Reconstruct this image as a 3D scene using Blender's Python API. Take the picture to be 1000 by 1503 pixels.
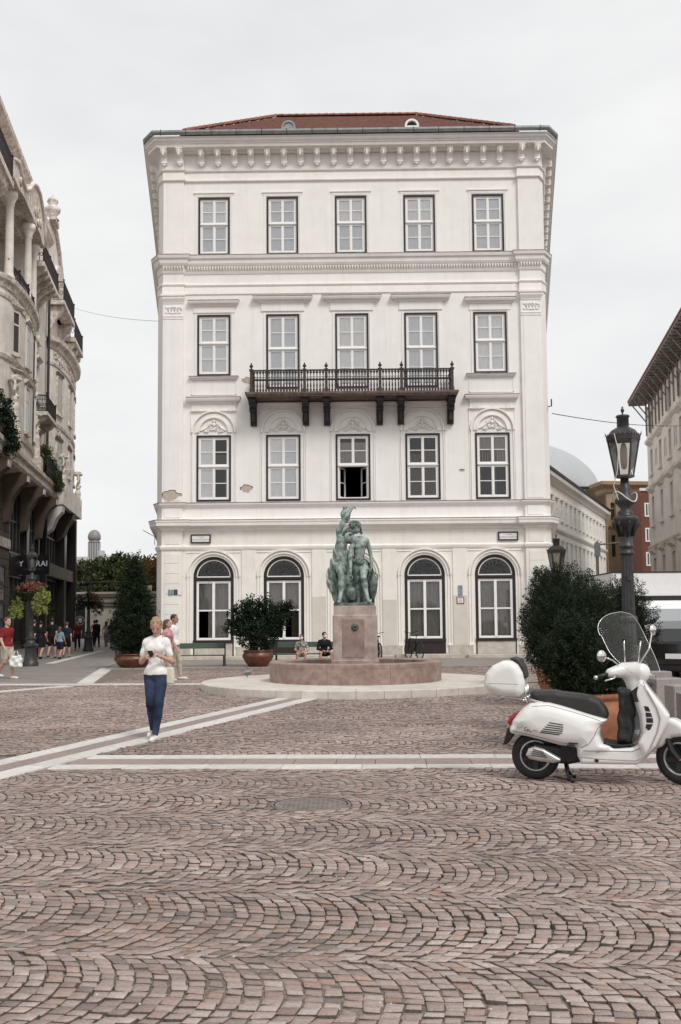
import bpy, math, random
import numpy as np
from mathutils import Matrix, Vector, Quaternion
R = math.radians
PI = math.pi
scene = bpy.context.scene
C = scene.collection
for o in list(bpy.data.objects): bpy.data.objects.remove(o)

# ------------------------------------------------------------------ camera
PITCH, ROLL, YAW = 0.0803077, 0.00842363, 0.0100152
cam_d = bpy.data.cameras.new('camera'); cam = bpy.data.objects.new('camera', cam_d); C.objects.link(cam)
cam_d.sensor_fit = 'VERTICAL'; cam_d.sensor_height = 36.0; cam_d.sensor_width = 36.0; cam_d.lens = 36.0
cam_d.shift_y = (789.04 - 751.5) / 1503.0
cam_d.clip_start = 0.1; cam_d.clip_end = 3000
_r = Vector((math.cos(YAW), math.sin(YAW), 0)); _f = Vector((-math.sin(YAW), math.cos(YAW), 0)); _z = Vector((0, 0, 1))
_fw = _f * math.cos(PITCH) + _z * math.sin(PITCH); _up = -_f * math.sin(PITCH) + _z * math.cos(PITCH)
_r2 = _r * math.cos(ROLL) - _up * math.sin(ROLL); _u2 = _r * math.sin(ROLL) + _up * math.cos(ROLL)
_m = Matrix((_r2, _u2, -_fw)).transposed().to_4x4(); _m.translation = Vector((0, 0, 1.6))
cam.matrix_world = _m
scene.camera = cam

# ------------------------------------------------------------------ sky (overcast) and sun
SUN_EL, SUN_AZ = 48.0, 146.0          # azimuth: degrees clockwise from +Y, i.e. behind and right of the camera
w = bpy.data.worlds.new('World'); scene.world = w; w.use_nodes = True
nt = w.node_tree; nt.nodes.clear()
out = nt.nodes.new('ShaderNodeOutputWorld'); bg = nt.nodes.new('ShaderNodeBackground')
sky = nt.nodes.new('ShaderNodeTexSky'); sky.sky_type = 'NISHITA'; sky.sun_disc = False
sky.sun_elevation = R(SUN_EL); sky.sun_rotation = R(SUN_AZ); sky.dust_density = 4.0
hs = nt.nodes.new('ShaderNodeHueSaturation'); hs.inputs['Saturation'].default_value = 0.05; hs.inputs['Value'].default_value = 1.0
nt.links.new(sky.outputs[0], hs.inputs['Color'])
tc = nt.nodes.new('ShaderNodeTexCoord'); mp = nt.nodes.new('ShaderNodeMapping'); mp.inputs['Scale'].default_value = (1.6, 1.6, 4.0)
nz = nt.nodes.new('ShaderNodeTexNoise'); nz.inputs['Scale'].default_value = 1.7; nz.inputs['Detail'].default_value = 5; nz.inputs['Roughness'].default_value = 0.55
nt.links.new(tc.outputs['Generated'], mp.inputs[0]); nt.links.new(mp.outputs[0], nz.inputs['Vector'])
cr = nt.nodes.new('ShaderNodeValToRGB'); cr.color_ramp.elements[0].position = 0.3; cr.color_ramp.elements[1].position = 0.7
cr.color_ramp.elements[0].color = (0.62, 0.63, 0.64, 1); cr.color_ramp.elements[1].color = (0.765, 0.765, 0.765, 1)
nt.links.new(nz.outputs['Fac'], cr.inputs[0])
ml = nt.nodes.new('ShaderNodeVectorMath'); ml.operation = 'SCALE'; ml.inputs['Scale'].default_value = 10.0
nt.links.new(cr.outputs[0], ml.inputs[0])
mx = nt.nodes.new('ShaderNodeMix'); mx.data_type = 'RGBA'; mx.inputs['Factor'].default_value = 0.94    # cloud cover over the blue sky
nt.links.new(hs.outputs[0], mx.inputs['A']); nt.links.new(ml.outputs[0], mx.inputs['B'])
bg.inputs['Strength'].default_value = 0.1
nt.links.new(mx.outputs['Result'], bg.inputs['Color']); nt.links.new(bg.outputs[0], out.inputs['Surface'])
sd = bpy.data.lights.new('sun', 'SUN'); sd.energy = 1.5; sd.angle = R(18); sd.color = (1.0, 0.965, 0.92)
sun = bpy.data.objects.new('sun', sd); C.objects.link(sun)
_d = Vector((math.sin(R(SUN_AZ)) * math.cos(R(SUN_EL)), math.cos(R(SUN_AZ)) * math.cos(R(SUN_EL)), math.sin(R(SUN_EL))))
sun.rotation_euler = _d.to_track_quat('Z', 'Y').to_euler(); sun.location = _d * 100
scene.view_settings.view_transform = 'Standard'; scene.view_settings.look = 'None'
scene.view_settings.exposure = 0.37; scene.view_settings.gamma = 1.0; scene.view_settings.use_curve_mapping = False
scene.render.engine = 'CYCLES'
scene.render.resolution_x = 681; scene.render.resolution_y = 1024

# ------------------------------------------------------------------ materials
def srgb(h):
    h = h.lstrip('#'); c = [int(h[i:i+2], 16) / 255 for i in (0, 2, 4)]
    return tuple(x / 12.92 if x <= 0.04045 else ((x + 0.055) / 1.055) ** 2.4 for x in c)
def mat(name, col, rough=0.6, metal=0.0, noise=0.0, nscale=6.0, bump=0.0, bscale=None, coat=0.0, spec=0.5, col2=None, rnd=0.0, stain=0.0, stretch=None, sheen=0.0, streak=0.0):
    """Principled with noise colour variation, optional second tone, stains, bump and per-object randomness."""
    m = bpy.data.materials.new(name); m.use_nodes = True; t = m.node_tree; n = t.nodes; L = t.links.new
    p = n['Principled BSDF']; p.inputs['Roughness'].default_value = rough; p.inputs['Metallic'].default_value = metal
    p.inputs['Specular IOR Level'].default_value = spec
    if coat: p.inputs['Coat Weight'].default_value = coat; p.inputs['Coat Roughness'].default_value = 0.06
    if sheen: p.inputs['Sheen Weight'].default_value = sheen
    p.inputs['Base Color'].default_value = (*col, 1)
    if not (noise or bump or col2 or rnd or stain): return m
    tcn = n.new('ShaderNodeTexCoord'); vec = tcn.outputs['Object']
    if stretch:
        mpn = n.new('ShaderNodeMapping'); mpn.inputs['Scale'].default_value = stretch; L(vec, mpn.inputs[0]); vec = mpn.outputs[0]
    cur = None
    a = n.new('ShaderNodeTexNoise'); a.inputs['Scale'].default_value = nscale; a.inputs['Detail'].default_value = 6; a.inputs['Roughness'].default_value = 0.62; L(vec, a.inputs['Vector'])
    c2 = col2 if col2 else tuple(max(0, x * (1 - noise)) for x in col)
    c1 = col if col2 else tuple(min(1, x * (1 + noise * 0.6)) for x in col)
    rp = n.new('ShaderNodeValToRGB'); rp.color_ramp.elements[0].position = 0.36; rp.color_ramp.elements[1].position = 0.64
    rp.color_ramp.elements[0].color = (*c2, 1); rp.color_ramp.elements[1].color = (*c1, 1); L(a.outputs['Fac'], rp.inputs[0]); cur = rp.outputs[0]
    if stain:
        b = n.new('ShaderNodeTexNoise'); b.inputs['Scale'].default_value = nscale * 0.17; b.inputs['Detail'].default_value = 8; b.inputs['Roughness'].default_value = 0.7; L(vec, b.inputs['Vector'])
        r2 = n.new('ShaderNodeValToRGB'); r2.color_ramp.elements[0].position = 0.48; r2.color_ramp.elements[1].position = 0.72; L(b.outputs['Fac'], r2.inputs[0])
        mm = n.new('ShaderNodeMix'); mm.data_type = 'RGBA'; mm.blend_type = 'MULTIPLY'; ms = n.new('ShaderNodeMath'); ms.operation = 'MULTIPLY'; ms.inputs[1].default_value = stain
        L(r2.outputs[0], ms.inputs[0]); L(ms.outputs[0], mm.inputs['Factor']); L(cur, mm.inputs['A']); mm.inputs['B'].default_value = (0.62, 0.57, 0.50, 1); cur = mm.outputs['Result']
    if streak:
        mps = n.new('ShaderNodeMapping'); mps.inputs['Scale'].default_value = (2.6, 2.6, 0.16); L(tcn.outputs['Object'], mps.inputs[0]); b3 = n.new('ShaderNodeTexNoise'); b3.inputs['Scale'].default_value = 1.6; b3.inputs['Detail'].default_value = 6; b3.inputs['Roughness'].default_value = 0.65; L(mps.outputs[0], b3.inputs['Vector'])
        r3 = n.new('ShaderNodeValToRGB'); r3.color_ramp.elements[0].position = 0.5; r3.color_ramp.elements[1].position = 0.78; L(b3.outputs['Fac'], r3.inputs[0]); m3 = n.new('ShaderNodeMix'); m3.data_type = 'RGBA'; m3.blend_type = 'MULTIPLY'; q3 = n.new('ShaderNodeMath'); q3.operation = 'MULTIPLY'; q3.inputs[1].default_value = streak
        L(r3.outputs[0], q3.inputs[0]); L(q3.outputs[0], m3.inputs['Factor']); L(cur, m3.inputs['A']); m3.inputs['B'].default_value = (0.60, 0.55, 0.48, 1); cur = m3.outputs['Result']
    if rnd:
        oi = n.new('ShaderNodeObjectInfo'); h = n.new('ShaderNodeHueSaturation')
        mr = n.new('ShaderNodeMapRange'); mr.inputs['To Min'].default_value = 1 - rnd; mr.inputs['To Max'].default_value = 1 + rnd * 0.8; L(oi.outputs['Random'], mr.inputs[0])
        L(mr.outputs[0], h.inputs['Value']); L(cur, h.inputs['Color']); cur = h.outputs[0]
    L(cur, p.inputs['Base Color'])
    if bump:
        bn = n.new('ShaderNodeBump'); bn.inputs['Strength'].default_value = min(1, bump); bn.inputs['Distance'].default_value = 0.02
        a2 = n.new('ShaderNodeTexNoise'); a2.inputs['Scale'].default_value = bscale or nscale * 3; a2.inputs['Detail'].default_value = 5; L(vec, a2.inputs['Vector'])
        L(a2.outputs['Fac'], bn.inputs['Height']); L(bn.outputs[0], p.inputs['Normal'])
    return m
def glass(name, tint=(0.9, 0.93, 0.93), refl=0.12, trans=1.0, rough=0.02, graz=0.9):
    m = bpy.data.materials.new(name); m.use_nodes = True; t = m.node_tree; n = t.nodes; L = t.links.new
    n.remove(n['Principled BSDF']); o = n['Material Output']
    tr = n.new('ShaderNodeBsdfTransparent'); tr.inputs[0].default_value = (*tint, 1)
    gl = n.new('ShaderNodeBsdfGlossy'); gl.inputs['Roughness'].default_value = rough
    lw = n.new('ShaderNodeLayerWeight'); lw.inputs['Blend'].default_value = 0.25
    mr = n.new('ShaderNodeMapRange'); mr.inputs['To Min'].default_value = refl; mr.inputs['To Max'].default_value = graz; L(lw.outputs['Fresnel'], mr.inputs[0])
    ms = n.new('ShaderNodeMixShader'); L(mr.outputs[0], ms.inputs[0]); L(tr.outputs[0], ms.inputs[1]); L(gl.outputs[0], ms.inputs[2]); L(ms.outputs[0], o.inputs['Surface'])
    return m

# ------------------------------------------------------------------ mesh builder
def rotz(a): return np.array([[math.cos(a), -math.sin(a), 0], [math.sin(a), math.cos(a), 0], [0, 0, 1]])
class MB:
    def __init__(s): s.v = []; s.f = []; s.T = None
    def add(s, vs, fs):
        b = len(s.v)
        if s.T is not None:
            Rm, t = s.T; vs = [tuple(Rm @ np.array(v, float) + t) for v in vs]
        s.v.extend([tuple(map(float, v)) for v in vs]); s.f.extend([tuple(b + i for i in f) for f in fs]); return s
    def box(s, x0, y0, z0, x1, y1, z1):
        if x0 > x1: x0, x1 = x1, x0
        if y0 > y1: y0, y1 = y1, y0
        if z0 > z1: z0, z1 = z1, z0
        return s.add([(x0,y0,z0),(x1,y0,z0),(x1,y1,z0),(x0,y1,z0),(x0,y0,z1),(x1,y0,z1),(x1,y1,z1),(x0,y1,z1)],
                     [(0,3,2,1),(4,5,6,7),(0,1,5,4),(1,2,6,5),(2,3,7,6),(3,0,4,7)])
    def bevbox(s, x0, y0, z0, x1, y1, z1, b):
        """box with bevelled top and vertical edges"""
        def ring(e, z): return [(x0+e,y0+b,z) if 0 else None]
        def oct_(i, z):
            return [(x0+b+i,y0+i,z),(x1-b-i,y0+i,z),(x1-i,y0+b+i,z),(x1-i,y1-b-i,z),(x1-b-i,y1-i,z),(x0+b+i,y1-i,z),(x0+i,y1-b-i,z),(x0+i,y0+b+i,z)]
        v = oct_(0, z0) + oct_(0, z1 - b) + oct_(b, z1)
        f = [tuple(range(7, -1, -1)), tuple(range(16, 24))]
        for k in (0, 8):
            for i in range(8): f.append((k+i, k+(i+1)%8, k+8+(i+1)%8, k+8+i))
        return s.add(v, f)
    def loft(s, rings, closed=True, caps=True):
        n = len(rings[0]); v = [p for r in rings for p in r]; f = []
        for k in range(len(rings) - 1):
            for i in range(n if closed else n - 1):
                j = (i + 1) % n; f.append((k*n+i, k*n+j, (k+1)*n+j, (k+1)*n+i))
        if caps and closed: f.append(tuple(range(n - 1, -1, -1))); f.append(tuple(range((len(rings)-1)*n, len(rings)*n)))
        return s.add(v, f)
    def prism(s, poly, fn0, fn1):
        """poly 2-D list; fn0/fn1 map (a,b) to 3-D for the two ends"""
        return s.loft([[fn0(*p) for p in poly], [fn1(*p) for p in poly]])
    def prism_y(s, poly, y0, y1): return s.prism(poly, lambda a, b: (a, y0, b), lambda a, b: (a, y1, b))
    def prism_x(s, poly, x0, x1): return s.prism(poly, lambda a, b: (x0, a, b), lambda a, b: (x1, a, b))
    def prism_z(s, poly, z0, z1): return s.prism(poly, lambda a, b: (a, b, z0), lambda a, b: (a, b, z1))
    def tube(s, pts, r, n=8, caps=True):
        pts = [Vector(p) for p in pts]; rs = r if isinstance(r, (list, tuple)) else [r] * len(pts); rings = []; up = None
        for i, p in enumerate(pts):
            d = (pts[min(i+1, len(pts)-1)] - pts[max(i-1, 0)]).normalized()
            if up is None: up = Vector((0, 0, 1)) if abs(d.z) < 0.9 else Vector((1, 0, 0))
            a = d.cross(up).normalized(); b = a.cross(d).normalized(); up = b
            rings.append([tuple(p + (a * math.cos(2*PI*k/n) + b * math.sin(2*PI*k/n)) * rs[i]) for k in range(n)])
        return s.loft(rings, caps=caps)
    def lathe(s, prof, n=24, c=(0, 0, 0), a0=0.0, a1=2*PI, sx=1.0, sy=1.0, caps=True):
        full = abs(a1 - a0 - 2*PI) < 1e-6; m = n if full else n + 1; v = []; f = []
        for (r, z) in prof:
            for k in range(m):
                a = a0 + (a1 - a0) * k / n; v.append((c[0] + r*math.cos(a)*sx, c[1] + r*math.sin(a)*sy, c[2] + z))
        for i in range(len(prof) - 1):
            for k in range(n):
                j = (k + 1) % m; f.append((i*m+k, i*m+j, (i+1)*m+j, (i+1)*m+k))
        if full and caps:
            if prof[0][0] > 1e-4: f.append(tuple(range(m - 1, -1, -1)))
            if prof[-1][0] > 1e-4: f.append(tuple(range((len(prof)-1)*m, len(prof)*m)))
        return s.add(v, f)
    def ball(s, c, r, n=10, m=6):
        r = r if isinstance(r, (list, tuple)) else (r, r, r)
        pr = [(math.sin(PI*i/m), -math.cos(PI*i/m)) for i in range(m + 1)]
        v = []; f = []
        for (q, z) in pr:
            for k in range(n): v.append((c[0] + r[0]*q*math.cos(2*PI*k/n), c[1] + r[1]*q*math.sin(2*PI*k/n), c[2] + r[2]*z))
        for i in range(m):
            for k in range(n): f.append((i*n+k, i*n+(k+1)%n, (i+1)*n+(k+1)%n, (i+1)*n+k))
        return s.add(v, f)
    def sweep(s, prof, path, caps=True):
        """prof = [(outward, z)], path = [(x, y)] plan polyline walked so that outward is to its right; mitred corners"""
        n = len(path); dirs = []
        for i in range(n - 1):
            d = np.array(path[i+1], float) - np.array(path[i], float); dirs.append(d / np.linalg.norm(d))
        rings = []
        for i in range(n):
            if i == 0: nrm = np.array([dirs[0][1], -dirs[0][0]])
            elif i == n - 1: nrm = np.array([dirs[-1][1], -dirs[-1][0]])
            else:
                a = np.array([dirs[i-1][1], -dirs[i-1][0]]); b = np.array([dirs[i][1], -dirs[i][0]]); nrm = (a + b); nrm = nrm / max(0.2, np.dot(nrm, a))
            rings.append([(path[i][0] + nrm[0]*o, path[i][1] + nrm[1]*o, z) for (o, z) in prof])
        return s.loft(rings, caps=caps)
    def mesh(s, name, smooth=False):
        me = bpy.data.meshes.new(name); me.from_pydata(s.v, [], s.f); me.update()
        if smooth: me.shade_smooth() if hasattr(me, 'shade_smooth') else me.polygons.foreach_set('use_smooth', [True]*len(me.polygons))
        return me
    def build(s, name, m, parent=None, smooth=False, loc=None, rz=0.0):
        me = s.mesh(name, smooth)
        return put(name, me, m, parent, loc, rz, autosmooth=smooth)
def put(name, me, m, parent=None, loc=None, rz=0.0, autosmooth=False):
    if m is not None and len(me.materials) == 0: me.materials.append(m)
    o = bpy.data.objects.new(name, me); C.objects.link(o)
    if parent is not None: o.parent = parent
    if loc is not None: o.location = loc
    if rz: o.rotation_euler = (0, 0, rz)
    return o
def sharp(o, ang=40):
    """smooth shading with hard edges above the angle"""
    me = o.data; me.polygons.foreach_set('use_smooth', [True] * len(me.polygons)); me.set_sharp_from_angle(angle=R(ang)); return o
def np_mesh(name, V, F, m, parent=None, smooth=False, kind=None):
    """fast mesh from numpy verts (n,3) and equal-sized faces (k,q)"""
    V = np.asarray(V, np.float32); F = np.asarray(F, np.int32); q = F.shape[1]
    me = bpy.data.meshes.new(name); me.vertices.add(len(V)); me.vertices.foreach_set('co', V.ravel())
    me.loops.add(F.size); me.loops.foreach_set('vertex_index', F.ravel()); me.polygons.add(len(F))
    me.polygons.foreach_set('loop_start', np.arange(0, F.size, q, dtype=np.int32)); me.polygons.foreach_set('loop_total', np.full(len(F), q, np.int32))
    if smooth: me.polygons.foreach_set('use_smooth', np.ones(len(F), bool))
    me.update(calc_edges=True); o = put(name, me, m, parent)
    if kind: o['kind'] = kind
    return o
def thing(name, label, cat, loc=(0, 0, 0), rz=0.0, group=None):
    o = bpy.data.objects.new(name, None); C.objects.link(o); o.location = loc; o.rotation_euler = (0, 0, rz); o.empty_display_size = 0.2
    return tag(o, label, cat, group)
def tag(o, label, cat, group=None):
    o['label'] = label; o['category'] = cat
    if group: o['group'] = group
    return o
def struct(o): o['kind'] = 'structure'; return o
def copy_tree(o, parent=None, loc=None, rz=None, label=None, scale=None):
    c = o.copy(); C.objects.link(c); c.parent = parent
    if loc is not None: c.location = loc
    if rz is not None: c.rotation_euler = (0, 0, rz)
    if scale is not None: c.scale = (scale,)*3 if not isinstance(scale, tuple) else scale
    if label: c['label'] = label
    for ch in list(o.children): copy_tree(ch, c)
    return c
def arc(cx, cz, r, a0, a1, n): return [(cx + r*math.cos(a0 + (a1-a0)*i/n), cz + r*math.sin(a0 + (a1-a0)*i/n)) for i in range(n + 1)]

# ------------------------------------------------------------------ signed-distance modelling (organic, continuous bodies)
class SDF:
    def __init__(s): s.p = []
    def cap(s, a, b, ra, rb=None, k=0.02): s.p.append(('cap', np.array(a, float), np.array(b, float), ra, ra if rb is None else rb, k)); return s
    def chain(s, pts, rs, k=0.02):
        for i in range(len(pts) - 1): s.cap(pts[i], pts[i+1], rs[i], rs[i+1], k)
        return s
    def ell(s, c, r, k=0.02, rot=None): s.p.append(('ell', np.array(c, float), np.array(r, float), rot, None, k)); return s
    def sub(s, c, r, k=0.01, rot=None): s.p.append(('sub', np.array(c, float), np.array(r, float), rot, None, k)); return s
    def ext(s, poly, hw, rnd, k=0.0, y0=0.0, taper=None): s.p.append(('ext', np.array(poly, float), hw, rnd, (y0, taper), k)); return s
    def cut(s, fn): s.p.append(('cut', fn, None, None, None, 0)); return s
    def warp(s, fn): s.p.append(('warp', fn, None, None, None, 0)); return s
    def bounds(s):
        lo = np.full(3, 1e9); hi = np.full(3, -1e9)
        for p in s.p:
            if p[0] == 'cap': r = max(p[3], p[4]); l = np.minimum(p[1], p[2]) - r; h = np.maximum(p[1], p[2]) + r
            elif p[0] == 'ell': r = p[2].max() if p[3] is not None else p[2]; l = p[1] - r; h = p[1] + r
            elif p[0] == 'ext': m_ = p[1]; l = np.array([m_[:,0].min(), p[4][0] - p[2], m_[:,1].min()]); h = np.array([m_[:,0].max(), p[4][0] + p[2], m_[:,1].max()])
            else: continue
            lo = np.minimum(lo, l); hi = np.maximum(hi, h)
        return lo, hi
    def eval_(s, p, X, Y, Z):
        if p[0] == 'cap':
            a, b, ra, rb = p[1:5]; d = b - a; L2 = max(1e-9, float(d @ d))
            t = np.clip(((X-a[0])*d[0] + (Y-a[1])*d[1] + (Z-a[2])*d[2]) / L2, 0, 1)
            return np.sqrt((X-a[0]-t*d[0])**2 + (Y-a[1]-t*d[1])**2 + (Z-a[2]-t*d[2])**2) - (ra + (rb-ra)*t)
        if p[0] in ('ell', 'sub'):
            c, r, rot = p[1:4]; x, y, z = X-c[0], Y-c[1], Z-c[2]
            if rot is not None:
                M = np.array(rot); x, y, z = M[0,0]*x+M[1,0]*y+M[2,0]*z, M[0,1]*x+M[1,1]*y+M[2,1]*z, M[0,2]*x+M[1,2]*y+M[2,2]*z
            k0 = np.sqrt((x/r[0])**2 + (y/r[1])**2 + (z/r[2])**2); k1 = np.sqrt((x/r[0]**2)**2 + (y/r[1]**2)**2 + (z/r[2]**2)**2) + 1e-9
            return k0*(k0-1)/k1
        if p[0] == 'ext':
            P, hw, rd, (y0, tp) = p[1:5]; d = np.full(X.shape, 1e9); sg = np.ones(X.shape); n = len(P)
            for i in range(n):
                a, b = P[i], P[i-1]; ex, ez = b-a; wx, wz = X-a[0], Z-a[1]
                t = np.clip((wx*ex + wz*ez)/(ex*ex+ez*ez+1e-12), 0, 1); d = np.minimum(d, (wx-ex*t)**2 + (wz-ez*t)**2)
                c1 = Z >= a[1]; c2 = Z < b[1]; c3 = ex*wz > ez*wx
                fl = (c1 & c2 & c3) | (~c1 & ~c2 & ~c3); sg = np.where(fl, -sg, sg)
            d2 = sg*np.sqrt(d); h = hw if tp is None else hw*tp(X, Z); dy = np.abs(Y-y0) - h
            qx = d2 + rd; qy = dy + rd
            return np.minimum(np.maximum(qx, qy), 0) + np.sqrt(np.maximum(qx, 0)**2 + np.maximum(qy, 0)**2) - rd
    def mesh(s, res, name, m, parent=None, inflate=0.0, smooth=True):
        lo, hi = s.bounds(); lo = lo - 3*res - inflate - 0.01; hi = hi + 3*res + inflate + 0.01
        ax = [np.arange(lo[i], hi[i] + res, res) for i in range(3)]; sh = tuple(len(a) for a in ax)
        Fd = np.full(sh, 1.0, np.float32)
        for p in s.p:
            if p[0] in ('cut', 'warp'):
                X, Y, Z = np.meshgrid(*ax, indexing='ij', sparse=True)
                if p[0] == 'cut': Fd = np.maximum(Fd, (p[1](X, Y, Z) + np.zeros(sh)).astype(np.float32))
                else: Fd = (Fd + p[1](X, Y, Z)).astype(np.float32)
                continue
            q = SDF(); q.p = [('ell',) + p[1:] if p[0] == 'sub' else p]; l, h = q.bounds(); k = p[5]; mg = max(2*k, 0.0) + 3*res + inflate
            i0 = [max(0, int((l[i]-mg-lo[i])/res)) for i in range(3)]; i1 = [min(sh[i], int((h[i]+mg-lo[i])/res) + 2) for i in range(3)]
            sl = tuple(slice(i0[i], i1[i]) for i in range(3)); X, Y, Z = np.meshgrid(ax[0][sl[0]], ax[1][sl[1]], ax[2][sl[2]], indexing='ij')
            d = s.eval_(p, X, Y, Z); f = Fd[sl]
            if p[0] == 'sub': d = -d; hh = np.clip(0.5 - 0.5*(d - f)/k*-1, 0, 1) if k > 0 else None; Fd[sl] = np.maximum(f, d) if k <= 0 else (np.maximum(f, d) + np.maximum(k - np.abs(f-d), 0)**2/(4*k))
            else: Fd[sl] = np.minimum(f, d) if k <= 0 else (np.minimum(f, d) - np.maximum(k - np.abs(f-d), 0)**2/(4*k))
        Fd = Fd - inflate
        V, Q = surface_nets(Fd); V = V*res + lo
        return np_mesh(name, V, Q, m, parent, smooth)
def surface_nets(F):
    sg = F < 0; nx, ny, nz_ = F.shape
    cnt = np.zeros((nx-1, ny-1, nz_-1), np.int8)
    for dx in (0, 1):
        for dy in (0, 1):
            for dz in (0, 1): cnt += sg[dx:nx-1+dx, dy:ny-1+dy, dz:nz_-1+dz]
    act = (cnt > 0) & (cnt < 8); I = np.argwhere(act); idx = np.full(act.shape, -1, np.int64); idx[act] = np.arange(len(I))
    acc = np.zeros((len(I), 3)); num = np.zeros(len(I)); cs = [(a, b, c) for a in (0,1) for b in (0,1) for c in (0,1)]
    for c0 in cs:
        for axn in range(3):
            if c0[axn] == 1: continue
            c1 = list(c0); c1[axn] = 1
            f0 = F[I[:,0]+c0[0], I[:,1]+c0[1], I[:,2]+c0[2]]; f1 = F[I[:,0]+c1[0], I[:,1]+c1[1], I[:,2]+c1[2]]
            mk = (f0 < 0) != (f1 < 0); t = np.where(mk, f0/np.where(mk, f0-f1, 1), 0)
            pt = np.array(c0, float) + np.zeros((len(I), 3)); pt[:, axn] = t; acc += np.where(mk[:,None], pt, 0); num += mk
    V = I + acc/np.maximum(num, 1)[:,None]; Q = []
    for axn in range(3):
        a0 = [slice(1, -1)]*3; a1 = [slice(1, -1)]*3; a0[axn] = slice(0, -1); a1[axn] = slice(1, None)
        s0 = sg[tuple(a0)]; s1 = sg[tuple(a1)]; E = np.argwhere(s0 != s1)
        if len(E) == 0: continue
        fl = s0[E[:,0], E[:,1], E[:,2]]; E = E + np.array([1 if i != axn else 0 for i in range(3)])
        b, c = (axn+1) % 3, (axn+2) % 3; qs = []
        for (db, dc) in ((-1,-1), (0,-1), (0,0), (-1,0)):
            e = E.copy(); e[:,b] += db; e[:,c] += dc; qs.append(idx[e[:,0], e[:,1], e[:,2]])
        q = np.stack(qs, 1); q[~fl] = q[~fl][:, ::-1]; Q.append(q)
    return V, np.concatenate(Q)
rng = np.random.default_rng(7); random.seed(7)
# ================================================================== GROUND
def stone_material():
    m = bpy.data.materials.new('porphyry_setts'); m.use_nodes = True; t = m.node_tree; n = t.nodes; L = t.links.new; p = n['Principled BSDF']
    at = n.new('ShaderNodeAttribute'); at.attribute_name = 'stone'; sp = n.new('ShaderNodeSeparateColor'); L(at.outputs['Color'], sp.inputs[0])
    rp = n.new('ShaderNodeValToRGB'); e = rp.color_ramp.elements
    e[0].position = 0.0; e[0].color = (0.175, 0.14, 0.129, 1); e[1].position = 1.0; e[1].color = (0.405, 0.333, 0.304, 1)
    x = e.new(0.35); x.color = (0.28, 0.214, 0.194, 1); x = e.new(0.7); x.color = (0.345, 0.273, 0.249, 1); L(sp.outputs[0], rp.inputs[0])
    rd = n.new('ShaderNodeMix'); rd.data_type = 'RGBA'; rd.inputs['B'].default_value = (0.32, 0.185, 0.135, 1); L(rp.outputs[0], rd.inputs['A'])
    mr = n.new('ShaderNodeMapRange'); mr.inputs['From Min'].default_value = 0.72; mr.inputs['From Max'].default_value = 1.0; mr.inputs['To Max'].default_value = 0.55; L(sp.outputs[1], mr.inputs[0]); L(mr.outputs[0], rd.inputs['Factor'])
    tcn = n.new('ShaderNodeTexCoord'); a = n.new('ShaderNodeTexNoise'); a.inputs['Scale'].default_value = 55; a.inputs['Detail'].default_value = 6; L(tcn.outputs['Object'], a.inputs['Vector'])
    b = n.new('ShaderNodeTexNoise'); b.inputs['Scale'].default_value = 0.55; b.inputs['Detail'].default_value = 4; L(tcn.outputs['Object'], b.inputs['Vector'])
    m1 = n.new('ShaderNodeMix'); m1.data_type = 'RGBA'; m1.blend_type = 'OVERLAY'; m1.inputs['Factor'].default_value = 0.55; L(rd.outputs['Result'], m1.inputs['A']); L(a.outputs['Fac'], m1.inputs['B'])
    m2 = n.new('ShaderNodeMix'); m2.data_type = 'RGBA'; m2.blend_type = 'OVERLAY'; m2.inputs['Factor'].default_value = 0.5; L(m1.outputs['Result'], m2.inputs['A']); L(b.outputs['Fac'], m2.inputs['B'])
    L(m2.outputs['Result'], p.inputs['Base Color']); p.inputs['Roughness'].default_value = 0.62; p.inputs['Specular IOR Level'].default_value = 0.35
    bn = n.new('ShaderNodeBump'); bn.inputs['Strength'].default_value = 0.5; bn.inputs['Distance'].default_value = 0.006; L(a.outputs['Fac'], bn.inputs['Height']); L(bn.outputs[0], p.inputs['Normal'])
    return m
M_SETT = stone_material()
M_JOINT = mat('sandy_joint', (0.25, 0.205, 0.17), 0.95, noise=0.5, nscale=40, col2=(0.11, 0.088, 0.074), bump=0.5, bscale=160)
M_SLAB = mat('pale_granite_slab', (0.60, 0.57, 0.545), 0.7, noise=0.12, nscale=9, bump=0.25, bscale=90, rnd=0.09, stain=0.4)
M_BROWNSLAB = mat('brown_porphyry_slab', (0.29, 0.228, 0.207), 0.65, noise=0.22, nscale=14, bump=0.25, bscale=90, rnd=0.1)
M_PAVE = mat('grey_street_paving', (0.265, 0.235, 0.215), 0.6, noise=0.18, nscale=2.2, bump=0.3, bscale=60, stain=0.35)
M_ASPHALT = mat('asphalt', (0.07, 0.068, 0.066), 0.85, noise=0.2, nscale=3, bump=0.4, bscale=160)
M_DARKJOINT = mat('dark_joint', (0.06, 0.052, 0.046), 0.95)

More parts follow.
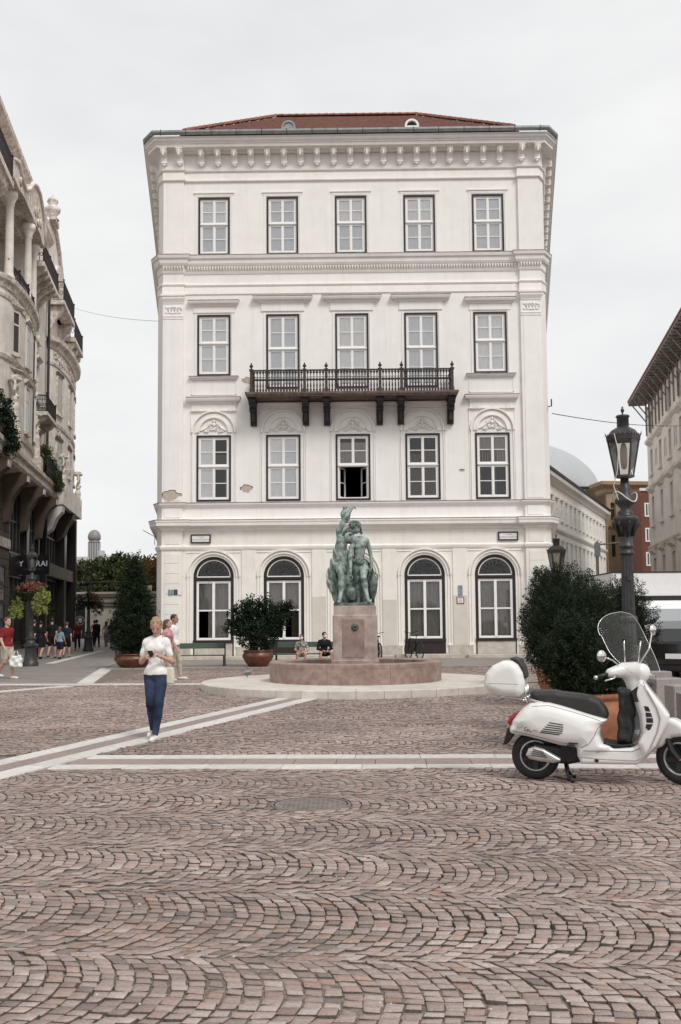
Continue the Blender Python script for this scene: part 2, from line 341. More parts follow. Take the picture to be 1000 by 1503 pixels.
ground = struct(MB().add([(-900, -300, -0.016), (900, -300, -0.016), (900, 1500, -0.016), (-900, 1500, -0.016)], [(0, 1, 2, 3)]).build('ground', M_JOINT))
FC = (0.08, 24.65); FR = 3.66           # fountain centre and platform radius
MAN = (-0.37, 9.11, 0.345)              # manhole
def in_stripe(x, y):
    u = (x + 4.13)*0.964 - (y - 12.11)*0.268       # across the diagonal double strip
    diag = (u > -0.02) & (u < 0.90) & (y < 21.6)
    yf = y + 0.036*(x + 1.78)
    front = (yf > 11.27) & (yf < 12.46) & (u < 40)
    yg = y + 0.07*(x + 9.35); far = (yg > 26.4)
    circ = (x - FC[0])**2 + (y - FC[1])**2 < (FR + 0.02)**2
    man = (x - MAN[0])**2 + (y - MAN[1])**2 < (MAN[2] + 0.035)**2
    dl = (y - 24.06) - (x + 8.24)*1.70; d2 = (np.abs(dl) < 0.42) & (x < -6.7) & (y < 27)
    return diag | front | (far & (x < -6.6)) | ((yg > 26.4) & (yg < 27.05)) | circ | man | d2 | (y > 34.5)
def setts():
    W = 1.13; TH = R(42); Rr = W/2/math.sin(TH); PX = 0.083; NS = 16; Vn = []; Cn = []; Vf = []; Cf = []; quads = []
    for b in range(-2, 27):
        yc = 5.0 - W/2 + W*b; half = 0.40*max(yc, 3) + 1.8; x0 = -half - rng.random()*0.1; nx = int(2*half/PX)
        pitch = PX*(1 + rng.normal(0, 0.035, nx+1)); xs = x0 + np.cumsum(pitch)
        # each arc has its own slightly different angles
        th = np.linspace(-TH, TH, NS + 1)
        X = xs[:, None] + Rr*(np.cos(th)[None, :] - math.cos(TH)) + 0.01*np.sin(xs[:, None]*1.3 + b); Y = yc + Rr*np.sin(th)[None, :] + 0*xs[:, None]
        J = rng.normal(0, 0.0055, (nx+1, NS+1, 2)); X = X + J[..., 0]; Y = Y + J[..., 1]*np.where((np.arange(NS+1) % NS) == 0, 0.4, 1)[None, :] 
        # stagger: each arc's stones start with an offset along the arc
        off = rng.uniform(-0.45, 0.45, (nx+1, 1))*(2*TH/NS); ti = th[None, :] + off*np.where((np.arange(NS+1) % NS) == 0, 0, 1)[None, :] + rng.normal(0, 0.009, (nx+1, NS+1))*np.where((np.arange(NS+1) % NS) == 0, 0, 1)[None, :]
        for i in range(nx):
            xa = xs[i] + Rr*(np.cos(ti[i]) - math.cos(TH)) + 0.01*math.sin(xs[i]*1.3 + b); xb = xs[i+1] + Rr*(np.cos(ti[i]) - math.cos(TH)) + 0.01*math.sin(xs[i+1]*1.3 + b)
            yy = yc + Rr*np.sin(ti[i])
            q = np.stack([np.stack([xa[:-1], yy[:-1]], 1), np.stack([xb[:-1], yy[:-1]], 1), np.stack([xb[1:], yy[1:]], 1), np.stack([xa[1:], yy[1:]], 1)], 1)
            quads.append(q)
    Q = np.concatenate(quads); Q = Q + rng.normal(0, 0.005, Q.shape)
    ca, sa = math.cos(-0.085), math.sin(-0.085); Q = np.stack([ca*Q[..., 0] - sa*(Q[..., 1]-5), sa*Q[..., 0] + ca*(Q[..., 1]-5) + 5], 2); cen = Q.mean(1)
    keep = ~in_stripe(cen[:, 0], cen[:, 1]); Q = Q[keep]; cen = cen[keep]; n = len(Q)
    # shrink for joints: move each corner towards the centre along both edge directions
    e1 = Q[:, [1, 2, 3, 0]] - Q; e2 = Q[:, [3, 0, 1, 2]] - Q
    e1 /= np.linalg.norm(e1, axis=2, keepdims=True); e2 /= np.linalg.norm(e2, axis=2, keepdims=True)
    jx = 0.0032 + 0.0028*rng.random((n, 1)); ja = 0.0048 + 0.004*rng.random((n, 1))
    w1 = np.concatenate([jx, ja, jx, ja], 1)[..., None]; w2 = np.concatenate([ja, jx, ja, jx], 1)[..., None]
    Qo = Q + e1*w1 + e2*w2; Qi = Qo + (e1 + e2)*0.0032
    zt = rng.normal(0, 0.003, n) + 0.006*np.sin(cen[:, 0]*1.9 + 1.3*np.sin(cen[:, 1]*1.1)) + 0.005*np.sin(cen[:, 1]*2.3 + cen[:, 0]*0.7); tilt = rng.normal(0, 0.013, (n, 2))
    def zz(P): return zt[:, None] + ((P - cen[:, None])*tilt[:, None]).sum(2)
    ring_t = np.concatenate([Qi, zz(Qi)[..., None]], 2); ring_m = np.concatenate([Qo, (zz(Qo) - 0.0028)[..., None]], 2); ring_b = np.concatenate([Qo, np.full((n, 4, 1), -0.034)], 2)
    V = np.concatenate([ring_t, ring_m, ring_b], 1)     # n,12,3
    F = np.array([[0, 1, 2, 3]] + [[4+i, 4+(i+1) % 4, (i+1) % 4, i] for i in range(4)] + [[8+i, 8+(i+1) % 4, 4+(i+1) % 4, 4+i] for i in range(4)])
    tone = np.clip(0.5 + rng.normal(0, 0.25, n) + 0.12*np.sin(cen[:, 0]*0.9 + 1.7*np.sin(cen[:, 1]*0.6)), 0, 1); hue = rng.random(n); col = np.stack([tone, hue, rng.random(n), np.ones(n)], 1)
    # the stones that show largest become objects of their own
    vis = (np.abs(cen[:, 0] + 0.01*cen[:, 1]) < 0.332*cen[:, 1] + 0.02) & (cen[:, 1] > 4.22)
    order = np.where(vis)[0]; order = order[np.argsort(cen[order, 1])][:300]; rest = np.ones(n, bool); rest[order] = False
    M_SIDE = mat('soiled_shaded_sett_side', (0.10, 0.079, 0.068), 0.9, noise=0.4, nscale=40)  # soil, plus the shade of the deep joints put into the side colour
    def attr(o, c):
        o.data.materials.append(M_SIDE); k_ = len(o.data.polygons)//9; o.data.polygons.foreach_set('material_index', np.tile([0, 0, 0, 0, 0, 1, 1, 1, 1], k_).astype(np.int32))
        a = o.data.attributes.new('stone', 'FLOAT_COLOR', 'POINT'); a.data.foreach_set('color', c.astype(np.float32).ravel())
    Vr = V[rest]; k = len(Vr); far = cen[rest][:, 1] > 16
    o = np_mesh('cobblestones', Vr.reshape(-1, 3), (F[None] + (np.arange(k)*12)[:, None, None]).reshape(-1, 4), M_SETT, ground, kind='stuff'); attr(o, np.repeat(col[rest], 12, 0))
    for i in order:
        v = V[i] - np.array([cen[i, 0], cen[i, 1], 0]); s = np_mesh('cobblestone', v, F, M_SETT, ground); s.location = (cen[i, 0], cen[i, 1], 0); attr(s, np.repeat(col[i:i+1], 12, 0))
setts()
# bits of dropped gum and grit between the setts
lit = MB(); rl_ = random.Random(5)
for k in range(90):
    y_ = rl_.uniform(4.3, 12)**1.0; x_ = rl_.uniform(-0.36, 0.36)*y_; r__ = rl_.uniform(0.004, 0.011); lit.ball((x_, y_, 0.012), (r__, r__*rl_.uniform(.6, 1), 0.004), 6, 3)
lit.build('gum_and_grit', mat('pale_grit', (0.55, 0.52, 0.48), 0.8), ground)['kind'] = 'stuff'
# manhole cover
mh = MB().lathe([(0, 0.0), (MAN[2]-0.03, 0.0), (MAN[2]-0.03, -0.006), (MAN[2]-0.022, -0.006)], 48).lathe([(MAN[2]-0.016, -0.02), (MAN[2]-0.016, 0.004), (MAN[2], 0.004), (MAN[2]+0.012, -0.02)], 48)
for k in range(14):
    for j in range(14):
        x, y = (k-6.5)*0.042, (j-6.5)*0.042
        if x*x + y*y < 0.075: mh.box(x-0.012, y-0.012, 0.0, x+0.012, y+0.012, 0.0035)
tag(mh.build('manhole_cover', mat('rusty_iron', (0.23, 0.195, 0.175), 0.6, metal=0.3, noise=0.3, nscale=8, bump=0.3), loc=(MAN[0], MAN[1], -0.002)), 'round patterned iron manhole cover set in the cobbles', 'manhole cover')
# pale strips made of slabs: each slab a piece of the ground
SLABN = 0
def strip(p0, p1, w0, w1, length, m, z=0.004, skip=None):
    """row of slabs from p0 to p1, lying between offsets w0..w1 to the right of the walk"""
    a = np.array(p0, float); b = np.array(p1, float); d = (b-a)/np.linalg.norm(b-a); nrm = np.array([d[1], -d[0]]); T = np.linalg.norm(b-a); t = 0.0; w = w1-w0
    while t < T:
        l = min(length*random.uniform(0.85, 1.15), T - t)
        if l < 0.05: break
        c = a + d*(t + l/2) + nrm*(w0 + w/2)
        if not (skip and skip(c)):
            g = 0.0025; mb = MB().bevbox(-l/2+g, -w/2+g, -0.035, l/2-g, w/2-g, 0.0, 0.004)
            o = mb.build('paving_slab', m, ground); o.location = (c[0], c[1], z + random.uniform(-0.001, 0.001)); o.rotation_euler = (0, 0, math.atan2(d[1], d[0]))
        t += l
def onfount(c): return (c[0]-FC[0])**2 + (c[1]-FC[1])**2 < (FR - 0.2)**2
def du(c): return (c[0] + 4.13)*0.964 - (c[1] - 12.11)*0.268
dd = (0.268, 0.964); d0 = (-4.13 - 0.268*9, 12.11 - 0.964*9); d1 = (-4.13 + 0.268*9.6, 12.11 + 0.964*9.6)
strip(d0, d1, 0.0, 0.28, 0.95, M_SLAB, 0.0045, onfount); strip(d0, d1, 0.28, 0.58, 0.6, M_BROWNSLAB, 0.003, onfount); strip(d0, d1, 0.58, 0.88, 0.95, M_SLAB, 0.0045, onfount)
fy = lambda x, y: (x, y - 0.036*(x + 1.78))
sk = lambda c: -0.32 < du(c) < 1.2
for (y, wd, ln, m, z) in ((12.44, 0.34, 0.8, M_SLAB, 0.002), (12.10, 0.48, 0.5, M_BROWNSLAB, 0.001), (11.62, 0.33, 0.8, M_SLAB, 0.002)):
    strip(fy(-9, y), fy(-4.75 + (12.4-y)*0.25, y), 0, wd, ln, m, z); strip(fy(-3.12 - (12.44-y)*0.27, y), fy(11, y), 0, wd, ln, m, z)
gy = lambda x, y: (x, y - 0.07*(x + 9.35))
strip(gy(-14, 27.05), gy(-3.75, 27.05), 0, 0.6, 1.2, M_SLAB, 0.003)
strip((-12.6, 16.7), (-7.15, 25.95), -0.2, 0.2, 1.0, M_SLAB, 0.002)
strip((-7.03, 27.1), (-8.55, 36.0), -0.22, 0.22, 1.0, M_SLAB, 0.006)
# street paving on the left and the pavement in front of the white building
street = struct(MB().prism_z([(-7.25, 27.02), (-8.7, 36.0), (-9.6, 44), (-20.5, 130), (-60, 130), (-60, 30.5), (-14, 27.35)], -0.034, 0.0).build('street_pavement', M_PAVE))
jm = MB()
for k in range(70):          # slab courses of the street
    y = 28 + k*0.75*(1 + k*0.012)
    if y > 60: break
    jm.box(-13 - (y-28)*0.4, y, 0.0005, -7.45 - (y-27)*0.145, y + 0.018, 0.0035)
jo = jm.build('paving_joint', M_DARKJOINT, street); jo['kind'] = 'stuff'
strip((-11.8, 40.2), (-14.0, 58.0), -0.18, 0.18, 1.6, M_SLAB, 0.008)
pav = struct(MB().prism_z([(-8.3, 34.75), (3.2, 34.55), (12.5, 34.4), (12.5, 60), (-10.5, 60)], -0.034, 0.045).build('pavement', M_PAVE))
kb = MB()
x = -8.3
while x < 12:
    MB_l = random.uniform(0.9, 1.1); kk = MB().bevbox(0.004, -0.13, -0.034, MB_l - 0.004, 0.0, 0.052, 0.012).build('kerbstone', M_PAVE, pav); kk.location = (x, 34.74 - 0.017*(x + 8.3), 0); kk.rotation_euler = (0, 0, -0.017); x += MB_l
road = struct(MB().prism_z([(5.9, 19), (60, 15), (60, 140), (34, 140), (12.6, 60), (12.6, 33)], -0.034, -0.006).build('road', M_ASPHALT))
# ================================================================== MAIN WHITE BUILDING
M_WALL = mat('white_painted_stucco', (0.855, 0.828, 0.80), 0.75, noise=0.03, nscale=1.6, bump=0.12, bscale=30, stain=0.16, streak=0.22)
M_TRIM = mat('white_stucco_moulding', (0.86, 0.83, 0.795), 0.7, noise=0.04, nscale=3.0, bump=0.1, bscale=40, stain=0.25, streak=0.15)
M_GROUNDWALL = mat('cream_ground_floor_stucco', (0.82, 0.785, 0.73), 0.75, noise=0.04, nscale=1.8, bump=0.12, bscale=30, stain=0.28, streak=0.25)
M_BEIGE = mat('beige_repainted_stucco', (0.63, 0.595, 0.53), 0.75, noise=0.05, nscale=2, stain=0.2)
M_PLINTH = mat('limestone_plinth', (0.52, 0.475, 0.42), 0.8, noise=0.15, nscale=4, bump=0.3, bscale=40, stain=0.5)
M_WFRAME = mat('white_window_paint', (0.84, 0.825, 0.81), 0.45, noise=0.04, nscale=9)
M_BROWN = mat('dark_brown_paint', (0.022, 0.011, 0.010), 0.55, noise=0.3, nscale=5)
M_PANE = glass('window_glass', (0.975, 0.98, 0.985), 0.26)
M_PANELOW = glass('ground_floor_glass', (0.92, 0.92, 0.91), 0.07)
M_PANEDARK = glass('fanlight_glass', (0.72, 0.72, 0.72), 0.06)
M_CURT = mat('white_curtain', (0.88, 0.87, 0.855), 0.9, noise=0.06, nscale=7, stretch=(3, 1, 0.4))
M_BLIND = mat('grey_roller_blind', (0.72, 0.73, 0.755), 0.85, noise=0.05)
M_GREYCURT = mat('grey_net_curtain', (0.36, 0.335, 0.31), 0.95, noise=0.25, nscale=10, stretch=(4, 1, 0.3))
M_DARKCURT = mat('brown_curtain', (0.11, 0.085, 0.065), 0.95, noise=0.5, nscale=9, stretch=(4, 1, 0.5))
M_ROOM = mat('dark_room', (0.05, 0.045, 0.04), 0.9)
M_ZINC = mat('zinc_gutter', (0.30, 0.31, 0.31), 0.35, metal=0.7, noise=0.2, nscale=5)
M_TILE = mat('red_clay_tile', (0.23, 0.085, 0.055), 0.85, noise=0.35, nscale=5, rnd=0.25, bump=0.2)
M_IRON = mat('dark_cast_iron', (0.035, 0.031, 0.030), 0.5, metal=0.3, noise=0.3, nscale=9)
M_BALCIRON = mat('weathered_brown_iron', (0.055, 0.042, 0.037), 0.6, metal=0.2, noise=0.35, nscale=9)
M_BALCSTONE = mat('weathered_brown_balcony_stone', (0.085, 0.064, 0.05), 0.85, noise=0.45, nscale=5, bump=0.5, bscale=25, col2=(0.18, 0.14, 0.11))
M_FLASH = mat('dull_brown_flashing', (0.13, 0.105, 0.09), 0.7, noise=0.5, nscale=6, col2=(0.36, 0.32, 0.28))
M_PLASTER = mat('bare_plaster', (0.50, 0.435, 0.365), 0.95, noise=0.2, nscale=14, bump=0.7, bscale=30)

BX, BY = 0.127, 42.0
bld = thing('white_building', 'four-storey white stucco building with red tiled roof and iron balcony behind the fountain', 'building', (BX, BY, 0))
COLS = [-5.774, -2.887, 0.0, 2.887, 5.774]
XL, XR = -7.04, 7.04        # pilaster inner edge
XP = 7.9                    # pilaster outer edge; corner chamfer goes to XC
XC, YC = 8.18, 0.34
# plan: front between pilasters at y=0, pilasters proud, chamfered corners, flanks spreading backwards
FLK = [(-XC - 0.15*40, YC + 40), (-XC, YC)], [(XC, YC), (XC + 0.17*40, YC + 40)]
PP = 0.13                   # pilaster projection
PATH = [FLK[0][0], (-XC, YC), (-XP, -PP), (XL, -PP), (XL, 0.0), (XR, 0.0), (XR, -PP), (XP, -PP), (XC, YC), FLK[1][1]]
# --- openings (x0,x1,z0,z1,arch)
WIN = []
for i, c in enumerate(COLS):
    WIN.append((c-0.64, c+0.64, 16.98, 19.44, False, 4, i))
    WIN.append((c-0.67, c+0.67, 11.82 if i in (0, 4) else 11.25, 14.37, False, 3, i))
    WIN.append((c-0.69, c+0.69, 6.55, 9.26, False, 2, i))
    WIN.append((c-0.83, c+0.83, 0.70, 4.24, True, 1, i))
def wall_grid(mb, x0, x1, z0, z1, ops, y=0.0):
    xs = sorted(set([x0, x1] + [a for o in ops for a in o[:2] if x0 < a < x1])); zs = sorted(set([z0, z1] + [a for o in ops for a in o[2:4] if z0 < a < z1]))
    for i in range(len(xs)-1):
        for j in range(len(zs)-1):
            cx, cz = (xs[i]+xs[i+1])/2, (zs[j]+zs[j+1])/2
            if any(o[0] < cx < o[1] and o[2] < cz < o[3] for o in ops): continue
            mb.add([(xs[i], y, zs[j]), (xs[i+1], y, zs[j]), (xs[i+1], y, zs[j+1]), (xs[i], y, zs[j+1])], [(0, 1, 2, 3)])
def spandrel(mb, o, y=0.0, n=14):
    cx, r = (o[0]+o[1])/2, (o[1]-o[0])/2; zc = o[3]-r
    for s in (-1, 1):
        pts = [(cx + s*r*math.cos(PI/2*k/n), zc + r*math.sin(PI/2*k/n)) for k in range(n+1)]; cn = (cx + s*r, o[3])
        for k in range(n):
            a, b = pts[k], pts[k+1]; tri = [(cn[0], y, cn[1]), (b[0], y, b[1]), (a[0], y, a[1])]
            mb.add(tri if s > 0 else tri[::-1], [(0, 1, 2)])
def reveal(mb, o, d, y=0.0, n=14):
    if o[4]:
        cx, r = (o[0]+o[1])/2, (o[1]-o[0])/2; zc = o[3]-r
        pl = [(o[0], o[2]), (o[1], o[2])] + [(cx + r*math.cos(PI*k/(2*n)), zc + r*math.sin(PI*k/(2*n))) for k in range(2*n+1)]
    else: pl = [(o[0], o[2]), (o[1], o[2]), (o[1], o[3]), (o[0], o[3])]
    v = [(a, y, b) for a, b in pl] + [(a, y+d, b) for a, b in pl]; k = len(pl)
    mb.add(v, [(i, k+i, k+(i+1) % k, (i+1) % k) for i in range(k)])
wu = MB(); ops = [o for o in WIN if not o[4]]; wall_grid(wu, XL, XR, 5.37, 21.8, ops)
for o in ops: reveal(wu, o, 0.16)
wu.build('upper_wall', M_WALL, bld)
wg = MB(); og = [o for o in WIN if o[4]]; wall_grid(wg, XL, XR, 0.0, 5.37, og)
for o in og: spandrel(wg, o); reveal(wg, o, 0.14)
wg.build('ground_floor_wall', M_GROUNDWALL, bld)
# pilasters, corners, flanks, back
for zz0, zz1, m, nm in ((5.37, 21.8, M_WALL, 'flank_wall'), (0.0, 5.37, M_GROUNDWALL, 'flank_wall')):
    mb = MB()
    for (a, b) in ((0, 1), (1, 2), (2, 3), (3, 4), (5, 6), (6, 7), (7, 8), (8, 9)):
        p, q = PATH[a], PATH[b]; mb.add([(p[0], p[1], zz0), (q[0], q[1], zz0), (q[0], q[1], zz1), (p[0], p[1], zz1)], [(0, 1, 2, 3)])
    p, q = PATH[9], PATH[0]; mb.add([(p[0], p[1], zz0), (q[0], q[1], zz0), (q[0], q[1], zz1), (p[0], p[1], zz1)], [(0, 1, 2, 3)])
    mb.build(nm, m, bld)
# floors inside keep the rooms apart and dark
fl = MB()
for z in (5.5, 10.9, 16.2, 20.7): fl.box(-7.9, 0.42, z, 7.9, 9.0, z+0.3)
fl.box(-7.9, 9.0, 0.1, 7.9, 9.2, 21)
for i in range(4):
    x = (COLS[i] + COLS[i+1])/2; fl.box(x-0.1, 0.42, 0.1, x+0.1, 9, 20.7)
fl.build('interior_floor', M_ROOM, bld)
# --- horizontal mouldings (outward, z) swept round the corners
def mould(name, prof, m=M_TRIM, path=PATH, flash=None):
    o = MB().sweep(prof, path).build(name, m, bld)
    if flash: MB().sweep([(I, flash[1]), (flash[0], flash[1] - 0.012), (flash[0] + 0.012, flash[1] - 0.02), (flash[0] + 0.012, flash[1] + 0.008), (I, flash[1] + 0.03)], path).build('flashing', M_FLASH, o)
    return o
I = -0.03
mould('main_cornice', [(I, 21.34), (0.05, 21.35), (0.09, 21.43), (0.44, 21.44), (0.46, 21.45), (0.46, 21.58), (0.50, 21.585), (0.50, 21.62), (0.56, 21.66), (0.585, 21.69), (0.59, 21.78), (0.64, 21.785), (0.64, 21.83), (I, 21.83)], M_TRIM, [FLK[0][0], (-XC, YC), (-XP, -PP+0.05), (XP, -PP+0.05), (XC, YC), FLK[1][1]])
mould('frieze_moulding', [(I, 20.55), (0.05, 20.55), (0.09, 20.59), (0.10, 20.64), (0.05, 20.66), (I, 20.66)])
mould('frieze_moulding', [(I, 20.12), (0.03, 20.12), (0.075, 20.15), (0.085, 20.19), (0.04, 20.22), (0.02, 20.545), (I, 20.545)])
mould('string_course', [(I, 16.12), (0.03, 16.14), (0.05, 16.2), (0.06, 16.42), (0.15, 16.47), (0.19, 16.55), (0.21, 16.70), (0.27, 16.74), (0.30, 16.84), (0.30, 16.87), (0.1, 16.90), (I, 16.91)], flash=(0.30, 16.885))
mould('string_course', [(I, 15.58), (0.04, 15.60), (0.07, 15.66), (0.06, 15.70), (0.02, 15.71), (I, 15.71)])
mould('string_course', [(I, 15.24), (0.025, 15.25), (0.045, 15.28), (0.03, 15.575), (I, 15.575)])
mould('sill_course', [(I, 6.26), (0.04, 6.28), (0.09, 6.33), (0.14, 6.38), (0.15, 6.44), (0.12, 6.47), (I, 6.49)], flash=(0.15, 6.465))
mould('base_cornice', [(I, 5.30), (0.03, 5.30), (0.07, 5.40), (0.20, 5.45), (0.30, 5.50), (0.31, 5.60), (0.34, 5.66), (0.34, 5.72), (0.10, 5.78), (I, 5.80)], flash=(0.34, 5.74))
mould('belt_moulding', [(I, 4.50), (0.03, 4.50), (0.06, 4.55), (0.08, 4.62), (0.08, 4.66), (0.03, 4.70), (I, 4.70)])
# plinth
mould('plinth', [(I, 0.0), (0.06, 0.0), (0.06, 0.50), (0.035, 0.53), (I, 0.53)], M_PLINTH, PATH[:4] + [(XL, 0.0), (COLS[0]-0.95, 0.0)])
for a, b in ((COLS[0]+0.95, COLS[1]-0.95), (COLS[1]+0.95, COLS[2]-0.95), (COLS[2]+0.95, COLS[3]-0.95), (COLS[3]+0.95, COLS[4]-0.95)):
    mb = MB(); mb.bevbox(a, -0.06, 0.0, b, 0.02, 0.53, 0.012); mb.build('plinth', M_PLINTH, bld)
mould('plinth', [(I, 0.0), (0.06, 0.0), (0.06, 0.50), (0.035, 0.53), (I, 0.53)], M_PLINTH, [(COLS[4]+0.95, 0.0), (XR, 0.0)] + PATH[6:])
for k, (a, b) in enumerate(((-7.2, -4.4), (-4.35, -1.4), (-1.35, 1.6), (1.65, 4.35), (4.55, 7.0), (7.05, 8.3))):
    MB().bevbox(a, -0.62, 0.0, b, -0.08, 0.20 if k % 2 else 0.17, 0.015).build('step_stone', M_PLINTH, bld)
# --- dentils / leaf moulding under string course
dn = MB()
def dents(x0, x1, y):
    x = x0
    while x < x1 - 0.05: dn.prism_y([(x+0.015, 16.42), (x+0.055, 16.27), (x+0.095, 16.42)], y-0.115, y); x += 0.115
dents(XL+0.14, XR-0.14, -0.04); dents(-XP, XL, -PP-0.04); dents(XR, XP, -PP-0.04)
o = dn.build('dentil_row', M_TRIM, bld); o['kind'] = 'stuff'
# --- brackets under the main cornice (each its own piece)
bk = MB()
prof = [(0.0, 21.30), (-0.60, 21.58), (-0.60, 21.66), (-0.52, 21.60)]
def bracket_mesh():
    mb = MB(); W2 = 0.115
    side = [(0.0, 21.42), (-0.40, 21.42), (-0.42, 21.33), (-0.38, 21.24), (-0.30, 21.18), (-0.22, 21.14), (-0.17, 21.06), (-0.15, 20.95), (-0.17, 20.88), (-0.13, 20.82), (-0.06, 20.82), (0.0, 20.88)]
    mb.prism_x(side, -W2, W2)
    mb.box(-W2-0.03, -0.435, 21.385, W2+0.03, 0.0, 21.432); mb.box(-0.035, -0.445, 21.12, 0.035, -0.05, 21.37)
    for s in (-1, 1): mb.tube([(s*W2, -0.29, 21.29), (s*(W2+0.02), -0.29, 21.29)], 0.085, 12); mb.tube([(s*W2, -0.11, 20.93), (s*(W2+0.02), -0.11, 20.93)], 0.05, 10)
    mb.ball((0, -0.11, 20.81), 0.06, 8, 5); mb.box(-0.09, -0.03, 20.68, 0.09, 0.0, 20.82)
    return mb.mesh('bracket')
bme = bracket_mesh(); bme.materials.append(M_TRIM)
bx_l = [-7.86, -7.20] + list(np.linspace(-6.30, 6.30, 19)) + [7.20, 7.86]
for x in bx_l:
    o = put('bracket', bme, None, bld, (x, -PP if abs(x) > 7.05 else 0.0, 0)); 
for s, f in ((-1, FLK[0]), (1, FLK[1])):     # flank brackets
    for k in range(14):
        t = 0.8 + k*0.95; dx = (0.15 if s < 0 else 0.17); o = put('bracket', bme, None, bld, (s*(XC + dx*t), YC + t, 0), rz=(-1 if s < 0 else 1)*(PI/2 - math.atan(dx)) )
# --- pilasters capitals and base rustication
for s in (-1, 1):
    xa, xb = (-XP, XL) if s < 0 else (XR, XP); xm = (xa+xb)/2
    mb = MB(); mb.box(xa-0.02, -PP-0.10, 15.06, xb+0.02, -PP+0.02, 15.24)
    mb.loft([[(xa+0.02, -PP-0.02, 14.88), (xb-0.02, -PP-0.02, 14.88), (xb-0.02, -PP+0.01, 14.88), (xa+0.02, -PP+0.01, 14.88)], [(xa-0.06, -PP-0.11, 15.06), (xb+0.06, -PP-0.11, 15.06), (xb+0.06, -PP+0.01, 15.06), (xa-0.06, -PP+0.01, 15.06)]])
    mb.box(xa-0.08, -PP-0.14, 15.16, xb+0.08, -PP+0.01, 15.235)
    for z in (14.30, 14.20, 14.86): mb.box(xa+0.01, -PP-0.025, z, xb-0.01, -PP+0.01, z+0.035)
    for k in range(9):                      # carved leaves
        x = xa + 0.1 + (xb-xa-0.2)*k/8
        mb.ball((x, -PP-0.02, 14.98), (0.05, 0.035, 0.07), 6, 4)
    for k in range(5):
        x = xa + 0.16 + (xb-xa-0.32)*k/4
        for dz in (-0.14, 0.14): mb.ball((x, -PP-0.005, 14.59 + dz*0.8), (0.07, 0.03, 0.06), 7, 4); mb.ball((x+0.06, -PP-0.005, 14.59), (0.035, 0.028, 0.09), 6, 4)
    mb.tube([(xm + 0.17*math.cos(a), -PP-0.012, 14.59 + 0.15*math.sin(a)) for a in np.linspace(0, 2*PI, 17)], 0.022, 6)
    mb.build('pilaster_capital', M_TRIM, bld)
    # recessed panels of ground floor pilaster: raised blocks
    for k in range(9):
        z = 0.62 + k*0.42; MB().bevbox(xa+0.13, -PP-0.022, z, xb-0.13, -PP+0.01, z+0.40, 0.004).build('rustication_block', M_GROUNDWALL, bld)
    MB().bevbox(xa+0.13, -PP-0.02, 4.75, xb-0.13, -PP+0.01, 5.22, 0.004).build('rustication_block', M_GROUNDWALL, bld)
    MB().bevbox(xa+0.1, -PP-0.03, 5.86, xb-0.1, -PP+0.01, 6.22, 0.004).build('pilaster_panel', M_WALL, bld)
    MB().bevbox(xa+0.10, -PP-0.02, 6.55, xb-0.10, -PP+0.01, 14.15, 0.004).build('pilaster_panel', M_WALL, bld)
# --- ground floor bay frames: shallow raised piers between the windows, arch mouldings
def ring(mb, cx, zc, r0, r1, y0, y1, n=24, a0=0, a1=PI):
    a = [(cx + r0*math.cos(a0+(a1-a0)*i/n), zc + r0*math.sin(a0+(a1-a0)*i/n)) for i in range(n+1)]; b = [(cx + r1*math.cos(a0+(a1-a0)*i/n), zc + r1*math.sin(a0+(a1-a0)*i/n)) for i in range(n+1)]
    for i in range(n):
        mb.loft([[(a[i][0], y1, a[i][1]), (b[i][0], y1, b[i][1]), (b[i][0], y0, b[i][1]), (a[i][0], y0, a[i][1])], [(a[i+1][0], y1, a[i+1][1]), (b[i+1][0], y1, b[i+1][1]), (b[i+1][0], y0, b[i+1][1]), (a[i+1][0], y0, a[i+1][1])]], caps=(i in (0, n-1)))
for i, c in enumerate(COLS):
    zc = 4.24-0.83; mb = MB()
    ring(mb, c, zc, 0.93, 0.98, -0.06, 0.0); ring(mb, c, zc, 1.05, 1.10, -0.10, 0.0)
    for s in (-1, 1): mb.box(c+s*1.06, -0.05, 0.62, c+s*1.09, 0.0, zc); mb.box(c+s*0.94, -0.035, 0.62, c+s*0.98, 0.0, zc); mb.box(c+s*0.92, -0.07, 0.53, c+s*1.12, 0, 0.62)
    # bay panel lines
    mb.box(c-1.12, -0.03, 4.40, c-0.42, 0, 4.43); mb.box(c+0.42, -0.03, 4.40, c+1.12, 0, 4.43)
    mb.build('arch_moulding', M_TRIM, bld)
for i in range(4):
    x = (COLS[i]+COLS[i+1])/2
    MB().bevbox(x-0.29, -0.05, 0.54, x+0.29, 0.01, 4.49, 0.006).build('pier', M_GROUNDWALL, bld)
    MB().bevbox(x-0.286, -0.056, 0.56, x+0.286, 0.005, 2.42 + 0.15*(i % 2), 0.004).build('repainted_patch', M_BEIGE, bld)
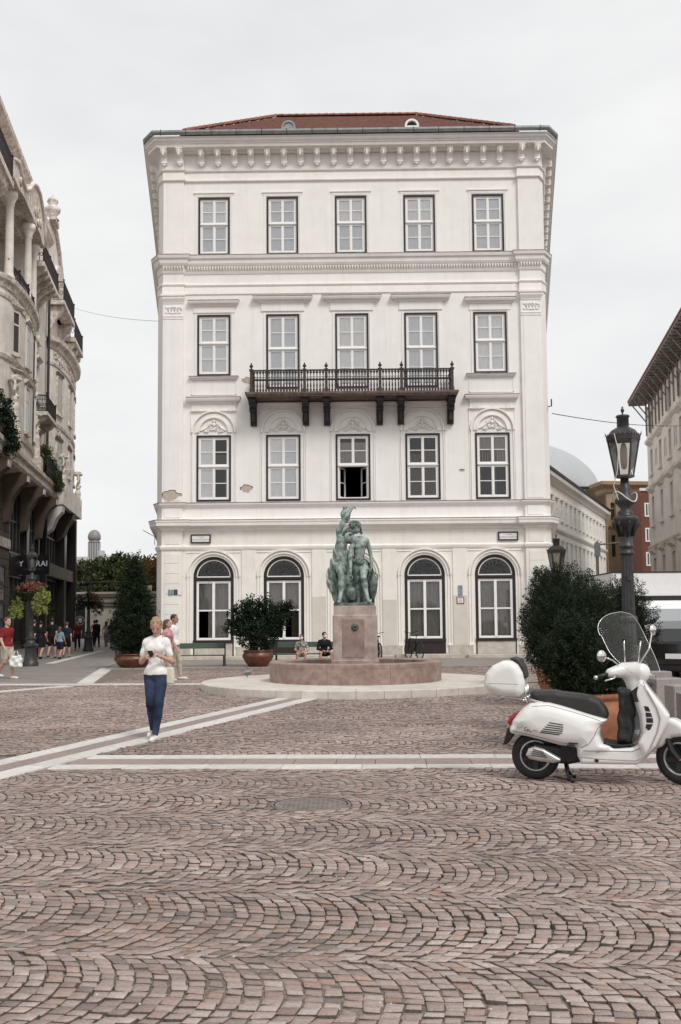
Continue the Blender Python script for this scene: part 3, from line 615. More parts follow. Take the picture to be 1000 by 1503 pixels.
# --- floor 2 arches with relief and hoods; floor 3 hoods; floor 4 lintel lines
def hood(c, z0, z1, hw, proj=0.26, fw=None, y=0.0):
    mb = MB(); h = z1-z0
    mb.sweep([(I, z0), (0.06, z0), (0.10, z0+h*0.30), (proj*0.85, z0+h*0.45), (proj, z0+h*0.75), (proj, z1-0.02), (0.05, z1), (I, z1)], [(c-hw+proj, 0.3), (c-hw+proj, 0.0), (c+hw-proj, 0.0), (c+hw-proj, 0.3)])
    MB().sweep([(I, z1+0.002), (proj, z1-0.016), (proj+0.014, z1-0.022), (proj+0.014, z1+0.008), (I, z1+0.03)], [(c-hw+proj, 0.3), (c-hw+proj, 0.0), (c+hw-proj, 0.0), (c+hw-proj, 0.3)]).build('flashing', M_FLASH, bld)
    return mb
def scroll(mb, c, z, s, y=-0.02, r=0.017):
    mb.tube([(c + s*(0.05+0.07*t*math.cos(2.2*PI*t)), y, z + 0.07*t*math.sin(2.2*PI*t) + 0.02) for t in np.linspace(0.15, 1, 14)], r, 5)
for i, c in enumerate(COLS):
    # floor 4
    mb = MB(); mb.box(c-0.86, -0.05, 19.64, c+0.86, 0.0, 19.69); mb.box(c-0.80, -0.025, 19.55, c+0.80, 0.0, 19.59)
    for s in (-1, 1): mb.box(c+s*0.78, -0.018, 16.93, c+s*0.72, 0.0, 19.50)
    mb.box(c-0.78, -0.018, 19.50, c+0.78, 0, 19.55); mb.build('window_surround', M_TRIM, bld)
    # floor 3
    side = i in (0, 4)
    if side:
        hood(c, 14.74, 14.98, 1.06, 0.22).build('window_hood', M_TRIM, bld)
        mb = MB(); mb.box(c-0.86, -0.04, 14.48, c+0.86, 0, 14.735); mb.build('hood_panel', M_WALL, bld)
        mb = hood(c, 11.62, 11.76, 1.02, 0.16); mb.box(c-0.93, -0.02, 10.98, c+0.93, 0, 11.02)
        for s in (-1, 1): mb.box(c+s*0.90, -0.02, 10.98, c+s*0.93, 0, 11.62)
        mb.build('window_sill', M_TRIM, bld)
        mb = hood(c, 10.58, 10.86, 1.12, 0.26); mb.build('window_hood', M_TRIM, bld)
        mb = MB(); mb.box(c-0.92, -0.06, 10.34, c+0.92, 0, 10.575)
        for g in (-0.75, -0.62, -0.05, 0.05, 0.62, 0.75): mb.box(c+g-0.03, -0.075, 10.36, c+g+0.03, -0.05, 10.56)
        mb.box(c-0.96, -0.09, 10.29, c+0.96, 0, 10.34); mb.build('hood_panel', M_TRIM, bld)
    else:
        hood(c, 14.86, 15.12, 1.24, 0.26).build('window_hood', M_TRIM, bld)
        MB().box(c-0.90, -0.05, 14.52, c+0.90, 0, 14.855).build('hood_panel', M_WALL, bld)
    mb = MB()
    for s in (-1, 1): MB().box(c+s*0.80, -0.03, 11.8, c+s*0.74, 0.0, 14.45).build('window_surround', M_TRIM, bld)
    # floor 2
    zc = 9.40; mb = MB(); ring(mb, c, zc, 0.60, 0.66, -0.09, 0); ring(mb, c, zc, 0.66, 0.78, -0.05, 0); ring(mb, c, zc, 0.86, 0.92, -0.11, 0)
    for s in (-1, 1): mb.box(c+s*0.93, -0.03, 6.5, c+s*0.96, 0, 10.28); mb.box(c+s*0.86, -0.045, 6.5, c+s*0.895, 0, zc)
    mb.build('arch_moulding', M_TRIM, bld)
    rl = MB(); rl.T = (np.diag([1.35, 1.8, 1.25]), np.array([c - 1.35*c, 0, 9.40 - 1.25*9.40]))
    rl.ball((c, -0.015, 9.66), (0.055, 0.04, 0.07), 8, 5); rl.ball((c, -0.015, 9.78), (0.035, 0.03, 0.06), 6, 4); rl.ball((c, -0.01, 9.88), (0.02, 0.025, 0.05), 6, 4)
    for s in (-1, 1):
        scroll(rl, c, 9.50, s); scroll(rl, c+s*0.14, 9.44, s); scroll(rl, c+s*0.05, 9.66, s, r=0.013)
        rl.tube([(c+s*0.04, -0.015, 9.80), (c+s*0.12, -0.02, 9.68), (c+s*0.22, -0.02, 9.56), (c+s*0.36, -0.015, 9.47), (c+s*0.44, -0.01, 9.45)], [0.012, 0.02, 0.022, 0.02, 0.008], 5)
        rl.ball((c+s*0.11, -0.012, 9.57), (0.04, 0.03, 0.03), 6, 4); rl.ball((c+s*0.27, -0.012, 9.44), (0.05, 0.03, 0.025), 6, 4)
    rl.build('relief_ornament', M_TRIM, bld, smooth=True)
# --- windows
def pane_quad(x0, x1, z0, z1, y): return MB().add([(x0, y, z0), (x1, y, z0), (x1, y, z1), (x0, y, z1)], [(0, 1, 2, 3)])
def sheet(x0, x1, z0, z1, y, waves=6, amp=0.02, n=None):
    n = n or waves*6; mb = MB(); v = []; f = []
    for k in range(n+1):
        x = x0 + (x1-x0)*k/n; yy = y + amp*math.sin(2*PI*waves*k/n + x*3); v += [(x, yy, z0), (x + 0.01*math.sin(k), yy, z1)]
    f = [(2*k, 2*k+2, 2*k+3, 2*k+1) for k in range(n)]; return mb.add(v, f)
def frame_rect(mb, x0, x1, z0, z1, t, y0, y1):
    mb.box(x0, y0, z0, x0+t, y1, z1); mb.box(x1-t, y0, z0, x1, y1, z1); mb.box(x0+t, y0+0.001, z0, x1-t, y1, z0+t); mb.box(x0+t, y0+0.001, z1-t, x1-t, y1, z1)
def rect_window(o, curt):
    x0, x1, z0, z1 = o[:4]; fl_, ci = o[5:7]; c = (x0+x1)/2
    mb = MB(); frame_rect(mb, x0-0.025, x1+0.025, z0-0.025, z1+0.025, 0.075, -0.03, 0.12); wn = mb.build('window', M_BROWN, bld)
    X0, X1, Z0, Z1 = x0+0.05, x1-0.05, z0+0.05, z1-0.05; zm = Z0 + (Z1-Z0)*(0.53 if fl_ != 2 else 0.525); openw = (fl_ == 2 and ci == 2)
    mb = MB(); frame_rect(mb, X0, X1, Z0, Z1, 0.05, 0.02, 0.12)
    mb.box(X0+0.05, 0.0, zm-0.05, X1-0.05, 0.115, zm+0.05); mb.box(X0, -0.03, zm-0.015, X1, 0.06, zm+0.02)
    panes = []
    for (a, b, up) in ((zm+0.05, Z1-0.05, True), (Z0+0.05, zm-0.05, False)):
        for s in (0, 1):
            p0 = X0+0.05 if s == 0 else c; p1 = c if s == 0 else X1-0.05
            if openw and not up: continue
            frame_rect(mb, p0+0.002, p1-0.002, a+0.002, b-0.002, 0.055, 0.035, 0.10); zq = a + (b-a)*(0.5 if up else 0.5)
            mb.box(p0+0.055, 0.045, zq-0.016, p1-0.055, 0.095, zq+0.016)
            panes += [(p0+0.05, p1-0.05, a+0.05, zq-0.01), (p0+0.05, p1-0.05, zq+0.01, b-0.05)]
        if not (openw and not up): mb.box(c-0.035, 0.02, a, c+0.035, 0.11, b)
    mb.build('sash', M_WFRAME, wn)
    for p in panes:
        pq = pane_quad(*p, 0.07); pq.build('pane', M_PANELOW if (fl_ == 2 and (ci > 1 or (ci == 0 and p[0] > c))) else M_PANE, wn)
    if openw:       # inward opened casements
        a, b = Z0+0.05, zm-0.05; w_ = (X1-X0)/2-0.05
        for s in (-1, 1):
            lf = MB(); lf.T = (rotz(s*R(-66)) , np.array([c + s*((X1-X0)/2-0.06), 0.08, 0.0])); q0, q1 = (-s*0.0, -s*w_)
            l0, l1 = min(q0, q1), max(q0, q1); frame_rect(lf, l0, l1, a, b, 0.055, -0.02, 0.03); lf.box(l0+0.05, -0.01, (a+b)/2-0.016, l1-0.05, 0.02, (a+b)/2+0.016)
            lf.build('open_casement', M_WFRAME, wn)
            pq = MB(); pq.T = lf.T; pq.add([(l0, 0.005, a), (l1, 0.005, a), (l1, 0.005, b), (l0, 0.005, b)], [(0, 1, 2, 3)]); pq.build('pane', M_PANE, wn)
    for (kind, a0, a1, b0, b1) in curt:
        m = {'w': M_CURT, 'b': M_BLIND, 'g': M_GREYCURT, 'd': M_DARKCURT}[kind]
        sheet(X0+(X1-X0)*a0, X0+(X1-X0)*a1, Z0+(Z1-Z0)*b0, Z0+(Z1-Z0)*b1, 0.10, waves=max(2, int(6*(a1-a0))), amp=0.004 if kind == 'b' else 0.013).build('curtain' if kind != 'b' else 'blind', m, wn)
full = lambda k: [(k, 0, 1, 0, 1)]
CUR = {(4,0): [('w',0,1,.5,1), ('b',0,1,0,.52)], (4,1): full('b'), (4,2): [('w',0,1,.5,1), ('b',0,1,0,.52)], (4,3): [('w',0,1,.5,1), ('b',0,1,0,.52)], (4,4): full('b'),
       (3,0): full('w'), (3,1): full('b'), (3,2): full('w'), (3,3): full('b'), (3,4): full('w'),
       (2,0): [('w',0,.5,0,1), ('d',.85,1,0,.5), ('d',.5,1,.52,.72)], (2,1): [('w',0,.52,0,1), ('b',.52,1,.0,1)], (2,2): [('g',0,1,.52,.9)], (2,3): [('d',0,1,0,.5), ('d',.5,1,.5,.75), ('d',0,.5,.5,.7)], (2,4): [('g',0,1,.55,1), ('d',0,1,.5,.75), ('d',.5,.62,0,.5)]}
for o in WIN:
    if o[5] > 1: rect_window(o, CUR[(o[5], o[6])])
# balcony doors continue below; ground floor arched windows
def arch_window(o):
    x0, x1, z0, z1 = o[:4]; ci = o[6]; c = (x0+x1)/2; r = (x1-x0)/2; zc = z1-r
    mb = MB(); t = 0.125
    mb.box(x0, 0.01, z0, x0+t, 0.14, zc); mb.box(x1-t, 0.01, z0, x1, 0.14, zc); ring(mb, c, zc, r-t, r-0.002, 0.01, 0.14)
    mb.box(x0+t, 0.0, zc-0.17, x1-t, 0.14, zc-0.03); mb.box(x0+t, -0.03, zc-0.13, x1-t, 0.02, zc-0.09); mb.box(x0-0.005, -0.07, z0, x1+0.005, 0.139, z0+0.12); ring(mb, c, zc, r-0.05, r-0.02, -0.02, 0.02)
    # dark edging down to the ground
    for s in (-1, 1): mb.box(c+s*(r-0.0), -0.012, 0.02, c+s*(r-0.055), 0.05, z0)
    wn = mb.build('arched_window', M_BROWN, bld)
    if ci == 3 or ci == 1: 
        pb = MB(); pb.box(x0+0.056, -0.02, 0.02, x1-0.056, 0.05, z0-0.01); pb.box(x0+0.2, -0.04, 0.12, x1-0.2, 0.03, z0-0.1); pb.build('lower_panel', M_BROWN, wn)
    else: MB().box(x0+0.056, -0.03, 0.02, x1-0.056, 0.05, z0-0.005).build('lower_panel', M_PLINTH, wn)
    X0, X1, Z0, Z1 = x0+t, x1-t, z0+0.12, zc-0.17
    mb = MB(); frame_rect(mb, X0, X1, Z0, Z1, 0.05, 0.03, 0.11); zt = Z0+(Z1-Z0)*0.50
    for (p0, p1) in ((X0+0.05, c), (c, X1-0.05)): frame_rect(mb, p0, p1, Z0+0.05, Z1-0.05, 0.045, 0.045, 0.10); mb.box(p0+0.04, 0.04, zt-0.03, p1-0.04, 0.10, zt+0.03)
    mb.box(c-0.055, 0.02, Z0+0.05, c+0.055, 0.105, Z1-0.05); mb.build('sash', M_WFRAME, wn)
    for (p0, p1) in ((X0+0.09, c-0.04), (c+0.04, X1-0.09)):
        for (a, b) in ((Z0+0.09, zt-0.02), (zt+0.02, Z1-0.09)): pane_quad(p0, p1, a, b, 0.075).build('pane', M_PANELOW, wn)
    # fanlight
    rf = r-t; mb = MB(); ring(mb, c, zc+0.0, rf-0.045, rf-0.005, 0.04, 0.10); mb.box(c-rf+0.02, 0.04, zc-0.025, c+rf-0.02, 0.10, zc+0.02); mb.build('fanlight_frame', M_WFRAME, wn)
    mb = MB(); ring(mb, c, zc, 0.18, 0.20, 0.06, 0.075, 16); ring(mb, c, zc, 0.36, 0.375, 0.06, 0.075, 20)
    for k in range(1, 10):
        a = PI*k/10; mb.tube([(c+0.19*math.cos(a), 0.066, zc+0.19*math.sin(a)), (c+(rf-0.05)*math.cos(a), 0.066, zc+(rf-0.05)*math.sin(a))], 0.009, 5)
        a2 = a - PI/20; ring(mb, c+0.455*math.cos(a2), zc+0.455*math.sin(a2), 0.045, 0.057, 0.06, 0.074, 8, 0, 2*PI)
    mb.build('fanlight_grille', M_IRON, wn)
    pts = [(c-rf+0.03, zc)] + [(c-(rf-0.03)*math.cos(PI*k/20), zc+(rf-0.03)*math.sin(PI*k/20)) for k in range(1, 20)] + [(c+rf-0.03, zc)]
    MB().add([(a, 0.09, b) for a, b in pts], [tuple(range(len(pts)-1, -1, -1))]).build('fanlight_pane', M_PANEDARK, wn)
    if ci in (0,): sheet(X0, c-0.02, zt, Z1, 0.22, 4, 0.02).build('curtain', M_GREYCURT, wn); sheet(c-0.25, X1, Z0, Z1, 0.24, 5, 0.025).build('curtain', M_GREYCURT, wn)
    elif ci == 1: sheet(X0, X1, zt-0.02, Z1, 0.22, 5, 0.015).build('curtain', M_GREYCURT, wn); sheet(c+0.3, X1, Z0, zt, 0.24, 4, 0.025).build('curtain', M_DARKCURT, wn)
    elif ci == 2: sheet(X0, X1, Z0, Z1, 0.22, 8, 0.02).build('curtain', M_GREYCURT, wn)
    else:
        sheet(X0, X1, Z0, Z1, 0.22, 9, 0.022).build('curtain', M_GREYCURT, wn)
        if ci == 4: sheet(X0, X1, Z1-0.42, Z1, 0.20, 5, 0.01).build('curtain', M_GREYCURT, wn)
for o in WIN:
    if o[5] == 1: arch_window(o)
# --- balcony
bal = MB(); xa, xb, yo = -4.36, 4.30, -1.28
bal.sweep([(0, 10.98), (0, 11.02), (0.03, 11.03), (0.05, 11.08), (0.05, 11.15), (-0.3, 11.15), (-0.3, 10.98)], [(xa+0.06, 0), (xa+0.06, yo+0.06), (xb-0.06, yo+0.06), (xb-0.06, 0)])
bal.box(xa+0.1, yo+0.1, 10.985, xb-0.1, 0, 11.10)
balcony = bal.build('balcony', M_BALCSTONE, bld, loc=(0, 0, -0.33))
mb = MB(); mb.sweep([(I, 10.36), (0.06, 10.36), (0.07, 10.46), (0.16, 10.52), (0.18, 10.60), (I, 10.62)], [(xa+0.2, 0), (xb-0.2, 0)]); 
for k in range(60): mb.box(xa+0.4+k*0.134, -0.10, 10.38, xa+0.47+k*0.134, -0.05, 10.45)
mb.build('balcony_cornice', M_TRIM, bld)
POSTX = [-4.10, -1.94, -1.06, 1.12, 1.99, 4.04]
bkt = MB(); W2 = 0.13
bkt.prism_x([(0, 10.97), (-1.02, 10.97), (-1.04, 10.80), (-0.96, 10.70), (-0.62, 10.68), (-0.46, 10.60), (-0.34, 10.46), (-0.28, 10.30), (-0.24, 10.12), (-0.20, 10.02), (-0.10, 9.96), (0, 9.98)], -W2, W2)
bkt.box(-W2-0.03, -0.98, 10.86, W2+0.03, 0, 10.978); bkt.box(-W2-0.02, -0.50, 10.50, W2+0.02, -0.30, 10.68); bkt.box(-0.06, -0.40, 10.1, 0.06, -0.2, 10.5)
km = bkt.mesh('balcony_bracket'); km.materials.append(mat('sooty_iron_bracket', (0.022, 0.018, 0.017), 0.6, noise=0.3, nscale=6))
for x in POSTX: put('balcony_bracket', km, None, balcony, (x, 0, 0))
pst = MB(); pst.box(-0.075, -0.075, 11.15, 0.075, 0.075, 11.30); pst.box(-0.055, -0.055, 11.30, 0.055, 0.055, 12.02); pst.box(-0.08, -0.08, 12.02, 0.08, 0.08, 12.10); pst.lathe([(0.03, 12.10), (0.03, 12.16), (0.075, 12.20), (0.075, 12.25), (0.035, 12.29), (0.02, 12.36), (0, 12.38)], 10)
pm = pst.mesh('balcony_post'); pm.materials.append(M_BALCIRON)
yr = yo + 0.14
for x in POSTX: put('balcony_post', pm, None, balcony, (x, yr, 0))
bl = MB(); bl.lathe([(0.032, 11.15), (0.032, 11.20), (0.042, 11.21), (0.042, 11.26), (0.022, 11.30), (0.034, 11.42), (0.020, 11.55), (0.020, 11.60), (0.045, 11.66), (0.020, 11.72), (0.014, 11.78), (0.022, 11.88), (0.030, 11.94), (0.018, 12.0), (0.012, 12.03)], 8)
bl.ball((0, 0, 11.66), (0.075, 0.02, 0.06), 8, 4); bl.ball((0, 0, 11.96), (0.06, 0.02, 0.05), 8, 4)
blm = bl.mesh('baluster'); blm.materials.append(M_BALCIRON)
for k in range(len(POSTX)-1):
    n = 18 if POSTX[k+1]-POSTX[k] > 1.5 else 7
    for j in range(1, n): put('baluster', blm, None, balcony, (POSTX[k] + (POSTX[k+1]-POSTX[k])*j/n, yr, 0))
for x in (POSTX[0], POSTX[-1]):
    for j in range(1, 8): put('baluster', blm, None, balcony, (x, yr + (0 - yr)*j/8, 0))
rl = MB()
def rail(z0, z1, w_): rl.box(POSTX[0]-w_, yr-w_, z0, POSTX[-1]+w_, yr+w_, z1); rl.box(POSTX[0]-w_, yr+w_, z0, POSTX[0]+w_, 0, z1); rl.box(POSTX[-1]-w_, yr+w_, z0, POSTX[-1]+w_, 0, z1)
rail(12.02, 12.07, 0.05); rail(11.755, 11.775, 0.012); rail(11.652, 11.668, 0.012); rl.build('handrail', M_BALCIRON, balcony)
# --- roof: hipped, red tiles
ez = 21.98; ov = 0.62
os_ = 0.47; pl = [(-XC-os_-0.15*40, YC+40), (-XC-os_+0.4, YC+0.6), (-6.95, -PP-ov), (6.85, -PP-ov), (XC+os_-0.4, YC+0.6), (XC+os_+0.17*40, YC+40)]
rz_ = 24.75; ry = 3.55
rt = MB(); rp = [pl[1], pl[2], pl[3], pl[4]]
def rv(p, z=ez): return (p[0], p[1], z)
RA, RB = (-3.40, ry, rz_), (3.05, ry, rz_)
rt.add([rv(pl[2]), rv(pl[3]), RB, RA], [(0, 1, 2, 3)]); rt.add([rv(pl[1]), rv(pl[2]), RA], [(0, 1, 2)]); rt.add([rv(pl[3]), rv(pl[4]), RB], [(0, 1, 2)])
rt.add([rv(pl[0]), rv(pl[1]), RA, (RA[0]-5, 44, rz_)], [(0, 1, 2, 3)]); rt.add([rv(pl[4]), rv(pl[5]), (RB[0]+5, 44, rz_), RB], [(0, 1, 2, 3)]); rt.add([RA, RB, (RB[0]+5, 44, rz_), (RA[0]-5, 44, rz_)], [(0, 1, 2, 3)])
rt.add([rv(p, ez-0.02) for p in pl], [tuple(range(len(pl)))])
roof = rt.build('roof', M_TILE, bld)
# tile courses on the front slope
tl = []; tf = []; nrow = 22; nn = 0
for j in range(nrow):
    t0, t1 = j/nrow, (j+1.15)/nrow
    ya = pl[2][1] + (ry-pl[2][1])*t0; yb = pl[2][1] + (ry-pl[2][1])*t1; za = ez + (rz_-ez)*t0; zb = ez + (rz_-ez)*t1
    xa_ = pl[2][0] + (RA[0]-pl[2][0])*t0; xb_ = pl[3][0] + (RB[0]-pl[3][0])*t0; x = xa_ + (0.09 if j % 2 else 0)
    while x < xb_ - 0.1:
        dz = 0.03 + rng.normal(0, 0.006); tl += [(x+0.005, ya, za+dz+0.012), (x+0.175, ya, za+dz+0.012), (x+0.175, yb, zb+0.012), (x+0.005, yb, zb+0.012), (x+0.005, ya, za), (x+0.175, ya, za)]; tf += [(nn, nn+1, nn+2, nn+3), (nn+4, nn+5, nn+1, nn)]; nn += 6; x += 0.18
o = np_mesh('roof_tiles', np.array(tl), np.array(tf), mat('red_clay_tiles', (0.19, 0.078, 0.055), 0.85, noise=0.5, nscale=7, col2=(0.10, 0.048, 0.038), stretch=(1, 2, 2)), roof, kind='stuff')
ht = MB(); ht.prism_y([(-0.13, 0), (-0.09, 0.09), (0, 0.12), (0.09, 0.09), (0.13, 0)], 0, 0.36); hme = ht.mesh('ridge_tile'); hme.materials.append(M_TILE)
for (p, q) in ((rv(pl[2]), RA), (rv(pl[3]), RB), (RA, RB)):
    p, q = Vector(p), Vector(q); d = q-p; n = int(d.length/0.33)
    for k in range(n):
        o = put('ridge_tile', hme, None, roof); o.location = p + d*(k/n) + Vector((0, 0, 0.03)); o.rotation_euler = (d.normalized().to_track_quat('Y', 'Z')).to_euler(); o.rotation_euler.rotate_axis('X', R(4))
# eyebrow vents
for x, m in ((-2.6, M_ZINC), (2.62, M_WFRAME)):
    vb = MB(); zc = ez+0.42; ring(vb, x, zc, 0.22, 0.30, -PP-ov+0.5, -PP-ov+2.1, 14); vb.box(x-0.30, -PP-ov+0.5, zc-0.2, x+0.30, -PP-ov+0.6, zc)
    v = vb.build('roof_vent', m, roof)
    if m is M_ZINC: ring_ = MB(); ring(ring_, x, zc, 0.0, 0.22, -PP-ov+0.55, -PP-ov+0.6, 14); ring_.build('vent_cap', M_ZINC, v)
    else: ring_ = MB(); ring(ring_, x, zc, 0.0, 0.22, -PP-ov+0.65, -PP-ov+0.7, 14); ring_.build('vent_opening', M_ROOM, v)
# gutter with joints
g = MB(); gp = [(-XC-os_-0.15*20, YC+20), (-XC-os_, YC-0.4), (-XP-0.28, -PP-ov), (XP+0.28, -PP-ov), (XC+os_, YC-0.4), (XC+os_+0.17*20, YC+20)]
g.sweep([(0.0, 21.86), (0.06, 21.84), (0.12, 21.87), (0.15, 21.93), (0.15, 22.01), (0.13, 22.02), (0.0, 21.99)], gp)
gut = g.build('gutter', M_ZINC, bld)
for x in np.linspace(-7.9, 7.9, 16): MB().box(x-0.012, -PP-ov-0.165, 21.83, x+0.012, -PP-ov, 22.035).build('gutter_joint', M_IRON, gut)
# snow-guard pins on the roof edge
sp_ = MB()
for x in np.linspace(-6.5, 6.5, 13): sp_.box(x-0.01, -PP-ov+0.35, 22.1, x+0.01, -PP-ov+0.37, 22.36)
sp_.build('snow_guard', M_TILE, roof)
# --- chipped plaster patches with broken edges
def patch(cx, cz, w_, h_, y, seed):
    r = random.Random(seed); n = 22; pts = []
    for k in range(n):
        a = 2*PI*k/n; q = r.uniform(0.72, 1.08); pts.append((cx + w_*q*math.cos(a)*(1 if abs(math.cos(a)) > 0.3 else 1.1), cz + h_*q*math.sin(a)))
    mb = MB(); mb.prism_y(pts, y-0.008, y+0.01); p = mb.build('bare_plaster_patch', M_PLASTER, bld)
    top = [p_ for p_ in pts if p_[1] > cz]; rim = MB()
    for k in range(n):
        a, b = pts[k], pts[(k+1) % n]
        if a[1] > cz - h_*0.2: rim.tube([(a[0], y-0.010, a[1]), (b[0], y-0.010, b[1])], 0.012, 4)
    rim.build('broken_edge', M_BROWN if seed != 3 else M_PLASTER, p)
patch(-4.42, 7.05, 0.27, 0.17, 0.0, 1); patch(-7.52, 6.78, 0.42, 0.22, -PP-0.02, 2); patch(-4.30, 11.6, 0.30, 0.16, 0.0, 3); patch(4.50, 7.72, 0.12, 0.05, 0.0, 4)
# thin wire bracket on both corners
wb = MB(); wb.tube([(-XC-0.05, YC-0.2, 4.75), (-XC-0.06, YC-0.2, 5.1), (-XC-0.5, YC-0.4, 5.35)], 0.015, 5); wb.build('wire_bracket', M_IRON, bld)
wb = MB(); wb.tube([(XC, YC-0.1, 10.4), (XC+0.10, YC-0.2, 10.4), (XC+0.10, YC-0.2, 10.7)], 0.03, 5); wb.build('wire_bracket', M_IRON, bld)
# street name plates with lettering
M_SIGNW = mat('white_enamel', (0.78, 0.77, 0.75), 0.3); M_SIGNT = mat('grey_sign_lettering', (0.16, 0.15, 0.16), 0.5)
def text(body, size, m, parent, loc, rot=(PI/2, 0, 0), name='lettering', align='CENTER', ext=0.001):
    cu = bpy.data.curves.new('txt', 'FONT'); cu.body = body; cu.size = size; cu.align_x = align; cu.align_y = 'CENTER'; cu.extrude = ext; cu.resolution_u = 2
    t = bpy.data.objects.new('txt', cu); C.objects.link(t); dg = bpy.context.evaluated_depsgraph_get(); me = bpy.data.meshes.new_from_object(t.evaluated_get(dg)); bpy.data.objects.remove(t)
    me.materials.clear(); o = put(name, me, m, parent, loc); o.rotation_euler = rot; return o
for (x, lab) in ((-6.30, 'white street name plate with dark frame beside the left pilaster, with two lines of lettering'), (6.33, 'white street name plate with dark frame by the pilaster above the small wall lantern')):
    t = thing('street_name_plate', lab, 'sign', (BX+x, BY-0.05, 4.98))
    mb = MB(); mb.box(-0.36, -0.012, -0.13, 0.36, 0.048, 0.13); mb.build('plate', M_SIGNW, t)
    mb = MB(); frame_rect(mb, -0.41, 0.41, -0.18, 0.18, 0.05, -0.03, 0.05); mb.build('sign_frame', M_BROWN, t)
    text('V. kerület', 0.075, M_SIGNT, t, (0, -0.014, 0.07)); text('Szomory Dezső tér', 0.105, M_SIGNT, t, (0, -0.014, -0.04))
# small plaques
t = thing('house_plaque', 'pair of small grey plaques on the left ground floor pilaster', 'plaque', (BX-7.42, BY-PP-0.024, 2.78))
M_PLQ = mat('grey_blue_plaque', (0.25, 0.29, 0.33), 0.4, noise=0.5, nscale=25); M_PLQ2 = mat('dark_plaque', (0.06, 0.07, 0.09), 0.4, noise=0.4, nscale=30)
MB().box(-0.19, -0.02, -0.12, 0.0, 0.002, 0.12).build('plaque', M_PLQ, t); MB().box(0.03, -0.022, -0.11, 0.19, 0.002, 0.12).build('plaque', M_PLQ2, t); MB().box(0.2, -0.018, -0.1, 0.36, 0.002, 0.12).build('plaque', M_SIGNW, t)
t = thing('wall_notice', 'small grey plaque above a red-framed notice between two arched windows', 'plaque', (BX+4.33, BY-0.056, 2.55))
MB().box(-0.09, -0.02, 0.0, 0.09, 0.006, 0.42).build('plaque', M_PLQ, t); mb = MB(); mb.box(-0.13, -0.02, -0.30, 0.13, 0.006, -0.06); mb.build('notice', M_SIGNW, t)
mb = MB(); frame_rect(mb, -0.15, 0.15, -0.32, -0.04, 0.03, -0.03, 0.006); mb.build('notice_frame', mat('red_brown_frame', (0.22, 0.06, 0.045), 0.5), t); [MB().box(-.07, -.0215, z_, w_, -.02, z_+.022).build('faded_print', mat('faded_red_print', (0.50, 0.16, 0.14), 0.5), t) for z_, w_ in ((-.13, .07), (-.19, .05), (-.24, .06))]
# ================================================================== FOUNTAIN
M_LIME = mat('pale_limestone', (0.60, 0.555, 0.505), 0.75, noise=0.12, nscale=5, bump=0.2, bscale=40, stain=0.45, rnd=0.06)
M_MARBLE = mat('red_marble', (0.35, 0.26, 0.225), 0.55, noise=0.4, nscale=5, col2=(0.24, 0.155, 0.135), bump=0.15, bscale=40, rnd=0.10, stain=0.5)
M_MARBLE2 = mat('pale_weathered_marble', (0.46, 0.375, 0.34), 0.6, noise=0.4, nscale=4, col2=(0.31, 0.215, 0.19), bump=0.15, bscale=40, stain=0.5)
M_BRONZE = mat('green_patina_bronze', (0.36, 0.45, 0.405), 0.55, metal=0.05, noise=0.5, nscale=6, col2=(0.10, 0.13, 0.115), bump=0.25, bscale=60)
M_BRONZED = mat('dark_patina_bronze', (0.16, 0.21, 0.185), 0.5, metal=0.1, noise=0.5, nscale=8, col2=(0.045, 0.058, 0.052), bump=0.3, bscale=60)
M_WATER = mat('dark_water', (0.05, 0.045, 0.04), 0.08)
ft = thing('fountain', 'round red marble fountain basin on a pale stone platform with a square pedestal', 'fountain', (FC[0], FC[1], 0))
for k in range(40):                # ring of edge stones of the platform
    a0, a1 = 2*PI*k/40 + 0.0012, 2*PI*(k+1)/40 - 0.0012; n = 4; rg = []
    for j in range(n+1):
        a = a0 + (a1-a0)*j/n; ca, sa = math.cos(a), math.sin(a); dz = 0.0
        rg.append([(r*ca, r*sa, z) for r, z in ((3.05, -0.03), (FR, -0.03), (FR, 0.15), (FR-0.015, 0.165), (3.05, 0.165))])
    MB().loft(rg).build('edge_stone', M_LIME, ft)
for k in range(26):                # inner paving of the platform
    a0, a1 = 2*PI*k/26 + 0.001, 2*PI*(k+1)/26 - 0.001
    MB().loft([[(r*math.cos(a), r*math.sin(a), z) for r, z in ((1.9, 0.0), (3.046, 0.0), (3.046, 0.166), (1.9, 0.166))] for a in np.linspace(a0, a1, 5)]).build('platform_slab', M_LIME, ft)
for k in range(9):                 # basin wall stones
    a0, a1 = 2*PI*(k+0.3)/9 + 0.0012, 2*PI*(k+1.3)/9 - 0.0012
    MB().loft([[(r*math.cos(a), r*math.sin(a), z) for r, z in ((1.72, 0.165), (2.045, 0.165), (2.045, 0.52), (2.05, 0.535), (2.05, 0.605), (2.02, 0.63), (1.76, 0.63), (1.72, 0.60))] for a in np.linspace(a0, a1, 12)]).build('basin_stone', M_MARBLE, ft)
MB().lathe([(0, 0.40), (1.73, 0.40)], 48).build('water', M_WATER, ft)
pd = MB(); zt = 1.93
pd.bevbox(-0.56, -0.56, 0.3, 0.56, 0.56, 0.66, 0.01)
ped = pd.build('pedestal', M_MARBLE2, ft)
MB().bevbox(-0.525, -0.525, 0.66, 0.525, 0.525, 1.72, 0.02).build('shaft', M_MARBLE2, ped)
MB().bevbox(-0.50, -0.50, 1.72, 0.50, 0.50, zt, 0.01).build('cap_block', M_MARBLE2, ped)
MB().bevbox(-0.30, -0.533, 0.72, 0.22, -0.51, 1.62, 0.004).build('front_panel', M_MARBLE, ped)
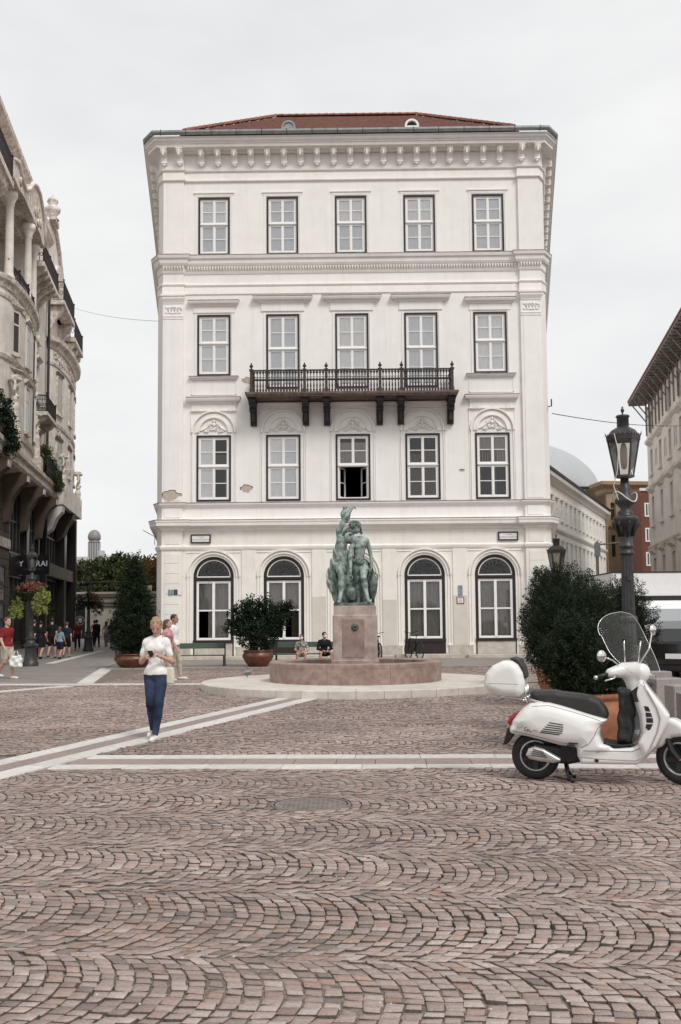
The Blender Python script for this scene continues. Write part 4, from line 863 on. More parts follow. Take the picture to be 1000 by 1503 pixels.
sp = MB(); sp.lathe([(0.085, 0), (0.09, 0.015), (0.07, 0.03), (0.055, 0.02)], 16); sp.lathe([(0.05, 0.0), (0.05, 0.05), (0.025, 0.055), (0.02, 0.02)], 14)
s_o = sp.build('spout', M_BRONZED, ped, True); s_o.location = (0.0, -0.535, 1.43); s_o.rotation_euler = (PI/2, 0, 0)
# ================================================================== STATUE of two girls with jugs
st = thing('bronze_statue', 'green bronze statue of two draped girls with water jugs on the fountain pedestal', 'statue', (FC[0], FC[1], zt))
def sc(cx, cy, y): return ((cx-517)*0.00192, y, (1385-cy)*0.00192)
MB().bevbox(-0.50, -0.42, 0.0, 0.47, 0.42, 0.075, 0.01).build('statue_base', M_BRONZED, st)
fA = SDF()      # taller girl, arm raised round the jug on her shoulder
fA.chain([sc(330,1330,-0.30), sc(352,1180,-0.22), sc(352,1120,-0.22), sc(360,1030,-0.25), sc(325,880,-0.10), sc(325,830,-0.05)], [0.045,0.055,0.072,0.075,0.115,0.125], 0.04)   # left leg
fA.ell((-0.375, -0.37, 0.095), (0.05, 0.11, 0.035), 0.03)
fA.chain([sc(420,1335,-0.05), sc(405,1050,-0.05), sc(385,850,0.0)], [0.05,0.08,0.12], 0.05)
fA.chain([sc(350,840,-0.02), sc(345,740,-0.03), sc(350,640,-0.06), sc(375,540,-0.04), sc(385,480,-0.02)], [0.155,0.125,0.13,0.135,0.10], 0.06)
fA.ell(sc(325,580,-0.15), (0.06, 0.055, 0.06), 0.03); fA.ell(sc(385,575,-0.16), (0.055, 0.05, 0.055), 0.03)
fA.chain([sc(330,490,-0.05), sc(330,440,-0.08), sc(370,360,-0.14)], [0.075,0.07,0.062], 0.04)           # shoulder to elbow
fA.chain([sc(370,360,-0.14), sc(430,255,-0.16), sc(500,150,-0.10)], [0.062,0.052,0.036], 0.03)            # forearm raised
fA.ell(sc(513,140,-0.08), (0.045, 0.035, 0.035), 0.02)
for q in range(4): fA.cap(sc(500+q*10,132,-0.1+0.03*q), sc(522+q*7,146+q*8,-0.06+0.03*q), 0.012, 0.010, 0.008)
fA.chain([sc(400,490,0.0), sc(455,450,-0.02), sc(505,420,-0.06)], [0.10,0.085,0.08], 0.05)               # neck
fA.ell(sc(535,410,-0.06), (0.115, 0.125, 0.14), 0.03); fA.ell(sc(560,450,-0.13), (0.05,0.06,0.05), 0.03)
fA.chain([sc(440,560,0.08), sc(540,590,0.12), sc(620,570,0.10)], [0.07,0.06,0.045], 0.05)                 # arm behind the other's shoulders
fA.mesh(0.013, 'figure', M_BRONZE, st)
hA = SDF(); r_ = random.Random(3)
for k in range(60):
    a, b = r_.uniform(0, 2*PI), r_.uniform(-0.3, 1.3); c = sc(528,395,-0.04); rr = 0.128
    p = (c[0]+rr*math.cos(a)*math.cos(b), c[1]+rr*1.05*math.sin(a)*math.cos(b), c[2]+rr*1.1*math.sin(b)); hA.ell(p, [r_.uniform(0.022, 0.045)]*3, 0.012)
hA.chain([sc(590,420,0.04), sc(612,470,0.06)], [0.05,0.03], 0.02); hA.mesh(0.012, 'hair', M_BRONZED, st)
fB = SDF()      # second girl
fB.chain([sc(685,1320,-0.30), sc(655,1190,-0.23), sc(645,1130,-0.23), sc(628,1040,-0.27), sc(635,920,-0.15), sc(610,870,-0.06)], [0.043,0.05,0.068,0.072,0.105,0.12], 0.04)
fB.ell((0.345, -0.37, 0.095), (0.05, 0.11, 0.035), 0.03)
fB.chain([sc(560,1330,-0.02), sc(555,1050,-0.05), sc(560,870,0.0)], [0.05,0.08,0.12], 0.05)
fB.chain([sc(585,880,-0.02), sc(575,790,-0.04), sc(580,700,-0.07), sc(600,610,-0.06), sc(600,560,-0.03)], [0.145,0.115,0.125,0.135,0.11], 0.06)
fB.ell(sc(555,650,-0.18), (0.055, 0.05, 0.055), 0.03); fB.ell(sc(625,630,-0.18), (0.055, 0.05, 0.055), 0.03)
fB.chain([sc(660,570,-0.04), sc(700,640,-0.02), sc(735,790,-0.03), sc(728,900,-0.12)], [0.07,0.055,0.045,0.035], 0.03)
fB.ell(sc(722,930,-0.14), (0.045, 0.04, 0.04), 0.02)
for q in range(4): fB.cap(sc(705+q*9,925,-0.16), sc(700+q*9,955,-0.17), 0.011, 0.009, 0.006)
fB.chain([sc(520,590,-0.08), sc(480,660,-0.16), sc(468,790,-0.24), sc(470,920,-0.30)], [0.07,0.055,0.05,0.034], 0.03)
fB.ell(sc(470,950,-0.31), (0.04, 0.035, 0.045), 0.02)
for q in range(4): fB.cap(sc(455+q*9,960,-0.33), sc(456+q*9,990,-0.32), 0.010, 0.009, 0.006)
fB.chain([sc(575,575,-0.06), sc(520,560,-0.12), sc(480,540,-0.17)], [0.10,0.08,0.07], 0.05)
fB.cap(sc(555,575,-0.05), sc(660,575,-0.04), 0.09, 0.085, 0.05); fB.ell(sc(452,520,-0.20), (0.11, 0.115, 0.13), 0.03); fB.ell(sc(455,560,-0.29), (0.03, 0.03, 0.035), 0.03)
fB.mesh(0.013, 'figure', M_BRONZE, st)
hB = SDF()
for k in range(60):
    a, b = r_.uniform(0, 2*PI), r_.uniform(0.1, 1.5); c = sc(447,510,-0.19); rr = 0.122
    p = (c[0]+rr*math.cos(a)*math.cos(b), c[1]+rr*math.sin(a)*math.cos(b), c[2]+rr*1.15*math.sin(b)); hB.ell(p, [r_.uniform(0.02, 0.04)]*3, 0.012)
hB.mesh(0.012, 'hair', M_BRONZED, st)
folds = lambda amp, fx, fz: (lambda X, Y, Z: amp*np.sin(X*fx + Z*fz + 2.5*np.sin(Z*3.1) + Y*14))
dA = SDF()
dA.chain([sc(300,690,-0.06), sc(360,650,-0.14), sc(420,600,-0.12)], [0.075,0.05,0.05], 0.03)              # rolled cloth under the breast
dA.chain([sc(335,700,-0.02), sc(330,800,-0.02), sc(330,860,-0.01)], [0.145,0.175,0.185], 0.05); dA.chain([sc(400,720,-0.05), sc(410,860,-0.03)], [0.11,0.12], 0.04)
dA.chain([sc(280,840,0.02), sc(250,960,0.03), sc(222,1100,0.02), sc(228,1190,0.02)], [0.13,0.12,0.10,0.06], 0.05)
dA.chain([sc(265,950,0.06), sc(270,1120,0.10), sc(285,1290,0.10)], [0.10,0.10,0.09], 0.05); dA.chain([sc(400,880,0.0), sc(420,1080,0.05), sc(400,1300,0.08)], [0.12,0.11,0.10], 0.05)
dA.chain([sc(300,860,-0.10), sc(360,870,-0.16), sc(400,950,-0.14)], [0.06,0.05,0.05], 0.03)
dA.warp(folds(0.014, 55, 22)); dA.mesh(0.013, 'drapery', M_BRONZE, st)
dB = SDF()
dB.chain([sc(520,830,-0.10), sc(600,850,-0.17), sc(665,870,-0.10)], [0.07,0.07,0.06], 0.04); dB.chain([sc(585,840,-0.02), sc(585,930,-0.02)], [0.155,0.165], 0.04)
dB.chain([sc(530,930,-0.10), sc(560,1050,-0.08), sc(590,1180,0.0), sc(600,1300,0.05)], [0.09,0.085,0.085,0.08], 0.05); dB.chain([sc(690,930,0.04), sc(690,1100,0.1), sc(680,1290,0.12)], [0.08,0.08,0.08], 0.04)
dB.chain([sc(500,1000,0.02), sc(505,1200,0.08), sc(500,1320,0.08)], [0.10,0.10,0.11], 0.04)
dB.warp(folds(0.012, 50, -20)); dB.mesh(0.013, 'drapery', M_BRONZED, st)
def jug(name, c, h, r, parent, m, tilt=(0, 0)):
    mb = MB(); mb.lathe([(0.0, 0), (r*0.45, 0), (r*0.5, h*0.04), (r*0.75, h*0.2), (r, h*0.5), (r*0.98, h*0.62), (r*0.7, h*0.78), (r*0.42, h*0.86), (r*0.42, h*0.93), (r*0.62, h), (r*0.52, h), (r*0.3, h*0.9)], 20)
    mb.tube([(r*0.5, 0, h*0.95), (r*1.0, 0, h*0.92), (r*1.12, 0, h*0.75), (r*0.95, 0, h*0.6)], r*0.11, 6)
    o = mb.build(name, m, parent, True); o.location = c; o.rotation_euler = (tilt[0], tilt[1], 0.6); return o
jug('jug', sc(742,1300,0.02), 0.66, 0.115, st, M_BRONZED, (0, 0.05)); j = jug('jug', sc(485,1320,-0.20), 0.42, 0.15, st, M_BRONZED, (-0.25, 0)); jug('jug', sc(420,345,-0.04), 0.40, 0.125, st, M_BRONZE, (0.1, -0.15))
hb = MB(); hb.tube([(sc(470,970,-0.31)[0] + 0.045*math.cos(a), -0.31, sc(470,1035,0)[2] + 0.05*math.sin(a)) for a in np.linspace(0, 2*PI, 14)], 0.012, 6); hb.tube([sc(470,960,-0.31), sc(470,1010,-0.31)], 0.014, 6); hb.build('jug_handle', M_BRONZE, j.parent)

# ================================================================== FOLIAGE
def leaf_mat(name, c1, c2, rough=0.55):
    m = bpy.data.materials.new(name); m.use_nodes = True; t = m.node_tree; n = t.nodes; L = t.links.new; p = n['Principled BSDF']
    at = n.new('ShaderNodeAttribute'); at.attribute_name = 'tone'; rp = n.new('ShaderNodeValToRGB'); rp.color_ramp.elements[0].color = (*c2, 1); rp.color_ramp.elements[1].color = (*c1, 1); L(at.outputs['Fac'], rp.inputs[0]); L(rp.outputs[0], p.inputs['Base Color'])
    p.inputs['Roughness'].default_value = rough; p.inputs['Specular IOR Level'].default_value = 0.12; return m
M_YEW = leaf_mat('yew_needles', (0.030, 0.046, 0.020), (0.005, 0.009, 0.005)); M_LAUREL = leaf_mat('dark_laurel_leaves', (0.028, 0.048, 0.024), (0.006, 0.011, 0.007), 0.5)
M_TREEG = leaf_mat('tree_leaves', (0.11, 0.13, 0.05), (0.032, 0.048, 0.021)); M_TREEO = leaf_mat('autumn_leaves', (0.26, 0.13, 0.045), (0.09, 0.05, 0.02)); M_LIMEG = leaf_mat('lime_foliage', (0.34, 0.36, 0.11), (0.15, 0.18, 0.045)); M_REDFL = leaf_mat('red_brown_foliage', (0.30, 0.12, 0.07), (0.10, 0.05, 0.04))
M_BARK = mat('bark', (0.07, 0.055, 0.045), 0.9, noise=0.4, nscale=8, bump=0.5)
def foliage(name, blobs, n_shoot, shoot_len, per, ll, lw, m, parent, up=0.5, seed=1, shell=0.55, spread=0.5, zmin=None):
    g = np.random.default_rng(seed); B = np.array([[*c, *r] for c, r in blobs]); wgt = (B[:, 3]*B[:, 4] + B[:, 4]*B[:, 5] + B[:, 3]*B[:, 5]); wgt = wgt/wgt.sum()
    bi = g.choice(len(B), n_shoot, p=wgt); d = g.normal(size=(n_shoot, 3)); d /= np.linalg.norm(d, axis=1, keepdims=True); q = shell + (1-shell)*g.random((n_shoot, 1))**0.6
    base = B[bi, :3] + d*B[bi, 3:]*q; dr = d + np.array([0, 0, up]) + g.normal(0, 0.35, (n_shoot, 3)); dr /= np.linalg.norm(dr, axis=1, keepdims=True)
    tone_s = np.clip(0.5 + 0.3*g.normal(size=n_shoot), 0, 1)
    t = g.random((n_shoot, per, 1)); pos = base[:, None] + dr[:, None]*shoot_len*(t - 0.3) ; a = g.normal(size=(n_shoot, per, 3)); a -= (a*dr[:, None]).sum(2, keepdims=True)*dr[:, None]; a /= np.linalg.norm(a, axis=2, keepdims=True) + 1e-6
    pos = pos + a*spread*shoot_len*0.25*g.random((n_shoot, per, 1)); ld = dr[:, None]*0.6 + a*0.8 + g.normal(0, 0.25, a.shape); ld /= np.linalg.norm(ld, axis=2, keepdims=True)
    sd_ = np.cross(ld, g.normal(size=ld.shape)); sd_ /= np.linalg.norm(sd_, axis=2, keepdims=True) + 1e-6; L_ = ll*(0.7 + 0.6*g.random((n_shoot, per, 1))); W_ = lw*(0.7 + 0.6*g.random((n_shoot, per, 1)))
    v = np.stack([pos, pos + ld*L_*0.5 + sd_*W_*0.5, pos + ld*L_, pos + ld*L_*0.5 - sd_*W_*0.5], 2).reshape(-1, 3)
    if zmin is not None: v[:, 2] = np.maximum(v[:, 2], zmin)
    k = n_shoot*per; o = np_mesh(name, v, np.arange(k*4).reshape(k, 4), m, parent); tn = np.clip(np.repeat(tone_s, per) + g.normal(0, 0.15, k), 0, 1)
    at = o.data.attributes.new('tone', 'FLOAT', 'POINT'); at.data.foreach_set('value', np.repeat(tn, 4).astype(np.float32)); return o
M_TERRA = mat('terracotta', (0.30, 0.115, 0.055), 0.7, noise=0.3, nscale=5, bump=0.2, bscale=30, stain=0.5)
M_TERRAG = mat('glazed_brown_terracotta', (0.17, 0.06, 0.032), 0.35, noise=0.4, nscale=5, col2=(0.08, 0.028, 0.018), bump=0.15)
M_SOIL = mat('soil', (0.03, 0.022, 0.017), 0.95)
def pot(parent, r, h, m, belly=1.08, foot=0.62):
    mb = MB(); mb.lathe([(0, 0), (r*foot, 0), (r*(foot+0.05), h*0.03), (r*0.84, h*0.25), (r*belly, h*0.60), (r*belly, h*0.70), (r*0.98, h*0.84), (r*0.93, h*0.88), (r*0.97, h*0.90), (r*1.02, h*0.93), (r*1.02, h*0.985), (r*0.98, h), (r*0.90, h), (r*0.88, h*0.9)], 40)
    p = mb.build('pot', m, parent, True); MB().lathe([(0, h*0.92), (r*0.89, h*0.92)], 30).build('soil', M_SOIL, parent); return p
def stems(parent, n, z0, z1, r, seed):
    g = random.Random(seed)
    for k in range(n):
        a = 2*PI*k/n + g.uniform(-.3, .3); q = r*g.uniform(.4, 1); MB().tube([(0.3*q*math.cos(a), 0.3*q*math.sin(a), z0), (0.6*q*math.cos(a+.1), 0.6*q*math.sin(a+.1), (z0+z1)/2), (q*math.cos(a), q*math.sin(a), z1)], [0.03, 0.024, 0.012], 6).build('stem', M_BARK, parent)
def yew(label, x, y, r, h, br, top, seed, m=M_TERRA, n=1500):
    t = thing('potted_yew', label, 'plant', (x, y, 0), group='potted yews behind the scooter'); pot(t, r, h, m); zc = (h + top)/2; g = random.Random(seed)
    bl = [((0, 0, zc - 0.05), (br, br, (top-h)/2 - 0.08)), ((0, 0, zc-0.25), (br*0.92, br*0.92, (top-h)/2-0.15))]
    for k in range(7):
        a = 2*PI*k/7 + g.random(); q = br*g.uniform(0.35, 0.75); hh = g.uniform(0.30, 0.46); bl.append(((q*math.cos(a), q*math.sin(a), top - hh + 0.12 - (q/br)**2*0.35), (0.16, 0.16, hh)))
    foliage('crown', bl, n, 0.17, 26, 0.036, 0.014, M_YEW, t, up=0.7, seed=seed, shell=0.5, zmin=h*0.9)
    co = MB(); co.ball((0, 0, zc-0.05), (br*0.62, br*0.62, (top-h)/2*0.72), 14, 9); co.build('inner_branches', M_YEW, t, True); stems(t, 5, h*0.85, zc, br*0.5, seed); return t
yew('clipped dark yew in a wide terracotta pot directly behind the scooter seat', 2.86, 12.6, 0.44, 0.70, 0.56, 1.62, 11, n=1500)
yew('clipped dark yew in a terracotta pot, second from the scooter', 3.18, 14.6, 0.44, 0.70, 0.74, 2.0, 12, n=1700)
yew('tall bushy yew in a bulging terracotta pot, third from the scooter', 3.90, 18.9, 0.46, 0.70, 0.78, 2.50, 13, n=1900)
yew('bushy yew in the terracotta pot farthest from the scooter', 4.42, 22.0, 0.46, 0.70, 0.80, 2.62, 14, n=1800)
yew('bushy yew in a terracotta pot beyond the street lamp beside the parked truck', 5.35, 20.4, 0.46, 0.70, 0.72, 2.30, 15, n=1600)
# laurel in the glazed pot
t = thing('potted_laurel', 'spreading leafy dark shrub in a glazed brown pot beside the bench', 'plant', (-3.19, 35.0, 0.045)); pot(t, 0.50, 0.56, M_TERRAG, 1.06, 0.60)
bl = [((0, 0, 1.15), (0.74, 0.7, 0.62)), ((-0.65, 0, 1.75), (0.30, 0.3, 0.34)), ((-0.25, 0, 1.95), (0.26, 0.26, 0.42)), ((0.25, 0, 1.95), (0.24, 0.26, 0.40)), ((0.70, 0, 1.75), (0.34, 0.3, 0.28)), ((1.0, 0.05, 1.95), (0.18, 0.2, 0.2)), ((-0.8, 0, 1.3), (0.32, 0.3, 0.28)), ((0.55, 0, 1.5), (0.4, 0.35, 0.35))]
foliage('crown', bl, 1100, 0.24, 14, 0.085, 0.045, M_LAUREL, t, up=0.6, seed=21, shell=0.2); stems(t, 7, 0.5, 1.6, 0.7, 5)
# conifer in the left pot
t = thing('potted_conifer', 'tall conical conifer in a brown bowl planter at the corner of the white building', 'plant', (-7.45, 35.1, 0.0)); pot(t, 0.62, 0.52, M_TERRAG, 1.05, 0.55)
bl = []
for k in range(11):
    z = 0.75 + k*0.285; rr = 0.80*(1 - (k/12.0)**1.5)*(0.8 if k == 0 else 1); bl.append(((0, 0, z), (rr, rr, 0.28)))
foliage('crown', bl, 2600, 0.34, 22, 0.07, 0.028, M_YEW, t, up=0.25, seed=22, shell=0.25, spread=0.7); MB().tube([(0, 0, 0.4), (0.03, 0, 2.0), (0, 0, 3.5)], [0.06, 0.045, 0.01], 8).build('trunk', M_BARK, t)

# ================================================================== STREET LAMPS
M_LAMP = mat('grey_black_cast_iron', (0.05, 0.049, 0.051), 0.42, metal=0.35, noise=0.3, nscale=10, bump=0.1); M_LGLASS = glass('smoky_lamp_glass', (0.80, 0.76, 0.71), 0.08, rough=0.06); M_OPAL = mat('opal_lamp_globe', (0.62, 0.59, 0.54), 0.4)
M_RUST = mat('rusty_green_iron', (0.05, 0.055, 0.05), 0.6, metal=0.2, noise=0.4, nscale=8); M_WIRE = mat('white_cable', (0.6, 0.58, 0.55), 0.6)
def lantern(t, z0, s=1.0, parent_name='lantern', m=M_LAMP):
    """hexagonal tapered lantern, bottom at z0"""
    n = 6; zb, zt_ = z0, z0 + 0.50*s; rb, rt_ = 0.122*s, 0.212*s
    def hx(r, z, ph=0.0): return [(r*math.cos(2*PI*k/n + ph), r*math.sin(2*PI*k/n + ph), z) for k in range(n)]
    ph = PI/6+0.25; mb = MB(); mb.loft([hx(rb*1.1, zb-0.03*s, ph), hx(rb*1.1, zb, ph)])
    a, b = hx(rb, zb, ph), hx(rt_, zt_, ph)
    for k in range(n): mb.tube([a[k], b[k]], 0.012*s, 5)
    mb.loft([hx(rt_*1.06, zt_-0.02*s, ph), hx(rt_*1.10, zt_+0.05*s, ph), hx(rt_*1.0, zt_+0.06*s, ph), hx(rt_*0.75, zt_+0.13*s, ph), hx(rt_*0.42, zt_+0.17*s, ph)])
    for k in range(n):
        c, d = Vector(b[k])*1.0, Vector(b[(k+1) % n]); 
        for j in range(4):
            p = c + (d-c)*(j/4); p = Vector((p.x*1.08, p.y*1.08, zt_+0.05*s)); q = 0.05*s if j == 0 else 0.022*s; o_ = Vector((p.x, p.y, 0)).normalized(); mb.tube([p, p + o_*0.015*s + Vector((0, 0, q))], [0.012*s, 0.003*s], 4)
    lan = mb.build(parent_name, m, t)
    mb = MB(); mb.lathe([(0.075*s, zt_+0.15*s), (0.082*s, zt_+0.17*s), (0.082*s, zt_+0.30*s), (0.098*s, zt_+0.315*s), (0.085*s, zt_+0.335*s), (0.012*s, zt_+0.345*s), (0.012*s, zt_+0.375*s), (0.025*s, zt_+0.395*s), (0.025*s, zt_+0.415*s), (0.010*s, zt_+0.435*s), (0.014*s, zt_+0.45*s), (0, zt_+0.465*s)], 14); 
    pass
    mb.build('chimney', m, lan, True)
    for k in range(n):
        e, f = a[k], a[(k+1) % n]; g_, h_ = b[(k+1) % n], b[k]; MB().add([e, f, g_, h_], [(0, 1, 2, 3)]).build('glass_pane', M_LGLASS, lan)
    MB().lathe([(0, zb+0.08*s), (0.035*s, zb+0.1*s), (0.05*s, zb+0.2*s), (0.05*s, zb+0.36*s), (0.03*s, zb+0.44*s), (0, zb+0.45*s)], 12).build('opal_globe', M_OPAL, lan, True)
    return lan
def lamp_post(label, loc, H=3.50, s=1.0, m=M_LAMP, group='cast iron street lamps', name='street_lamp'):
    t = thing(name, label, 'street lamp', loc, group=group); mb = MB(); n8 = 8
    mb.lathe([(0.0, 0), (0.28, 0), (0.28, 0.14), (0.25, 0.17), (0.235, 0.20), (0.20, 0.66), (0.225, 0.70), (0.285, 0.74), (0.285, 0.79), (0.20, 0.83), (0.16, 0.90), (0.155, 0.97), (0.20, 1.0), (0.20, 1.04), (0.13, 1.08), (0.105, 1.20), (0.10, 1.25)], 24)
    base = mb.build('base', m, t); sharp(base, 45)
    zt0 = H - 0.62; sh = MB(); nf = 12; rings = []
    for z, r in ((1.22, 0.098), (1.3, 0.090), (zt0-0.42, 0.074)):
        rings.append([((r if k % 2 else r*0.86)*math.cos(2*PI*k/(2*nf)), (r if k % 2 else r*0.86)*math.sin(2*PI*k/(2*nf)), z) for k in range(2*nf)])
    sh.loft(rings); sh.lathe([(0.10, 1.54), (0.114, 1.56), (0.114, 1.60), (0.10, 1.62)], 18)
    shaft = sh.build('shaft', m, t)
    ca = MB(); z = zt0 - 0.42; ca.lathe([(0.085, z), (0.095, z+0.01), (0.095, z+0.03), (0.08, z+0.05), (0.08, z+0.09), (0.095, z+0.10), (0.095, z+0.12), (0.078, z+0.14), (0.082, z+0.30), (0.10, z+0.34), (0.155, z+0.44), (0.165, z+0.48), (0.15, z+0.50), (0.09, z+0.51), (0.10, z+0.55), (0.09, z+0.57), (0.06, z+0.60), (0.13, z+0.68), (0.135, z+0.72), (0.07, z+0.80), (0.085, z+0.86), (0.055, z+0.90), (0.045, H-0.04), (0.0, H-0.03)], 20)
    for k in range(8):
        a = 2*PI*k/8; ca.tube([(0.085*math.cos(a), 0.085*math.sin(a), z+0.24), (0.13*math.cos(a), 0.13*math.sin(a), z+0.36), (0.175*math.cos(a), 0.175*math.sin(a), z+0.42), (0.16*math.cos(a), 0.16*math.sin(a), z+0.36)], [0.02, 0.025, 0.018, 0.008], 5)
    for s_ in (-1, 1): ca.tube([(0.0, 0, H-0.16), (s_*0.04, 0, H-0.14), (s_*0.035, 0, H-0.04)], 0.02, 6)
    ca.build('capital', m, t, True); lantern(t, H, s, m=m); return t
L1 = lamp_post('tall cast iron street lamp with hexagonal lantern and loose white cable behind the scooter', (3.58, 13.3, 0), 3.45, 0.95)
wc = MB(); wc.tube([(-0.16, -0.16, 3.98), (-0.12, -0.19, 3.75), (-0.13, -0.16, 3.5), (-0.17, -0.1, 3.3), (-0.12, -0.12, 3.12)], 0.006, 5); wc.tube([(0.155*math.cos(a)*(1+0.06*math.sin(3*a)), 0.155*math.sin(a), 3.16 + 0.07*math.sin(2*a+0.6)) for a in np.linspace(0, 4*PI, 50)], 0.008, 5)
wc.build('cable', M_WIRE, L1); MB().box(-0.03, -0.11, 2.08, 0.03, -0.075, 2.14).build('cable_clip', M_RUST, L1)
L2 = lamp_post('cast iron street lamp with lime and red flower basket by the left shopfronts', (-11.85, 37.9, 0), 3.55)
L3 = lamp_post('darker street lamp with a green flower basket farther up the left street', (-14.5, 56.5, 0), 3.75, m=M_RUST)
L4 = lamp_post('distant street lamp in front of the pale wall at the street end', (-16.6, 80.0, 0), 4.3, m=M_RUST)
def basket(label, loc, m_bowl, fol, seed):
    t = thing('flower_basket', label, 'flower basket', loc, group='flower baskets on the street lamps')
    mb = MB(); mb.lathe([(0.12, -0.30), (0.2, -0.28), (0.42, -0.05), (0.45, 0.0), (0.38, 0.0), (0.12, -0.2)], 20); mb.build('bowl', m_bowl, t, True)
    for k, (m, bl, n, up) in enumerate(fol): foliage('flowers', bl, n, 0.16, 12, 0.07, 0.04, m, t, up=up, seed=seed+k, shell=0.2)
    return t
basket('basket of orange red flowers and trailing lime foliage on the street lamp by the shopfronts', (-11.85, 37.9, 2.72), M_SOIL, [(M_REDFL, [((0, 0, 0.12), (0.5, 0.5, 0.2))], 260, 0.7), (M_LIMEG, [((0.48, -0.25, -0.15), (0.26, 0.26, 0.28)), ((0.42, -0.3, -0.5), (0.24, 0.24, 0.32)), ((-0.5, -0.25, -0.75), (0.22, 0.2, 0.2)), ((-0.42, -0.25, -0.45), (0.14, 0.16, 0.3))], 260, -0.5), (M_LAUREL, [((-0.4, -0.1, -0.1), (0.3, 0.35, 0.3)), ((0, 0, 0), (0.45, 0.45, 0.15))], 160, 0.1)], 31)
basket('dark green trailing flower basket on the lamp farther up the street', (-14.5, 56.5, 2.75), M_SOIL, [(M_LAUREL, [((0, 0, 0.0), (0.75, 0.75, 0.42)), ((0.55, -0.2, -0.4), (0.3, 0.3, 0.4)), ((-0.5, -0.2, -0.2), (0.3, 0.3, 0.3))], 300, 0.1), (M_REDFL, [((0.35, -0.3, 0.25), (0.3, 0.3, 0.2)), ((0.6, -0.3, -0.3), (0.25, 0.2, 0.3))], 60, 0.3)], 41)
# wall lantern at the right corner of the white building
wl = thing('wall_lantern', 'small black hexagonal lantern post before the right corner of the white building', 'street lamp', (8.15, 40.6, 0.045), group='cast iron street lamps')
wlm = MB(); wlm.lathe([(0.0, 0), (0.22, 0), (0.22, 0.12), (0.17, 0.16), (0.15, 0.7), (0.2, 0.74), (0.1, 0.85), (0.07, 1.0), (0.06, 2.6), (0.09, 2.66), (0.11, 2.78), (0.06, 2.86), (0.05, 2.95), (0.11, 3.02), (0.10, 3.08), (0.045, 3.14), (0.04, 3.34)], 16); wlm.build('post', M_IRON, wl, True); lantern(wl, 3.35, 1.62, m=M_IRON)

# ================================================================== BENCHES
M_GREENW = mat('green_painted_wood', (0.075, 0.125, 0.10), 0.6, noise=0.3, nscale=12, stretch=(0.6, 6, 6), stain=0.5)
def bench(label, loc, rz, L_=2.3):
    t = thing('bench', label, 'bench', loc, rz, 'green benches by the white building')
    for y in (-0.20, -0.06, 0.08): MB().bevbox(-L_/2, y-0.055, 0.355, L_/2, y+0.055, 0.39, 0.006).build('seat_slat', M_GREENW, t)
    for z in (0.60, ): 
        MB().bevbox(-L_/2, 0.20, z, L_/2, 0.235, z+0.19, 0.006).build('back_slat', M_GREENW, t)
    for s in (-1, 1):
        x = s*(L_/2-0.02); MB().box(x-0.02, 0.16, 0, x+0.02, 0.20, 0.79).build('leg', M_IRON, t); MB().box(x-0.02, -0.24, 0.0, x+0.02, -0.20, 0.355).build('leg', M_IRON, t); MB().box(x-0.02, -0.2, 0.325, x+0.02, 0.16, 0.353).build('arm_bar', M_IRON, t)
    return t
bench('green slatted bench with thin iron legs left of the glazed pot', (-6.05, 35.7, 0.045), 0.0, 3.3)
bench('green slatted bench carrying the seated boys behind the fountain', (-1.45, 36.6, 0.045), 0.0, 2.5)

# ================================================================== BICYCLES
M_TYRE = mat('black_rubber', (0.018, 0.018, 0.018), 0.75); M_CHROME = mat('chrome', (0.75, 0.74, 0.72), 0.14, metal=1.0); M_BLACKM = mat('black_metal', (0.015, 0.015, 0.016), 0.35, metal=0.3)
def bicycle(label, loc, rz):
    t = thing('bicycle', label, 'bicycle', loc, rz, 'bicycles leaning at the white building'); r = 0.34
    for x in (-0.52, 0.52):
        mb = MB(); mb.tube([(x + r*math.cos(a), 0, r + 0.0 + r*math.sin(a)) for a in np.linspace(0, 2*PI, 33)], 0.027, 6, caps=False); w_ = mb.build('wheel', M_TYRE, t, True)
        sp = MB()
        for k in range(14): a = 2*PI*k/14; sp.tube([(x, 0, r), (x + r*math.cos(a), 0, r + r*math.sin(a))], 0.004, 4)
        sp.tube([(x, -0.05, r), (x, 0.05, r)], 0.025, 8); sp.build('spokes', M_BLACKM, w_)
    fr = MB(); bb = (-0.08, 0, 0.29); seat = (-0.22, 0, 0.78); hd = (0.36, 0, 0.80); hd2 = (0.40, 0, 0.66)
    for a, b in ((bb, seat), (bb, hd2), (seat, hd), (bb, (-0.52, 0, r)), (seat, (-0.52, 0, r)), (hd, (0.44, 0, 0.55)), ((0.44, 0, 0.55), (0.52, 0, r))): fr.tube([a, b], 0.025, 6)
    fr.build('frame', M_BLACKM, t); hb = MB(); hb.tube([(0.36, 0, 0.80), (0.34, 0, 1.02)], 0.014, 6); hb.tube([(0.22, -0.30, 1.08), (0.36, -0.2, 1.05), (0.34, 0, 1.02), (0.36, 0.2, 1.05), (0.22, 0.30, 1.08)], 0.013, 6); hb.build('handlebar', M_BLACKM, t)
    sd = MB(); sd.tube([seat, (-0.24, 0, 0.90)], 0.013, 6); sd.ball((-0.24, 0, 0.93), (0.14, 0.07, 0.035), 10, 5); sd.build('saddle', M_BLACKM, t)
    ck = MB(); ck.lathe([(0.08, -0.004), (0.085, 0), (0.08, 0.004)], 18); o = ck.build('chainring', M_CHROME, t); o.location = bb; o.rotation_euler = (PI/2, 0, 0)
    pe = MB(); pe.tube([(-0.08, -0.06, 0.29), (0.02, -0.07, 0.15)], 0.01, 5); pe.box(-0.02, -0.16, 0.13, 0.06, -0.07, 0.15); pe.tube([(-0.08, 0.06, 0.29), (-0.18, 0.07, 0.43)], 0.01, 5); pe.box(-0.22, 0.07, 0.42, -0.14, 0.16, 0.44); pe.build('pedals', M_BLACKM, t); return t
